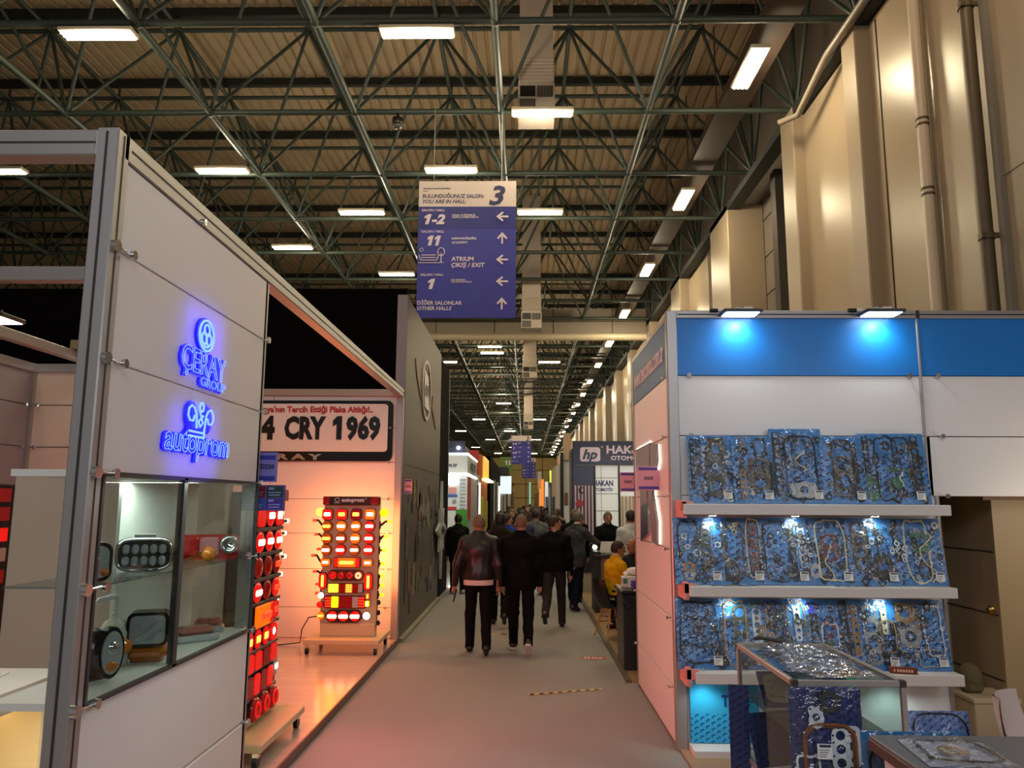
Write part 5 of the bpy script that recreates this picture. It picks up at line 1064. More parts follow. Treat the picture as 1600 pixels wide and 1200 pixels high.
for k, (x, y, w, d, r) in enumerate(((1.66, 4.92, .36, .42, .1), (1.63, 4.5, .4, .44, -.12), (1.68, 4.24, .38, .1, .05))):
    TT = Matrix.Translation((x, y, cz1)) @ Matrix.Rotation(r, 4, 'Z'); rg = random.Random(70+k); ph = [rg.uniform(0, 6) for _ in range(5)]
    t = thing('flat_pack', ['shiny foil-like gasket bag at the back of the showcase top', 'shiny crumpled gasket bag in the middle of the showcase top', 'small crumpled bag at the front edge of the showcase top'][k], 'gasket pack', (x, y, cz1))
    part(t, 'contents', MB().box(-w*.42, w*.42, -d*.4, d*.4, .002, .008, TT), mat('foil_grey', 'a0a6ac', .35, metal=.2))
    part(t, 'plastic_bag', MB().grid(lambda u, v: TT @ Vector((-w/2+w*u, -d/2+d*v, .006+min(1, 6*min(u, 1-u, v, 1-v))*(.012+.008*math.sin(31*v+ph[0]+6*math.sin(5*u+ph[1]))+.004*math.sin(17*u+ph[2]+19*v)))), 24, 40), FILMH)
    if k == 1: part(t, 'print', MB().box(-.02, .12, -.2, -.12, .009, .0095, TT), mat('print_violet', '2a2a86', .5))
solo('metal_gasket', MB().path([(1.45, 5.05, cz1+.05), (1.48, 5.08, cz1+.055), (1.52, 5.06, cz1+.05), (1.56, 5.0, cz1+.05), (1.6, 4.98, cz1+.045)], .014, 6), GM['graphite'], 'small dark gasket part lying on the back of the showcase top', 'gasket')
for k, (x, y, z, w, h, r, l) in enumerate(((1.55, 4.86, cz0, .4, .3, .3, .35), (1.7, 4.5, cz0, .3, .2, -.2, .5), (1.62, 4.8, .802, .42, .22, .1, .6))):
    pack(['violet-blue pack leaning inside the lower showcase', 'second violet-blue pack in the lower showcase front', 'pack with a pale foil face on the inner glass shelf'][k], x, y, z+.001, w, h, [('loop', 'graphite', (.1, .1, .9, .9))] if k < 2 else [('head', 'steel', (.05, .1, .95, .9))], 50+k, l, r, card=CARDN, sticker=False, bag=False)
pack('dark blue pack standing on the floor left of the showcase', 1.315, 4.99, .022, .12, .86, [], 61, .03, -.2, card=CARDN, sticker=False, bag=False)
p0, p1 = at(1232, 1074, 'Y', 4.0), at(1343, 1074, 'Y', 4.0)
pack('dark blue display pack with copper-brown gasket hung before the showcase', (p0.x+p1.x)/2, 4.0, .472, p1.x-p0.x, p0.z-.472, [
 ('flange', 'graphite', (.42, .82, .7, .98)), ('flange', 'white', (.26, .7, .46, .86)), ('cover', 'brown', (.16, -.02, .9, .74)), ('cover', 'brown', (.19, -.02, .87, .72)), ('strip', 'white', (.76, .42, .95, .72)), ('loop', 'white', (.05, .2, .4, .5)), ('flange', 'white', (.06, .12, .42, .4)), ('loop', 'graphite', (.3, .1, .75, .5)), ('head', 'white', (.55, .4, .8, .7))], 62, .02, -.06, card=CARDN, sticker=(-.02, .3))
p = at(1395, 1085, 'Y', cy1-.12)
t = thing('green_gasket', 'mint green gasket hanging on a blue card at the showcase right side', 'gasket', (1.83, 4.6, .85))
part(t, 'card', MB().box(1.72, 1.9, 4.66, 4.665, .803, 1.06), CARDB)
m = MB(); m.path([(1.72, 4.65, 1.045), (1.8, 4.65, 1.045), (1.85, 4.65, 1.02), (1.88, 4.65, 1.0), (1.87, 4.65, .97), (1.9, 4.65, .9)], .009, 6)
for q in ((1.72, 1.045), (1.76, 1.045), (1.8, 1.045), (1.86, 1.01), (1.87, .97)): m.lathe([(.016, 0), (.016, .006)], Matrix.Translation((q[0], 4.652, q[1])) @ FZ, 10)
part(t, 'gasket', m, GM['mint'])
t = thing('wooden_block', 'small reddish wooden name block on the bottom shelf right end', 'name block', (2.9, YF-.3, .676))
a = at(1413, 1050, 'Y', 6.34); TT = Matrix.Translation((a.x, 6.36, .676)) @ Matrix.Rotation(-.25, 4, 'Z')
part(t, 'block', MB().rbox(-.1, .1, -.02, .02, 0, .05, .004, TT), mat('red_wood', '7a3a22', .4, var=.3, vscale=20)); m = MB(); text(m, 'ISPARTA', (0, 0, 0), RX, UZ, .02, .13, bold=.03, align='C') if False else m.box(-.07, -.06, -.021, -.02, .014, .034, TT)
for q in range(6): m.box(-.045+q*.02, -.032+q*.02, -.021, -.02, .014, .034, TT)
part(t, 'lettering', m, mat('block_ink', 'e0b8a0', .5))
# ---- dark-topped counter in the near right corner
t = thing('counter', 'white counter with a dark grey top in the near right corner', 'counter', (2.2, 3.2, .02))
part(t, 'worktop', MB().rbox(1.5, 3.6, 2.4, 3.57, .97, 1.0, .004), mat('dark_top', '55575a', .35)); part(t, 'edge', MB().rbox(1.497, 1.515, 2.4, 3.575, .94, .985, .003).rbox(1.5, 3.6, 3.562, 3.577, .94, .99, .003), mat('brown_edge', '45302b', .4))
part(t, 'body', MB().box(1.53, 3.5, 2.4, 3.5, .02, .96), WHITE)
pack('clear bagged gasket pack lying on the dark counter, farther of two', 1.72, 3.14, 1.001, .34, .34, [('loop', 'graphite', (.1, .1, .9, .9)), ('flange', 'tan', (.3, .3, .6, .6))], 63, 0, -.1, card=mat('pack_grey', '8d97a8', .4), sticker=False, flat=True)
pack('clear bagged gasket pack lying on the dark counter at the frame edge', 1.74, 2.84, 1.002, .36, .28, [('loop', 'graphite', (.1, .1, .9, .9)), ('flange', 'tan', (.4, .3, .7, .6))], 64, 0, -.05, card=mat('pack_grey', '8d97a8', .4), sticker=False, flat=True)
pack('blue pack standing behind the dark counter', 1.72, 3.64, .472, .46, .525, [('loop', 'black', (.05, .05, .95, .9))], 65, .0, 0, card=mat('pack_plain_blue', '2f6f9c', .4), sticker=False)
m = MB().cbox((2.25, 3.05, 1.003), (.5, .42, .006)); m.mi = 1
for q in range(6): m.cbox((2.12+.045*q, 3.0, 1.0065), (.03, .012, .001))
m.cbox((2.1, 3.15, 1.0065), (.012, .2, .001)); solo('paper_sheet', m, [mat('paper', 'e2ddd6', .5), mat('print_grey', '6d6a6a', .5)], 'white printed sheet on the dark counter', 'paper')
# ---- chairs behind the counter
def shell_chair(label, x, y, rot, seatm, legm, wood=False, group=None):
    t = thing('shell_chair', label, 'chair', (x, y, .02), rot, group)
    def f(u, v):       # seat shell: v runs from front edge to the top of the back
        s = v; w = .235*(1-.25*max(0, s-.75)/.25) ; a = (u-.5)*2
        if s < .5: yy = -.22+.42*(s/.5); zz = .45-.03*math.sin(PI*s/.5)
        else: k = (s-.5)/.5; yy = .2+.10*math.sin(k*PI/2); zz = .45+.40*k
        return Vector((a*w, yy-(.07*a*a if s > .45 else 0), zz+(.06*a*a if s < .55 else .0)))
    m = MB(True); m.grid(f, 10, 18); m.grid(lambda u, v: f(1-u, v)+Vector((0, .012 if v > .5 else 0, -.012)), 10, 18); part(t, 'shell', m, seatm)
    for sx in (-1, 1):
        for sy in (-1, 1): part(t, 'leg', MB(True).tube((sx*.12, sy*.1+.02, .43), (sx*.21, sy*.2+.02, 0), .017, .012, n=8), legm)
    m = MB(True)
    for sx in (-1, 1): m.tube((sx*.15, -.1, .3), (-sx*.15, .16, .3), .006, n=6); m.tube((sx*.17, -.13, .22), (sx*.17, .19, .22), .006, n=6)
    part(t, 'stretcher', m, BLACK); return t
SHELLW = mat('shell_white', 'd3c3bb', .35); BEECH = mat('beech_leg', 'b08a58', .5)
shell_chair('white plastic shell chair behind the dark counter', 3.08, 4.75, .8, SHELLW, BEECH); shell_chair('second white shell chair cut by the right frame edge', 3.72, 5.4, .5, SHELLW, BEECH)
# ---- doorway recess right of the shelves
BEI = mat('beige_door', 'a8906a', .5); BEI2 = mat('beige_wall', '9c8a6e', .55)
t = thing('door_1', 'beige door with a brass knob right of the shelves', 'door', (4.9, 6.98, 0), kind='structure')
part(t, 'leaf', MB().box(4.13, 5.8, 6.97, 7.01, .02, 2.03), BEI); part(t, 'head_frame', MB().box(4.05, 5.9, 6.95, 6.98, 2.03, 2.06), mat('door_frame', '7a4b2a', .5))
p = at(1533, 952, 'Y', 6.95); part(t, 'knob', MB().lathe([(.012, 0), (.014, .04), (.04, .055), (.042, .075), (.025, .09), (0, .092)], Matrix.Translation((p.x+.06, 6.97, p.z)) @ FZ, 16), mat('brass', '8c7340', .25, metal=.9))
m = MB().box(4.13, 4.17, 7.01, 7.8, 0, 2.06).box(3.45, 4.17, 7.8, 7.84, 0, 2.06).box(3.45, 5.9, 6.7, 7.84, 2.06, 2.1); m.mi = 1
for z in (1.57, 1.03, .48): m.box(4.125, 4.13, 7.0, 7.8, z, z+.012)
m.box(3.45, 4.13, 7.795, 7.8, 1.57, 1.582).box(3.45, 4.13, 7.795, 7.8, 1.03, 1.042)
solo('recess_wall', m, [BEI2, SEAM], 'beige panelled recess wall behind the door', 'wall', kind='structure')
t = thing('storage_box', 'low beige storage box under the recess wall', 'box', (3.9, 6.95, .02)); part(t, 'body', MB().rbox(3.72, 4.1, 6.75, 7.15, .021, .36, .008), mat('box_beige', 'bfae8e', .5)); part(t, 'lid', MB().rbox(3.71, 4.11, 6.74, 7.16, .36, .4, .006), mat('box_beige', 'bfae8e', .5))
m = MB(); m.ell((3.83, 6.98, .52), (.1, .09, .12), 14, 10); m.rbox(3.75, 3.91, 6.9, 7.06, .401, .5, .03); solo('bag', m, mat('olive_bag', '5f5336', .8), 'small olive bag on the beige storage box', 'bag')
area('added_recess_fill', (4.9, 5.6, 1.9), (.8, .3), 8, (1, .88, .7), (0, 1, -.1))  # added fill to brighten the door and recess, no lamp hangs here

# ================================================================== STAND BEYOND ON THE RIGHT (dark blue)
NAVY = mat('navy_board', '1e2038', .5); NAVY2 = mat('navy_panel', '2c3046', .5); LILAC = mat('lilac_letters', 'c5b2bd', .5); STRIPE = mat('stripe_pale', 'b6a9a8', .5); PLUM = mat('plum_panel', '4c3038', .5)
solo('stand_floor', MB().box(1.19, 5.4, 9.0, 21.0, 0, .03), WOODF, 'wood laminate floor of the dark blue stand', 'floor', kind='structure')
solo('trim_6', MB().box(1.13, 1.19, 9.0, 21.0, 0, .034), mat('floor_trim', '6a6250', .4, metal=.4), 'metal floor strip between carpet and wood floor', 'floor strip', kind='structure')
YH = 20.8
t = thing('name_board_stand', 'dark blue stand wall with an hp name board above lit white panels', 'exhibition wall', (2.6, YH, 0))
h = part(t, 'name_board', MB().rbox(1.26, 4.6, YH-.12, YH, 2.97, 3.61, .01), NAVY)
m = MB(); plate2d(m, [rrect(1.46, 3.06, 2.0, 3.44, .07)], Matrix.Translation((0, YH-.125, 0)) @ FZ, .02); part(h, 'logo_plate', m, LILAC)
m = MB(); text(m, 'hp', (1.52, YH-.137, 3.13), RX, UZ, .25, .4, bold=.035, shear=.3); part(h, 'logo_letters', m, NAVY)
m = MB(); text(m, 'HAKAN', (2.17, YH-.125, 3.28), RX, UZ, .2, 1.15, bold=.03); text(m, 'OTOMOTİV', (2.28, YH-.125, 3.1), RX, UZ, .11, 1.05, bold=.03); text(m, '®', (2.02, YH-.125, 3.42), RX, UZ, .06); part(h, 'lettering', m, LILAC)
part(t, 'wing_panel', MB().box(1.27, 1.84, YH-.06, YH, 2.44, 2.96), NAVY2)
m = MB().box(1.27, 1.84, YH-.06, YH, .03, 2.44); o = part(t, 'striped_panel', m, PLUM)
m = MB()
for q in range(6): m.box(1.32+.09*q, 1.35+.09*q, YH-.065, YH-.06, .9+.1*(q % 2), 2.42)
part(o, 'stripes', m, STRIPE); m = MB(); m.path([(1.5+.06*math.cos(q), YH-.07, 2.3+.07*math.sin(q)) for q in [1.2+4*i/10 for i in range(11)]], .022, 6); part(o, 'numeral', m, NAVY)
m = MB(); m.lathe([(.11, 0), (.11, .01)], Matrix.Translation((1.44, YH-.07, 1.95)) @ FZ, 8); part(o, 'red_mark', m, mat('red_mark', '8c1f2a', .5))
WLIT = mat('lit_white_panel', 'dfe3df', .5)
pn = part(t, 'white_panel', MB().box(1.86, 2.47, YH-.03, YH, .03, 2.95), WLIT); pn2 = part(t, 'white_panel', MB().box(2.53, 4.5, YH-.03, YH, .03, 2.95), WLIT)
m = MB()
for x in (1.85, 2.5): m.box(x-.025, x+.025, YH-.06, YH-.02, .03, 2.96)
part(t, 'frame_bars', m, BLACK)
m = MB()
for z in (.8, 1.3, 1.75, 2.2, 2.62): m.box(1.88, 2.47, YH-.034, YH-.03, z, z+.012)
m.box(2.02, 2.03, YH-.034, YH-.03, .03, 2.95); part(t, 'joints', m, SEAM)
m = MB(); text(m, 'HAKAN', (1.82, YH-.036, 2.42), RX, UZ, .14, .52, bold=.03); text(m, 'OTOMOTİV', (1.8, YH-.036, 2.28), RX, UZ, .075, .54, bold=.03); part(t, 'panel_lettering', m, mat('navy_ink', '23265c', .5))
m = MB()
for q in range(14): m.rbox(2.55+.1*q, 2.61+.1*q, YH-.09, YH-.03, .03, 2.15, .008)
part(t, 'wood_slats', m, mat('slat_wood', 'a3855f', .5))
part(t, 'side_wing', MB().box(1.24, 1.3, YH, 22.0, .03, 3.4), NAVY)
area('stand_light', (2.6, 18.6, 3.3), (2.2, 1.6), 42, (.97, 1, .98), (0, .35, -1))
t = thing('reception_counter', 'wood fronted counter with dark end panel where the men stand', 'counter', (1.9, 14.6, .03))
part(t, 'end_panel', MB().box(1.25, 1.36, 14.2, 14.9, .03, 1.1), mat('dark_panel', '2b2c2e', .5)); part(t, 'front', MB().box(1.36, 3.2, 14.25, 14.3, .03, 1.0), mat('counter_wood', 'b39461', .45, var=.2, vscale=3)); part(t, 'worktop', MB().rbox(1.24, 3.25, 14.15, 14.95, 1.0, 1.05, .005), mat('counter_dark', '3a3634', .4)); part(t, 'body', MB().box(1.36, 3.2, 14.3, 14.85, .03, 1.0), mat('counter_body', '55504a', .5))
t = thing('info_desk', 'navy desk on a white base behind the reception counter', 'desk', (1.6, 17.6, .03))
part(t, 'body', MB().box(.98, 1.9, 17.4, 17.9, .45, 1.02), NAVY2); part(t, 'base', MB().box(1.02, 1.86, 17.42, 17.88, .03, .45), mat('desk_base', 'a9a39b', .5)); part(t, 'worktop', MB().box(.95, 1.93, 17.35, 17.95, 1.02, 1.06), mat('desk_top', '7a5248', .5))
t = thing('laptop', 'open laptop seen edge-on on the reception counter', 'laptop', (1.42, 14.5, 1.05)); part(t, 'base', MB().box(1.38, 1.66, 14.4, 14.62, 1.051, 1.066), ALUD); part(t, 'screen', MB().add([(1.38, 14.63, 1.066), (1.66, 14.63, 1.066), (1.7, 14.72, 1.26), (1.42, 14.72, 1.26)], [(0, 1, 2, 3)]).add([(1.38, 14.64, 1.066), (1.66, 14.64, 1.066), (1.7, 14.73, 1.26), (1.42, 14.73, 1.26)], [(3, 2, 1, 0)]), mat('laptop_lid', 'c4c4c2', .4))
m = MB().cbox((1.62, 14.28, 1.058), (.32, .2, .014)); m.mi = 1; m.cbox((1.7, 14.26, 1.068), (.12, .12, .006)); solo('magazine', m, [mat('mag_dark', '4c4a4e', .4), mat('mag_white', 'c9c6c4', .4)], 'printed brochures lying on the reception counter', 'brochure')
t = thing('table_lamp', 'small glowing white ball lamp on the reception counter', 'lamp', (1.3, 14.7, 1.05)); part(t, 'ball', MB().ell((1.3, 14.7, 1.16), (.045, .045, .05)), lamp_mat('ball_lamp', 'fff6e4', 5)); part(t, 'foot', MB().lathe([(.035, 0), (.03, .06)], Matrix.Translation((1.3, 14.7, 1.051)), 12), BLACK)
t = thing('bar_table', 'black box table at the aisle edge beside the pink lit wall', 'table', (1.4, 9.75, .03))
part(t, 'body', MB().rbox(1.17, 1.95, 9.5, 10.15, .03, .9, .01), mat('table_black', '232526', .35)); part(t, 'top', MB().rbox(1.14, 2.0, 9.45, 10.2, .9, .95, .015), mat('table_top_black', '101112', .3)); part(t, 'cloth_fold', MB().path([(1.16, 9.49, .88), (1.25, 9.485, .82), (1.36, 9.48, .88)], .012, 6).path([(1.16, 9.49, .8), (1.22, 9.485, .74), (1.3, 9.48, .8)], .012, 6), BLACK)
def cup(label, x, y, z, m_, h=.1, r=.035): return solo('paper_cup', MB().lathe([(r*.75, 0), (r, h), (r*.9, h), (r*.68, .01)], Matrix.Translation((x, y, z)), 14), m_, label, 'cup')
cup('violet paper cup on the black box table', 1.32, 9.62, .951, mat('cup_violet', '3a2a8c', .4)); cup('pink paper cup beside the violet cup', 1.4, 9.6, .951, mat('cup_pink', 'd88f92', .4), .12)
t = thing('tissue_box', 'white and green printed box on the black box table', 'box', (1.3, 9.85, .951)); part(t, 'carton', MB().rbox(1.2, 1.42, 9.78, 9.92, .951, 1.08, .006), mat('carton_white', 'cfd6d2', .4)); part(t, 'print', MB().box(1.21, 1.26, 9.775, 9.78, 1.0, 1.06).box(1.3, 1.4, 9.775, 9.78, .97, 1.0), mat('carton_green', '3c8c6a', .4))
solo('crumpled_paper', MB().ell((1.36, 9.9, 1.14), (.1, .05, .05), 10, 6).ell((1.26, 9.88, 1.11), (.04, .04, .03), 8, 6), mat('tissue', 'e6e6e2', .6), 'crumpled white tissue on top of the printed box', 'tissue')

# ================================================================== GREY STAND AND FARTHER STANDS ON THE LEFT
GD = mat('taupe_panel', '625b54', .5, var=.06, vscale=.8)
t = thing('grey_stand_wall', 'tall taupe stand wall with oval logo and product pictures along the aisle', 'exhibition wall', (-1.85, 13.8, 0))
part(t, 'panel', MB().box(-1.93, -1.81, 11.36, 16.2, .03, 2.52), GD); part(t, 'panel', MB().box(-1.93, -1.81, 11.36, 16.2, 2.545, 5.1), GD); part(t, 'joint', MB().box(-1.92, -1.815, 11.36, 16.2, 2.52, 2.545), BLACK)
part(t, 'floor_edge', MB().box(-1.81, -1.74, 11.36, 16.2, 0, .05), mat('edge_pale', '8f8a72', .5)); part(t, 'corner_strip', MB().box(-1.95, -1.80, 11.33, 11.36, .03, 5.1), GREYP)
TZ = Matrix.Translation((-1.8, 0, 0)) @ Matrix.Rotation(PI/2, 4, 'Z') @ FZ
m = MB(); e0 = [(13.75+.6*math.cos(q), 3.97+.55*math.sin(q)) for q in [2*PI*i/40 for i in range(40)]]
plate2d(m, [e0, [(13.75+(a-13.75)*.88, 3.97+(b-3.97)*.88) for a, b in e0]], TZ, .03); lg = part(t, 'oval_logo', m, mat('logo_silver', 'a79d98', .4))
m = MB(); plate2d(m, [[(13.4, 4.32), (13.95, 4.25), (14.1, 3.62), (13.5, 3.65)]], TZ, .02); part(lg, 'shield', m, mat('logo_white', 'c9c3c6', .4))
m = MB(); text(m, 'ASV', (-1.785, 13.48, 3.86), RY, UZ, .2, .5, shear=.3, bold=.03); part(lg, 'letters', m, BLACK)
m = MB(); plate2d(m, [[(12.3, 4.3), (12.9, 3.95), (13.1, 3.7), (12.5, 4.05)]], TZ, .01); plate2d(m, [[(14.6, 3.75), (15.3, 3.4), (15.2, 3.75), (14.7, 4.0)]], TZ, .01); plate2d(m, [[(13.55, 4.34), (13.9, 4.3), (13.85, 4.42), (13.65, 4.44)]], TZ, .01); part(lg, 'orange_accents', m, mat('logo_orange', '8a4426', .5))
PC = [mat('pic_'+c, c, .5) for c in ('7c7068', '8a8058', '767b82', '855f48', '5c646e', '948a7e', '3f3b37', '857e76')]
rg = random.Random(5)
for k in range(44):
    y = 11.8+4.0*rg.random(); z = .35+1.85*rg.random(); w, h_ = rg.uniform(.12, .3), rg.uniform(.25, .55); m = MB()
    plate2d(m, [rrect(y-w/2, z-h_/2, y+w/2, z+h_/2, min(w, h_)*.3)] if k % 3 else [circ(y, z, w*.6, 16), circ(y, z, w*.25, 12)], TZ, .004+.002*(k % 3)); part(t, 'product_picture', m, PC[k % 8])
m = MB(); text(m, 'WAV', (-1.797, 13.2, 1.72), RY, UZ, .22, .9, bold=.02); part(t, 'picture_lettering', m, mat('pic_ink', '9a958c', .5))
a, b = at(629, 771, 'Y', 11.3), at(642, 749, 'Y', 11.3)
plate_sign('pink number plate at the corner of the tall taupe wall', a.x+.02, b.x+.02, a.z, b.z, 11.3, 'D222', PINKP, VIO, INKV)
t = thing('black_stand_wall', 'black stand wall continuing after the taupe wall', 'exhibition wall', (-1.9, 17.5, 0)); part(t, 'panel', MB().box(-2.1, -1.82, 16.3, 18.0, 0, 5.05), CLOTHB); part(t, 'edge_profile', MB().box(-1.83, -1.8, 17.96, 18.02, 0, 5.05), ALUD)
# big star wheel emblem on the black wall
t = thing('star_emblem', 'large white star-shaped openwork emblem on the black wall', 'emblem', (-1.78, 16.05, 1.4)); cy, cz = 15.9, 1.42
m = MB(); TS = Matrix.Translation((-1.72, 0, 0)) @ Matrix.Rotation(PI/2, 4, 'Z') @ FZ; out = []
for k in range(16):
    q = 2*PI*k/16; r = (.98 if k % 4 == 0 else .6 if k % 4 == 2 else .38); out.append((cy+r*math.sin(q)*.9, cz+r*math.cos(q)))
plate2d(m, [out, circ(cy, cz, .09, 12)]+[circ(cy+.3*math.sin(2*PI*k/8), cz+.3*math.cos(2*PI*k/8), .05, 8) for k in range(8)], TS, .05); part(t, 'star_plate', m, mat('emblem_white', 'b9bcbc', .45))
part(t, 'hub', MB().lathe([(.12, 0), (.1, .05), (.04, .08)], TS @ Matrix.Translation((cy, cz, 0)), 14), ALUD); part(t, 'back_wheel', MB().tube((-1.8, cy, cz), (-1.75, cy, cz), .3, n=20), BLACK)
# white stand with lit edges
WT = mat('stand_white', 'c6cbc9', .5); EDGE = lamp_mat('lit_edge', 'fdfff8', 3.2)
t = thing('white_lit_stand', 'white stand with glowing header edges beyond the black wall on the left', 'exhibition stand', (-2.8, 26, 0))
h = part(t, 'header', MB().box(-4.5, -1.81, 24, 28.7, 2.84, 3.44), WT)
part(h, 'lit_edge', MB().box(-4.5, -1.80, 23.98, 24.02, 3.42, 3.48).box(-1.83, -1.79, 24, 28.7, 3.42, 3.48).box(-4.5, -1.80, 23.98, 24.02, 2.79, 2.85).box(-1.83, -1.79, 24, 28.7, 2.79, 2.85), EDGE)
m = MB(); text(m, 'm.tr', (-2.42, 23.97, 3.05), RX, UZ, .12, .3, bold=.03); text(m, 'epu', (-1.78, 25.2, 3.0), RY, UZ, .36, 2.2, bold=.03); part(h, 'lettering', m, mat('stand_ink', '2b3a4c', .5))
part(t, 'roof_box', MB().box(-4.5, -1.9, 24.1, 26, 3.5, 3.72).box(-4.5, -1.9, 24.05, 24.1, 3.7, 3.86), NAVY2)
part(t, 'front_wall', MB().box(-4.5, -1.83, 24.2, 24.3, 0, 2.8), WT); part(t, 'side_wall', MB().box(-1.92, -1.83, 24.3, 28.6, 0, 2.8), mat('stand_greyglass', 'b5bfbd', .3))
part(t, 'light_box', MB().box(-2.45, -2.12, 24.15, 24.2, 2.5, 2.78), EDGE); m = MB(); m.box(-2.45, -2.13, 24.17, 24.2, 2.12, 2.2); part(t, 'blue_band', m, mat('band_blue', '274f9c', .5)); part(t, 'red_band', MB().box(-2.45, -2.15, 24.17, 24.2, 1.72, 1.82), mat('band_red', 'b0242c', .5))
part(t, 'poster', MB().box(-2.4, -2.16, 24.17, 24.2, 2.23, 2.42), mat('poster_red', 'c08078', .5)); m = MB()
for q in range(9): m.box(-2.05, -1.88, 24.17, 24.2, 1.75+.11*q, 1.8+.11*q)
part(t, 'brochure_slats', m, mat('slat_grey', '8f9896', .5)); part(t, 'red_strip', MB().box(-1.83, -1.80, 24.6, 25.5, 1.4, 2.75), mat('band_red', 'b0242c', .5)); part(t, 'dial', MB().lathe([(.07, 0), (.07, .01)], Matrix.Translation((-2.22, 24.19, 1.98)) @ FZ, 14), mat('dial_grey', '7c8486', .4))
part(t, 'green_panel', MB().box(-2.1, -1.76, 23.4, 23.45, 1.06, 1.74), mat('panel_green', '2f7a1e', .5)); part(t, 'downlight', MB().ell((-2.1, 24.0, 3.64), (.06, .06, .05)), LEDW)
area('white_stand_light', (-2.3, 22.6, 2.7), (1.4, .8), 15, (1, 1, .97), (0, .8, -.5))
t = thing('stand_counter', 'white counter with dark OF letters before the white lit stand', 'counter', (-2.3, 18.8, 0)); part(t, 'body', MB().box(-3.2, -1.6, 18.5, 19.1, 0, 1.0), mat('counter_grey', 'b3aca2', .5)); part(t, 'worktop', MB().box(-3.25, -1.56, 18.45, 19.15, 1.0, 1.05), WT)
m = MB(); text(m, 'OF', (-1.92, 18.49, .72), RX, UZ, .14, .26, bold=.04); part(t, 'lettering', m, BLACK); part(t, 'foot_light', MB().lathe([(.05, 0), (.05, .02)], Matrix.Translation((-1.74, 18.4, .02)), 10), LEDW)
def block(label, x0, x1, y0, y1, z1, m_, extra=(), name='exhibition_stand'):
    t = thing(name, label, 'exhibition stand', ((x0+x1)/2, (y0+y1)/2, 0)); part(t, 'wall', MB().box(x0, x1, y0, y1, 0, z1), m_)
    for nm, bx, mm in extra: part(t, nm, MB().box(*bx), mm)
    return t
ORA = mat('stand_orange', 'c4661a', .5); LBX = lamp_mat('light_box_blue', 'd2e4f4', 1.0)
block('stand with a red and white round sign behind the white lit stand', -4, -1.82, 29.2, 30.5, 3.0, WT, (('red_header', (-3, -1.78, 29.1, 29.2, 3.0, 3.9), mat('band_red', 'b0242c', .5)), ('red_door', (-1.82, -1.8, 29.3, 29.9, .3, 2.6), mat('band_darkred', '6e1a20', .5)), ('lit_post', (-1.82, -1.76, 30.1, 30.3, 0, 2.7), EDGE)))
t = block('orange stand with a yellow glowing shelf high on its side', -4, -1.83, 31.5, 37, 3.9, ORA, (('glowing_panel', (-1.83, -1.76, 33, 37, 3.0, 3.9), lamp_mat('amber_panel', 'f0b040', .95)), ('lit_shelf', (-1.83, -1.55, 32.5, 37.5, 2.86, 2.94), lamp_mat('amber_shelf', 'ffe9b0', 2.0)), ('yellow_display', (-2.4, -1.7, 31.3, 31.5, 1.3, 2.2), mat('display_yellow', 'b8ae1c', .5)), ('yellow_rack', (-1.83, -1.7, 32, 35, .8, 2.0), mat('display_yellow', 'b8ae1c', .5))))
block('dark stand after the orange one with thin lit posts', -5, -1.83, 40, 56, 4.3, CLOTHB, (('lit_post', (-1.83, -1.75, 44.5, 45, 0, 3.2), WT), ('lit_post', (-1.83, -1.75, 49, 50, 0, 3.2), WT), ('lit_post', (-1.83, -1.75, 52.5, 53, 0, 3.0), EDGE)))
t = block('far white stand carrying a pale blue light box', -4, -1.8, 60, 72, 3.2, WT, (('light_box', (-2.2, -1.1, 59.6, 60, 2.55, 3.9), LBX), ('dark_top', (-2.2, -1.3, 59.5, 60, 3.9, 4.6), BLACK), ('picture', (-1.8, -1.76, 61, 64, .8, 2.4), PC[3]), ('dark_post', (-1.5, -1.4, 59.8, 60, 0, 2.6), BLACK)))
block('farthest stands on the left, dark and white', -4, -1.8, 76, 120, 3.2, mat('stand_far_grey', '6f6a62', .5), (('white_face', (-1.8, -1.7, 78, 90, 0, 3.0), WT), ('dark_face', (-1.8, -1.7, 92, 100, 0, 4), BLACK)))
# farther stands on the right
block('white stand corner with papers just beyond the hp stand', 1.33, 5.2, 27.4, 31, 3.45, WT, (('dark_post', (1.22, 1.33, 27.2, 27.4, 0, 3.7), BLACK), ('poster', (1.38, 1.5, 27.36, 27.4, 1.5, 2.3), PC[3]), ('white_sign', (1.32, 1.7, 26.6, 26.65, 1.2, 1.85), WT), ('top_truss', (1.33, 1.6, 27.3, 27.4, 3.45, 4.4), mat('tan_frame', 'b49a78', .5))))
block('pale stand with a black column farther along the right side', 1.28, 5.2, 33, 38, 3.5, mat('stand_pale', 'c4c2ba', .5), (('dark_screen', (1.24, 1.28, 34, 37, 1.2, 2.2), BLACK), ('white_poster', (1.3, 1.42, 32.95, 33, 1.3, 2.1), WT)))
block('dark stand with a yellow-green edge on the right side', 1.4, 5.2, 42, 48, 3.5, mat('stand_dark_green', '2a2c26', .5), (('bright_edge', (1.3, 1.4, 41.9, 42, 3.0, 3.66), lamp_mat('lime_edge', 'c8e04a', .9)), ('white_frame', (1.37, 1.4, 44, 46, 1.2, 2.8), WT)))
block('white stand with blue picture far along the right', 1.5, 5, 52, 60, 3.0, mat('stand_white_far', 'd0cdc4', .5), (('white_face', (1.3, 2.6, 51.9, 52, 1.2, 3.3), mat('lit_face', 'e8e8e4', .5, emit=.5, ec='f4f4f0')), ('blue_picture', (1.32, 2.0, 51.8, 51.9, 1.0, 2.3), mat('pic_blue', '6f86b4', .5)), ('picture', (1.4, 2.2, 51.8, 51.9, 1.0, 1.6), PC[5])))
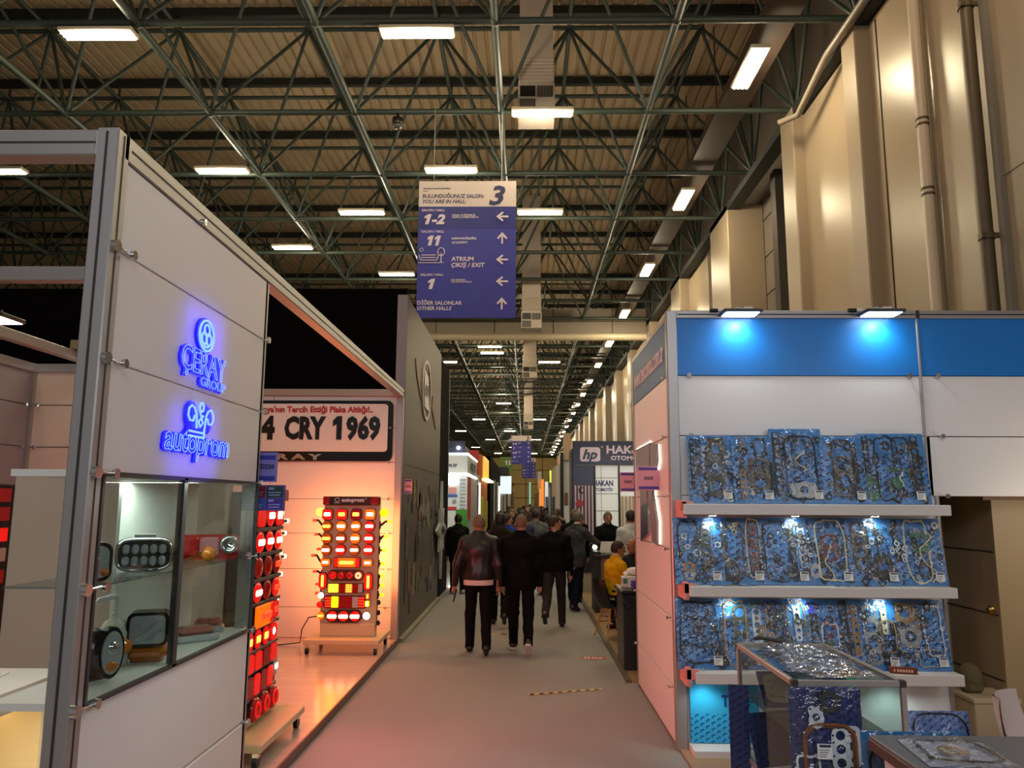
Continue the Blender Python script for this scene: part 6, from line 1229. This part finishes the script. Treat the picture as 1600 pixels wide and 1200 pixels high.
block('orange lit stand far along the right', 1.3, 5, 64, 72, 3.0, mat('stand_salmon', 'a08070', .5), (('orange_panel', (1.12, 1.5, 63.9, 64, 1.6, 3.8), lamp_mat('orange_panel', 'e88a38', .8)), ('green_panel', (.3, .45, 66, 66.1, 1.2, 3.6), mat('panel_mint', '7ab8a0', .5, emit=.5, ec='9ae0c8')), ('pale_top', (1.0, 1.3, 63.9, 64, 3.0, 4.4), WT)))
block('farthest stands on the right, pinkish and grey', 1.4, 5, 80, 122, 3.0, mat('stand_far_pink', '9a8478', .5))

# ================================================================== PEOPLE
class Field:
    """signed distance field on a grid; limbs and folds melt together, surface nets turn it into one mesh"""
    def __init__(s, lo, hi, vox):
        s.lo = np.array(lo, float); s.v = vox; s.n = np.maximum(2, np.ceil((np.array(hi)-s.lo)/vox).astype(int)+1)
        s.D = np.full(s.n, 9.0, np.float32)
    def blk(s, a, b):
        i0 = np.clip(np.floor((np.array(a)-s.lo)/s.v).astype(int), 0, s.n); i1 = np.clip(np.ceil((np.array(b)-s.lo)/s.v).astype(int)+1, 0, s.n)
        sl = tuple(slice(p, q) for p, q in zip(i0, i1))
        g = np.meshgrid(*[s.lo[k]+s.v*np.arange(i0[k], i1[k]) for k in range(3)], indexing='ij')
        return sl, np.stack(g, -1).astype(np.float32)
    def put(s, sl, d, k):
        o = s.D[sl]
        if k <= 0: s.D[sl] = np.minimum(o, d); return
        h = np.maximum(k-np.abs(o-d), 0)/k; s.D[sl] = np.minimum(o, d)-h*h*k*.25
    def cone(s, a, b, ra, rb, k=.03, fl=None):
        a, b = np.array(a, float), np.array(b, float); m = max(ra, rb)*1.3+k+2*s.v
        sl, P = s.blk(np.minimum(a, b)-m, np.maximum(a, b)+m)
        if P.size == 0: return
        ab = b-a; pa = P-a; t = np.clip(pa@ab/max(1e-9, ab@ab), 0, 1)
        q = pa-t[..., None]*ab
        if fl is not None: q = q*np.array(fl)
        s.put(sl, np.linalg.norm(q, axis=-1)-(ra+(rb-ra)*t), k)
    def ell(s, c, r, k=.03, R=None):
        c, r = np.array(c, float), np.array(r, float); m = r.max()+k+2*s.v
        sl, P = s.blk(c-m, c+m)
        if P.size == 0: return
        q = P-c
        if R is not None: q = q@R
        k0 = np.linalg.norm(q/r, axis=-1); k1 = np.linalg.norm(q/(r*r), axis=-1)+1e-6
        s.put(sl, k0*(k0-1)/k1, k)
    def all(s):
        return np.stack(np.meshgrid(*[s.lo[k]+s.v*np.arange(s.n[k]) for k in range(3)], indexing='ij'), -1)
    def cut(s, fn): s.D = np.maximum(s.D, fn(s.all()).astype(np.float32))
    def mesh(s, folds=0.0, seed=0, vert=.7):
        D = s.D; ins = D < 0
        c8 = [ins[i:D.shape[0]-1+i, j:D.shape[1]-1+j, k:D.shape[2]-1+k] for i in (0,1) for j in (0,1) for k in (0,1)]
        cnt = sum(c.astype(np.int8) for c in c8); act = np.argwhere((cnt > 0) & (cnt < 8))
        if len(act) == 0: return [], []
        off = np.array([(i, j, k) for i in (0,1) for j in (0,1) for k in (0,1)])
        V8 = np.stack([D[act[:,0]+o[0], act[:,1]+o[1], act[:,2]+o[2]] for o in off], 1)
        acc = np.zeros((len(act), 3)); num = np.zeros(len(act))
        for a in range(8):
            for b in range(a+1, 8):
                if np.abs(off[a]-off[b]).sum() != 1: continue
                va, vb = V8[:,a], V8[:,b]; x = (va < 0) != (vb < 0)
                t = np.where(x, va/np.where(x, va-vb, 1), 0)
                acc += np.where(x[:,None], off[a]+t[:,None]*(off[b]-off[a]), 0); num += x
        pos = s.lo+s.v*(act+acc/num[:,None])
        vid = -np.ones(np.array(D.shape)-1, np.int64); vid[act[:,0], act[:,1], act[:,2]] = np.arange(len(act))
        Q = []
        for ax in range(3):
            o1, o2 = [(1,2), (2,0), (0,1)][ax]
            sh = [slice(None)]*3; sh2 = list(sh); sh[ax] = slice(0, -1); sh2[ax] = slice(1, None)
            e = np.argwhere(ins[tuple(sh)] != ins[tuple(sh2)])
            e = e[(e[:,o1] > 0) & (e[:,o2] > 0) & (e[:,o1] < D.shape[o1]-1) & (e[:,o2] < D.shape[o2]-1)]
            u = np.zeros(3, int); u[o1] = 1; w = np.zeros(3, int); w[o2] = 1
            q = np.stack([vid[tuple((e-u-w).T)], vid[tuple((e-w).T)], vid[tuple(e.T)], vid[tuple((e-u).T)]], 1)
            fl = ~ins[tuple(e.T)]; q[fl] = q[fl][:, ::-1]; Q.append(q)
        Q = np.concatenate(Q); Q = Q[(Q >= 0).all(1)]
        if folds:
            rg = np.random.RandomState(seed); nrm = np.zeros_like(pos)
            fn_ = np.cross(pos[Q[:,2]]-pos[Q[:,0]], pos[Q[:,3]]-pos[Q[:,1]])
            for k in range(4): np.add.at(nrm, Q[:,k], fn_)
            nrm /= np.linalg.norm(nrm, axis=1, keepdims=True)+1e-9; w = 0
            for _ in range(7):
                d = rg.normal(size=3)*np.array([1, 1, vert]); d /= np.linalg.norm(d); w = w+np.sin(pos@d*rg.uniform(28, 85)+rg.uniform(0, 6.3))
            pos = pos+nrm*np.array([1, 1, .15])*(folds*w/2.6)[:,None]
        return pos.tolist(), Q.tolist()
def fpart(t, name, F, m_, folds=0.0, seed=0, label=None, vert=.7):
    v, f = F.mesh(folds, seed, vert); mb = MB(True); mb.add(v, f, True); return part(t, name, mb, m_, label)
def rotz(a): c, s_ = math.cos(a), math.sin(a); return np.array([[c, -s_, 0], [s_, c, 0], [0, 0, 1]])
def rotx(a): c, s_ = math.cos(a), math.sin(a); return np.array([[1, 0, 0], [0, c, -s_], [0, s_, c]])
def roty(a): c, s_ = math.cos(a), math.sin(a); return np.array([[c, 0, s_], [0, 1, 0], [-s_, 0, c]])
SKIN = mat('skin_warm', 'b5856a', .5, var=.08, vscale=30); SKIN2 = mat('skin_tan', 'a06e4e', .5, var=.08, vscale=30); LIPS = mat('lips', '8a4c44', .4); EYEW = mat('eye_white', 'd8d2cc', .25); EYED = mat('eye_dark', '1c1310', .15)
HAIRS = {'black': mat('hair_black', '14100e', .6), 'dark': mat('hair_dark', '241a15', .6), 'grey': mat('hair_grey', '5c5752', .65), 'stubble': mat('hair_stubble', '6f5848', .7), 'brown': mat('hair_brown', '4a3524', .6), 'silver': mat('hair_silver', '7c7874', .65)}
CL = lambda n, c, r=.75: mat('cloth_'+n, c, r, spec=.5 if r < .5 else .12, bump=.15, bscale=180)
def person(label, x, y, head, H=1.77, jacket='000000', trousers='000000', shoes='111111', hair='dark', skin=None, legs=((14, 4), (-16, 22)), arms=(((-.06, .0, -.29), (.0, .06, -.25)), ((.06, .0, -.29), (.0, .06, -.25))),
           look=0.0, tilt=0.0, lean=0.0, girth=1.0, hem=.84, jk='jacket', shirt=None, seat=None, fine=.0125, sleeve=1.0, face=True, hood=False, sole=None, rough=.75, lo_far=False, z0=0.0, hairlong=0.0, tr='trousers', beard=None, glasses=False, collar=True, skirt=False):
    s = H/1.76; t = thing('person', label, 'person', (x, y, z0), head); seed = abs(hash((round(x*100), round(y*100)))) % 1000
    sk = skin or SKIN; g = girth
    hz = .92 if seat is None else seat+.1
    hip = [np.array([sx*.088, 0, hz]) for sx in (-1, 1)]; knee, ank = [], []
    for i, sx in enumerate((-1, 1)):
        a, b = map(math.radians, legs[i])
        kn = hip[i]+np.array([sx*.012, math.sin(a)*.43, -math.cos(a)*.43]); an = kn+np.array([sx*.005, math.sin(a-b)*.41, -math.cos(a-b)*.41]); knee.append(kn); ank.append(an)
    drop = 0 if seat is not None else min(k[2] for k in ank)-.08
    if seat is None:
        for L_ in (hip, knee, ank):
            for q in L_: q[2] -= drop
    dz = -drop if seat is None else hz-.92
    Lm = rotx(-lean); pv = np.array([0, 0, .95+dz]); B = lambda px, py, pz: pv+Lm@(np.array([px, py, pz+dz])-pv)      # torso leans about the pelvis
    sh = [B(sx*.182*g**.5, 0, 1.405) for sx in (-1, 1)]; elb = [sh[i]+np.array(arms[i][0]) for i in (0, 1)]; wr = [elb[i]+np.array(arms[i][1]) for i in (0, 1)]
    hc = B(0, .02, 1.645); RH = Lm@rotz(look)@rotx(-tilt); Hd = lambda px, py, pz: hc+RH@np.array([px, py, pz])
    allp = np.array(hip+knee+ank+elb+wr+[hc+[0, 0, .14], hc-[0, .12, 0], np.array([0, .2, 0]), np.array([0, -.2, 0])]+[a+np.array([0, .16, -.06]) for a in ank]+[a-np.array([0, .14, .1]) for a in ank]+[w+np.array([q, q, -.22]) for w in wr for q in (-.1, .1)])
    lo, hi = allp.min(0)-.16, allp.max(0)+.16; lo[2] = min(lo[2], -.06)
    v = fine
    def scl(F): F.lo *= s; F.v *= s; return F
    # --- body
    F = Field(lo, hi, v*.85 if face else v)
    F.ell(B(0, 0, 1.0), (.16*g, .115*g, .14)); F.ell(B(0, .005*g, 1.12), (.15*g, .115*g, .15), .05); F.ell(B(0, 0, 1.3), (.175*g, .12*g, .17), .05); F.cone(sh[0], sh[1], .055, .055, .05); F.cone(B(0, -.01, 1.45), B(0, .01, 1.58), .062, .055, .03)
    F.ell(Hd(0, 0, .01), (.076, .096, .108), .02, RH); F.ell(Hd(0, .03, -.06), (.057, .062, .062), .03, RH)
    if face:
        F.cone(Hd(0, .094, .012), Hd(0, .116, -.022), .009, .015, .015); F.ell(Hd(0, .085, .028), (.05, .02, .012), .015, RH); F.ell(Hd(0, .085, -.085), (.025, .018, .018), .015, RH)
    for sx in (-1, 1): F.ell(Hd(sx*.078, -.005, -.005), (.012, .024, .034), .008, RH)
    for i, sx in enumerate((-1, 1)):
        F.cone(hip[i], knee[i], .08, .055); F.cone(knee[i], ank[i], .052, .036); F.cone(ank[i], ank[i]+[0, .13, -.045], .035, .025)
        F.cone(sh[i], elb[i], .052, .042); F.cone(elb[i], wr[i], .04, .026)
        d = (wr[i]-elb[i]); d /= np.linalg.norm(d); lat = np.array([0, 1, 0.]) if abs(d[1]) < .75 else np.array([0, 0, 1.]); lat -= d*(lat@d); lat /= np.linalg.norm(lat); nn = np.cross(d, lat)*(-sx)
        F.cone(wr[i], wr[i]+d*.08, .026, .034, .02)
        for q in range(4 if not lo_far else 0):
            b0 = wr[i]+d*.085+lat*(.026-.017*q); ln = (.066, .075, .07, .055)[q]; mid = b0+d*ln*.55+nn*.006; F.cone(b0, mid, .0095, .009, .006); F.cone(mid, mid+d*ln*.4+nn*.022, .009, .0075, .004)
        if not lo_far: b0 = wr[i]+d*.03+lat*.028; F.cone(b0, b0+d*.035+lat*.024+nn*.01, .012, .010, .008); F.cone(b0+d*.035+lat*.024+nn*.01, b0+d*.065+lat*.022+nn*.02, .010, .008, .004)
    fpart(t, 'body', scl(F), sk)
    # --- trousers
    F = Field(lo, hi, v); e = .02
    F.ell(B(0, 0, .99), (.17*g, .125*g, .13)); F.cone(B(0, 0, 1.0), B(0, 0, 1.06), .13*g, .13*g, .05, (.78, 1, 1))
    for i in (0, 1): F.cone(hip[i], knee[i], .092+.012*(g-1), .072, .035); F.cone(knee[i], ank[i]+[0, 0, -.03], .070, .058, .03)
    zc = [a[2]-.035 for a in ank]
    def cl(P):
        mid = P[..., 0] < 0; return np.where(P[..., 1] > -9, np.where(mid, zc[0]-P[..., 2], zc[1]-P[..., 2]), 0)
    if seat is None: F.cut(cl)
    F.cut(lambda P: P[..., 2]-(1.08+dz))
    fpart(t, tr, scl(F), CL(trousers, trousers), .0045 if not lo_far else 0, seed)
    # --- shoes
    for i in (0, 1):
        a = ank[i]; F = Field(a-[.1, .16, .14], a+[.1, .24, .1], v*.8); a_ = math.radians(max(0, -(legs[i][0]-legs[i][1]))) if seat is None else 0; fw = np.array([0, math.cos(a_*.9), -math.sin(a_*.9)]); up_ = np.array([0, math.sin(a_*.9), math.cos(a_*.9)])
        F.cone(a-fw*.045-up_*.035, a+fw*.13-up_*.045, .038, .034, .02, (1, 1, 1)); F.cone(a, a-fw*.03-up_*.03, .045, .042, .02); so = a-up_*.078
        F.cut(lambda P: -((P-so)@up_)); o = fpart(t, 'shoe', scl(F), mat('shoe_'+shoes, shoes, .4))
        if sole:
            F = Field(a-[.1, .16, .14], a+[.1, .24, .1], v*.7); F.cone(a-fw*.05-up_*.06, a+fw*.135-up_*.06, .042, .038, .01); F.cut(lambda P: -((P-so)@up_)); F.cut(lambda P: ((P-so)@up_)-.028); fpart(o, 'sole', scl(F), mat('sole_'+sole, sole, .5))
    # --- upper garments
    if shirt:
        F = Field(lo, hi, v); F.cone(B(0, 0, 1.0), B(0, 0, .84), .146*g, .15*g, .04, (.82, 1.08, 1)); F.cut(lambda P: np.maximum((hem-.065+dz)-P[..., 2], P[..., 2]-(hem+.1+dz))); fpart(t, 'shirt', scl(F), CL(shirt, shirt)); F = Field(lo, hi, v); F.cone(B(0, -.01, 1.46), B(0, 0, 1.545), .074, .066, .03); (glasses or seat is not None) and fpart(t, 'shirt_collar', scl(F), CL(shirt, shirt))
    F = Field(lo, hi, v)
    F.ell(B(0, 0, 1.0), (.185*g, .142*g, .17)); F.ell(B(0, .005*g, 1.13), (.18*g, .142*g, .17), .05); F.ell(B(0, -.005, 1.3), (.205*g, .145*g, .18), .05); F.cone(sh[0], sh[1], .068, .068, .06)
    for i in (0, 1): F.cone(B((-.05, .05)[i], -.012, 1.475), sh[i]+[0, 0, .005], .066, .062, .04)
    if hem < .8: F.cone(B(0, 0, 1.0), B(0, -.01, hem), .16*g, .175*g, .04, (.85, 1.05, 1))
    if hem < .95: F.cone(B(0, 0, 1.0), B(0, 0, max(hem, .86)), .155*g, .15*g, .04, (.82, 1.05, 1))
    if collar: F.cone(B(0, -.015, 1.46), B(0, -.005, 1.56), .085, .074, .03)
    if hood: F.ell(B(0, -.09, 1.47), (.13, .075, .1), .04); F.ell(B(0, -.07, 1.54), (.1, .05, .05), .03)
    for i in (0, 1):
        en = elb[i]+(wr[i]-elb[i])*(.99 if sleeve >= 1 else 0)
        if sleeve >= 1: F.cone(sh[i], elb[i], .071, .062, .04); F.cone(elb[i], en, .06, .046, .03)
        else: F.cone(sh[i], sh[i]+(elb[i]-sh[i])*.75, .074, .068, .04)
    F.cut(lambda P: (hem+dz)-P[..., 2]+np.where(np.abs(P[..., 0]) > .21*g+.02, -.5, 0))
    hz_ = hc[2]-.085; F.cut(lambda P: np.where((np.abs(P[..., 0]) < .1) & (np.abs(P[..., 1]-hc[1]) < .14), P[..., 2]-hz_, -1) if not hood else P[..., 2]-9)
    fpart(t, jk, scl(F), CL(jacket+('g' if rough < .5 else ''), jacket, rough), (.0055 if rough >= .5 else .004) if not lo_far else 0, seed+1, vert=.12 if rough < .5 else .6)
    # --- hair and face
    RT = RH
    if hair:
        F = Field(hc-.17-np.array([0, 0, hairlong]), hc+.17, v*.7); b_ = .004 if hair == 'stubble' else .011
        F.ell(Hd(0, -.004, .014), (.077+b_, .098+b_, .108+b_*1.3), .02, RH)
        if hairlong: F.cone(Hd(0, -.05, -.0), Hd(0, -.07, -hairlong), .085, .06, .05)
        q0 = (.0, .03) if hair != 'stubble' else (.012, .0)
        def hl(P):
            q = (P-hc)@RT; lim = -.035+q0[0]*0+1.05*(q[..., 1]+.025); lim = np.where(q[..., 1] > .06, np.maximum(lim, .062), lim); return np.maximum((lim-q[..., 2])*.7, -(hairlong+.05)-q[..., 2] if not hairlong else -9)
        F.cut(hl); fpart(t, 'hair', scl(F), HAIRS[hair])
    if beard:
        F = Field(hc-.16, hc+.16, v*.7); F.ell(Hd(0, .033, -.064), (.062, .067, .064), .03, RH)
        F.cut(lambda P: np.maximum(((P-hc)@RT)[..., 2]+.04+.25*np.abs(((P-hc)@RT)[..., 0]), -.0-((P-hc)@RT)[..., 1])); fpart(t, 'beard', scl(F), HAIRS[beard])
    if face:
        T4 = lambda p: Vector(tuple(Hd(*p)*s))
        for sx in (-1, 1):
            m = MB(True); m.ell(T4((sx*.031, .083, .012)), (.014*s, .012*s, .009*s), 10, 6); o = part(t, 'eye', m, EYEW); m = MB(True); m.ell(T4((sx*.031, .0925, .012)), (.006*s, .004*s, .006*s), 8, 5); part(o, 'iris', m, EYED)
            m = MB(True); m.path([T4((sx*.014, .101, .034)), T4((sx*.032, .099, .04)), T4((sx*.05, .084, .035))], .004*s, 5); part(t, 'eyebrow', m, HAIRS['dark'])
        m = MB(True); m.path([T4((-.024, .088, -.058)), T4((0, .098, -.055)), T4((.024, .088, -.058))], .005*s, 6); part(t, 'lips', m, LIPS)
        if glasses:
            m = MB(True)
            for sx in (-1, 1): m.path([T4((sx*.032+.022*math.cos(q), .108, .012+.016*math.sin(q))) for q in [2*PI*i/12 for i in range(12)]], .0025*s, 5, closed=True); m.path([T4((sx*.054, .105, .016)), T4((sx*.08, .05, .016)), T4((sx*.084, -.02, .01))], .0025*s, 5)
            m.tube(T4((-.01, .109, .014)), T4((.01, .109, .014)), .0025*s); part(t, 'glasses', m, BLACK)
    t['_w'] = [float(q) for w in wr for q in (w*s)]
    return t
DN = ((-.05, .01, -.285), (.0, .06, -.25))
def dn(o=.05, f=.0, bend=.06): return ((-o, f, -.285), (-.0, bend, -.25)), ((o, f, -.285), (.0, bend, -.25))
# men walking away down the aisle
p1 = person('bald man in a black leather jacket with a white shirt hem walking away', -.63, 10.62, .06, 1.82, '1a1115', '0b0a0c', '1c1613', 'stubble', SKIN2, legs=((10, 6), (-10, 16)), arms=(((-.09, -.02, -.28), (-.03, .05, -.25)), ((.07, -.02, -.285), (.0, .05, -.25))), hem=.93, shirt='d8c2b8', rough=.33, girth=1.08, lean=.02, look=.12, tr='trousers')
p2 = person('man in a black jacket and white-soled shoes walking away down the middle', -.06, 10.75, -.03, 1.84, '08080b', '070708', '1c1a1b', 'stubble', SKIN, legs=((15, 3), (-15, 26)), arms=dn(.05, -.02), hem=.80, girth=1.1, sole='cfc6bf', look=-.05)
p3 = person('man in a dark olive hooded coat walking between the two men in black', -.42, 13.0, -.05, 1.80, '20201a', '0b0b0c', '121110', 'black', SKIN2, legs=((8, 2), (-20, 20)), arms=dn(.05), hem=.76, hood=True, girth=1.12)
p4 = person('man in a black sweater and grey trousers walking and turning to the right', .47, 12.7, -.12, 1.78, '0a0a0c', '2f2c2c', '15120f', 'dark', SKIN, legs=((-24, 30), (14, 3)), arms=dn(.06, -.02), hem=.9, look=-1.15, girth=1.1, collar=False, beard=None)
p5 = person('man in a grey suit with glasses leaning on the reception counter', .93, 14.75, -.75, 1.80, '3f4040', '161a2c', '1d1512', 'grey', SKIN, legs=((4, 0), (-8, 6)), arms=(((-.05, .0, -.285), (.0, .05, -.25)), ((.12, .2, -.2), (.06, .24, -.05))), hem=.78, look=-.35, lean=.12, shirt='d8d8da', glasses=True)
p6 = person('man in black standing half hidden behind the man in the grey suit', 1.02, 16.1, -.3, 1.84, '0d0d0f', '0b0b0d', '121212', 'stubble', SKIN, legs=((4, 0), (-6, 6)), arms=dn(), hem=.75, look=-.5)
p7 = person('grey-bearded man in a black jacket facing the aisle behind the counter', 1.62, 15.5, PI+.12, 1.76, '121214', '101012', '111111', 'grey', SKIN, legs=((2, 0), (-2, 2)), arms=(((-.1, .04, -.27), (.08, .2, -.14)), ((.1, .04, -.27), (-.08, .2, -.14))), hem=.82, beard='silver', lean=.05, shirt='0a0b14', z0=.03)
p8 = person('man in a white polo shirt standing with his back to the aisle', 1.86, 13.75, .25, 1.81, 'cdd2d2', '24262c', '111111', 'black', SKIN2, legs=((3, 0), (-3, 4)), arms=dn(.06), hem=.86, sleeve=.5, look=.1, z0=.03)
p9 = person('man in a yellow jacket sitting on the black shell chair', 1.3, 11.7, -1.2, 1.74, 'd0a010', '1a1a1c', '14110f', 'dark', SKIN2, legs=((84, 84), (80, 82)), arms=(((-.06, .1, -.26), (.1, .22, -.02)), ((.06, .1, -.26), (-.06, .22, -.02))), hem=.98, seat=.46, shirt='c9b8a0', lean=.1, look=-.25, z0=.03)
p10 = person('bald man in a dark jacket sitting behind the black box table', 1.80, 12.72, 2.2, 1.74, '26282b', '1a1a1c', '14110f', None, SKIN2, legs=((84, 84), (80, 82)), arms=(((-.06, .1, -.26), (.06, .22, -.02)), ((.06, .1, -.26), (-.06, .22, -.02))), hem=.98, seat=.46, lean=.1, z0=.03)
p11 = person('woman in a bright blue top among the walkers, face turned right', -.38, 15.6, -.5, 1.74, '1d3a8c', '14141a', '101010', 'black', SKIN, legs=((6, 2), (-8, 8)), arms=dn(), hem=.86, look=-.7, hairlong=.12)
p12 = person('bearded man in dark clothes walking towards the camera', -.35, 19.5, PI, 1.80, '15131a', '101014', '101010', 'brown', SKIN2, legs=((10, 4), (-10, 12)), arms=dn(), beard='brown', fine=.016)
p13 = person('man in a slate blue jacket walking ahead of the middle man', -.08, 16.4, .05, 1.81, '3c4258', '14151a', '101010', 'dark', SKIN, legs=((10, 3), (-12, 16)), arms=dn(), fine=.015)
p14 = person('man in a light grey sweater walking right of the slate blue jacket', .22, 16.9, -.08, 1.83, '5f6265', '1a1b20', '101010', 'dark', SKIN, legs=((-10, 12), (10, 2)), arms=dn(.07), fine=.015, girth=1.1, collar=False)
p15 = person('person in black standing at the left beside the star emblem', -1.48, 17.2, .4, 1.70, '0b0b0d', '0c0c0e', 'b0a8a4', 'black', SKIN, legs=((3, 0), (-3, 3)), arms=dn(), fine=.016, hem=.7)
# the crowd farther down the aisle
CR = [(.55, 19.0, 0, '101012', 'dark', 'man in black in the crowd ahead of the black sweater'), (.85, 21.5, -.4, '1a1416', 'brown', 'person in dark brown right of the crowd, turned aside'), (.2, 23.5, .1, '2a2622', 'dark', 'person in a dark brown coat in the middle of the crowd'), (-.7, 22.0, PI, '3a2c22', 'brown', 'person in a brown jacket coming out of the crowd'),
      (-.2, 26, 0, '14151c', 'black', 'person in midnight blue farther in the crowd'), (.7, 25.5, 0, '0c0c0e', 'black', 'tall person in black behind the crowd on the right'), (1.0, 24.0, .5, '8a7a6e', 'brown', 'person in a beige top at the right of the crowd'), (.1, 30, PI, '4a3a34', 'dark', 'person in a brown jacket far in the aisle'), (.5, 33, 0, '1c1e22', 'dark', 'person in charcoal far in the aisle right of centre'),
      (-.6, 31, 0, '22242c', 'brown', 'person in slate far in the aisle left of centre'), (.9, 36, 0, '5a2c2a', 'dark', 'person in dark red far in the aisle'), (-.1, 40, 0, '101010', 'black', 'small distant person in black in the aisle'), (.6, 44, PI, '6a645c', 'dark', 'small distant person in grey in the aisle'), (-.9, 42, 0, '2c3c5c', 'dark', 'small distant person in blue at the aisle left'), (.3, 52, 0, '1a1a1c', 'dark', 'tiny person in black at the end of the aisle'), (1.0, 50, 0, '3c3430', 'brown', 'tiny person in brown at the end of the aisle')]
for k, (x, y, hd, c, hr, lb) in enumerate(CR):
    person(lb, x, y, hd, 1.70+.035*((k*7) % 5), c, '121216', '101010', hr, SKIN if k % 2 else SKIN2, legs=((8, 3), (-10, 12)) if k % 2 else ((-10, 12), (9, 2)), arms=dn(.05+.01*(k % 3)), fine=.02 if y < 28 else .03, face=False, lo_far=True, hem=.8+.02*(k % 3), girth=1.0+.03*(k % 4))
# things they hold and sit on
w = p1['_w']; R1 = Matrix.Rotation(.06, 3, 'Z'); q = R1 @ Vector((w[0]-.01, w[1]+.03, w[2]-.13)) + Vector((-.63, 10.62, 0))
TT = Matrix.Translation(q) @ Matrix.Rotation(.25, 4, 'Y'); solo('wallet', MB().rbox(.012, .03, -.045, .05, -.11, .06, .005, TT), BLACK, 'black wallet in the left hand of the bald man', 'wallet')
for o in COL.objects:
    if '_w' in o: del o['_w']
shell_chair('black shell chair with wooden legs under the man in yellow', 1.3, 11.68, PI-1.2, mat('shell_black', '131214', .4), BEECH).location.z = .03
shell_chair('dark shell chair under the bald man at the box table', 1.80, 12.74, PI+2.2, mat('shell_black', '131214', .4), BEECH).location.z = .03

# ================================================================== LIGHT
# the roof lamps and the lamp row give the hall light; these stand for the many lamps' downlight
for x, y, p in ((-7.1, 11.6, 1), (-1.8, 11.6, 1), (.32, 14.26, 1), (-7.12, 16.9, 1), (-1.75, 16.9, 1), (-4.4, 19.55, 1), (.37, 19.52, 1), (-7.1, 22.4, 1), (-4.4, 25.2, 1), (-1.8, 37.5, 1.5), (-1.75, 46, 2), (-1.75, 56, 2), (-1.75, 68, 3), (-1.75, 84, 4), (-1.75, 100, 4), (-1.75, 120, 5), (-1.8, 4, 1), (-7, 4, 1)):
    point('hall_lamp_light', (x, y, 9.45), HALL_P*p, (1, .84, .60), .25)
for k in range(20):
    if k < 6 or k % 2: point('tray_lamp_light', (4.0, 12.75+6.03*k, 9.45), HALL_P*(.9 if k < 6 else 1.5), (1, .83, .57), .25)
point('tray_lamp_light', (4.0, 6.7, 9.45), HALL_P*.9, (1, .80, .5), .25)
area('entrance_light', (0, -3, 5.5), (6, 2), 190, (.95, .95, 1), (0, 1, -.55))  # added fill from behind the camera, no fixture belongs to it
area('added_right_fill', (4.2, 1.2, 3.3), (1.6, .8), 46, (.84, .88, 1), (-1, .45, -.12))  # added fill that brightens the left display wall, not a lamp of any stand
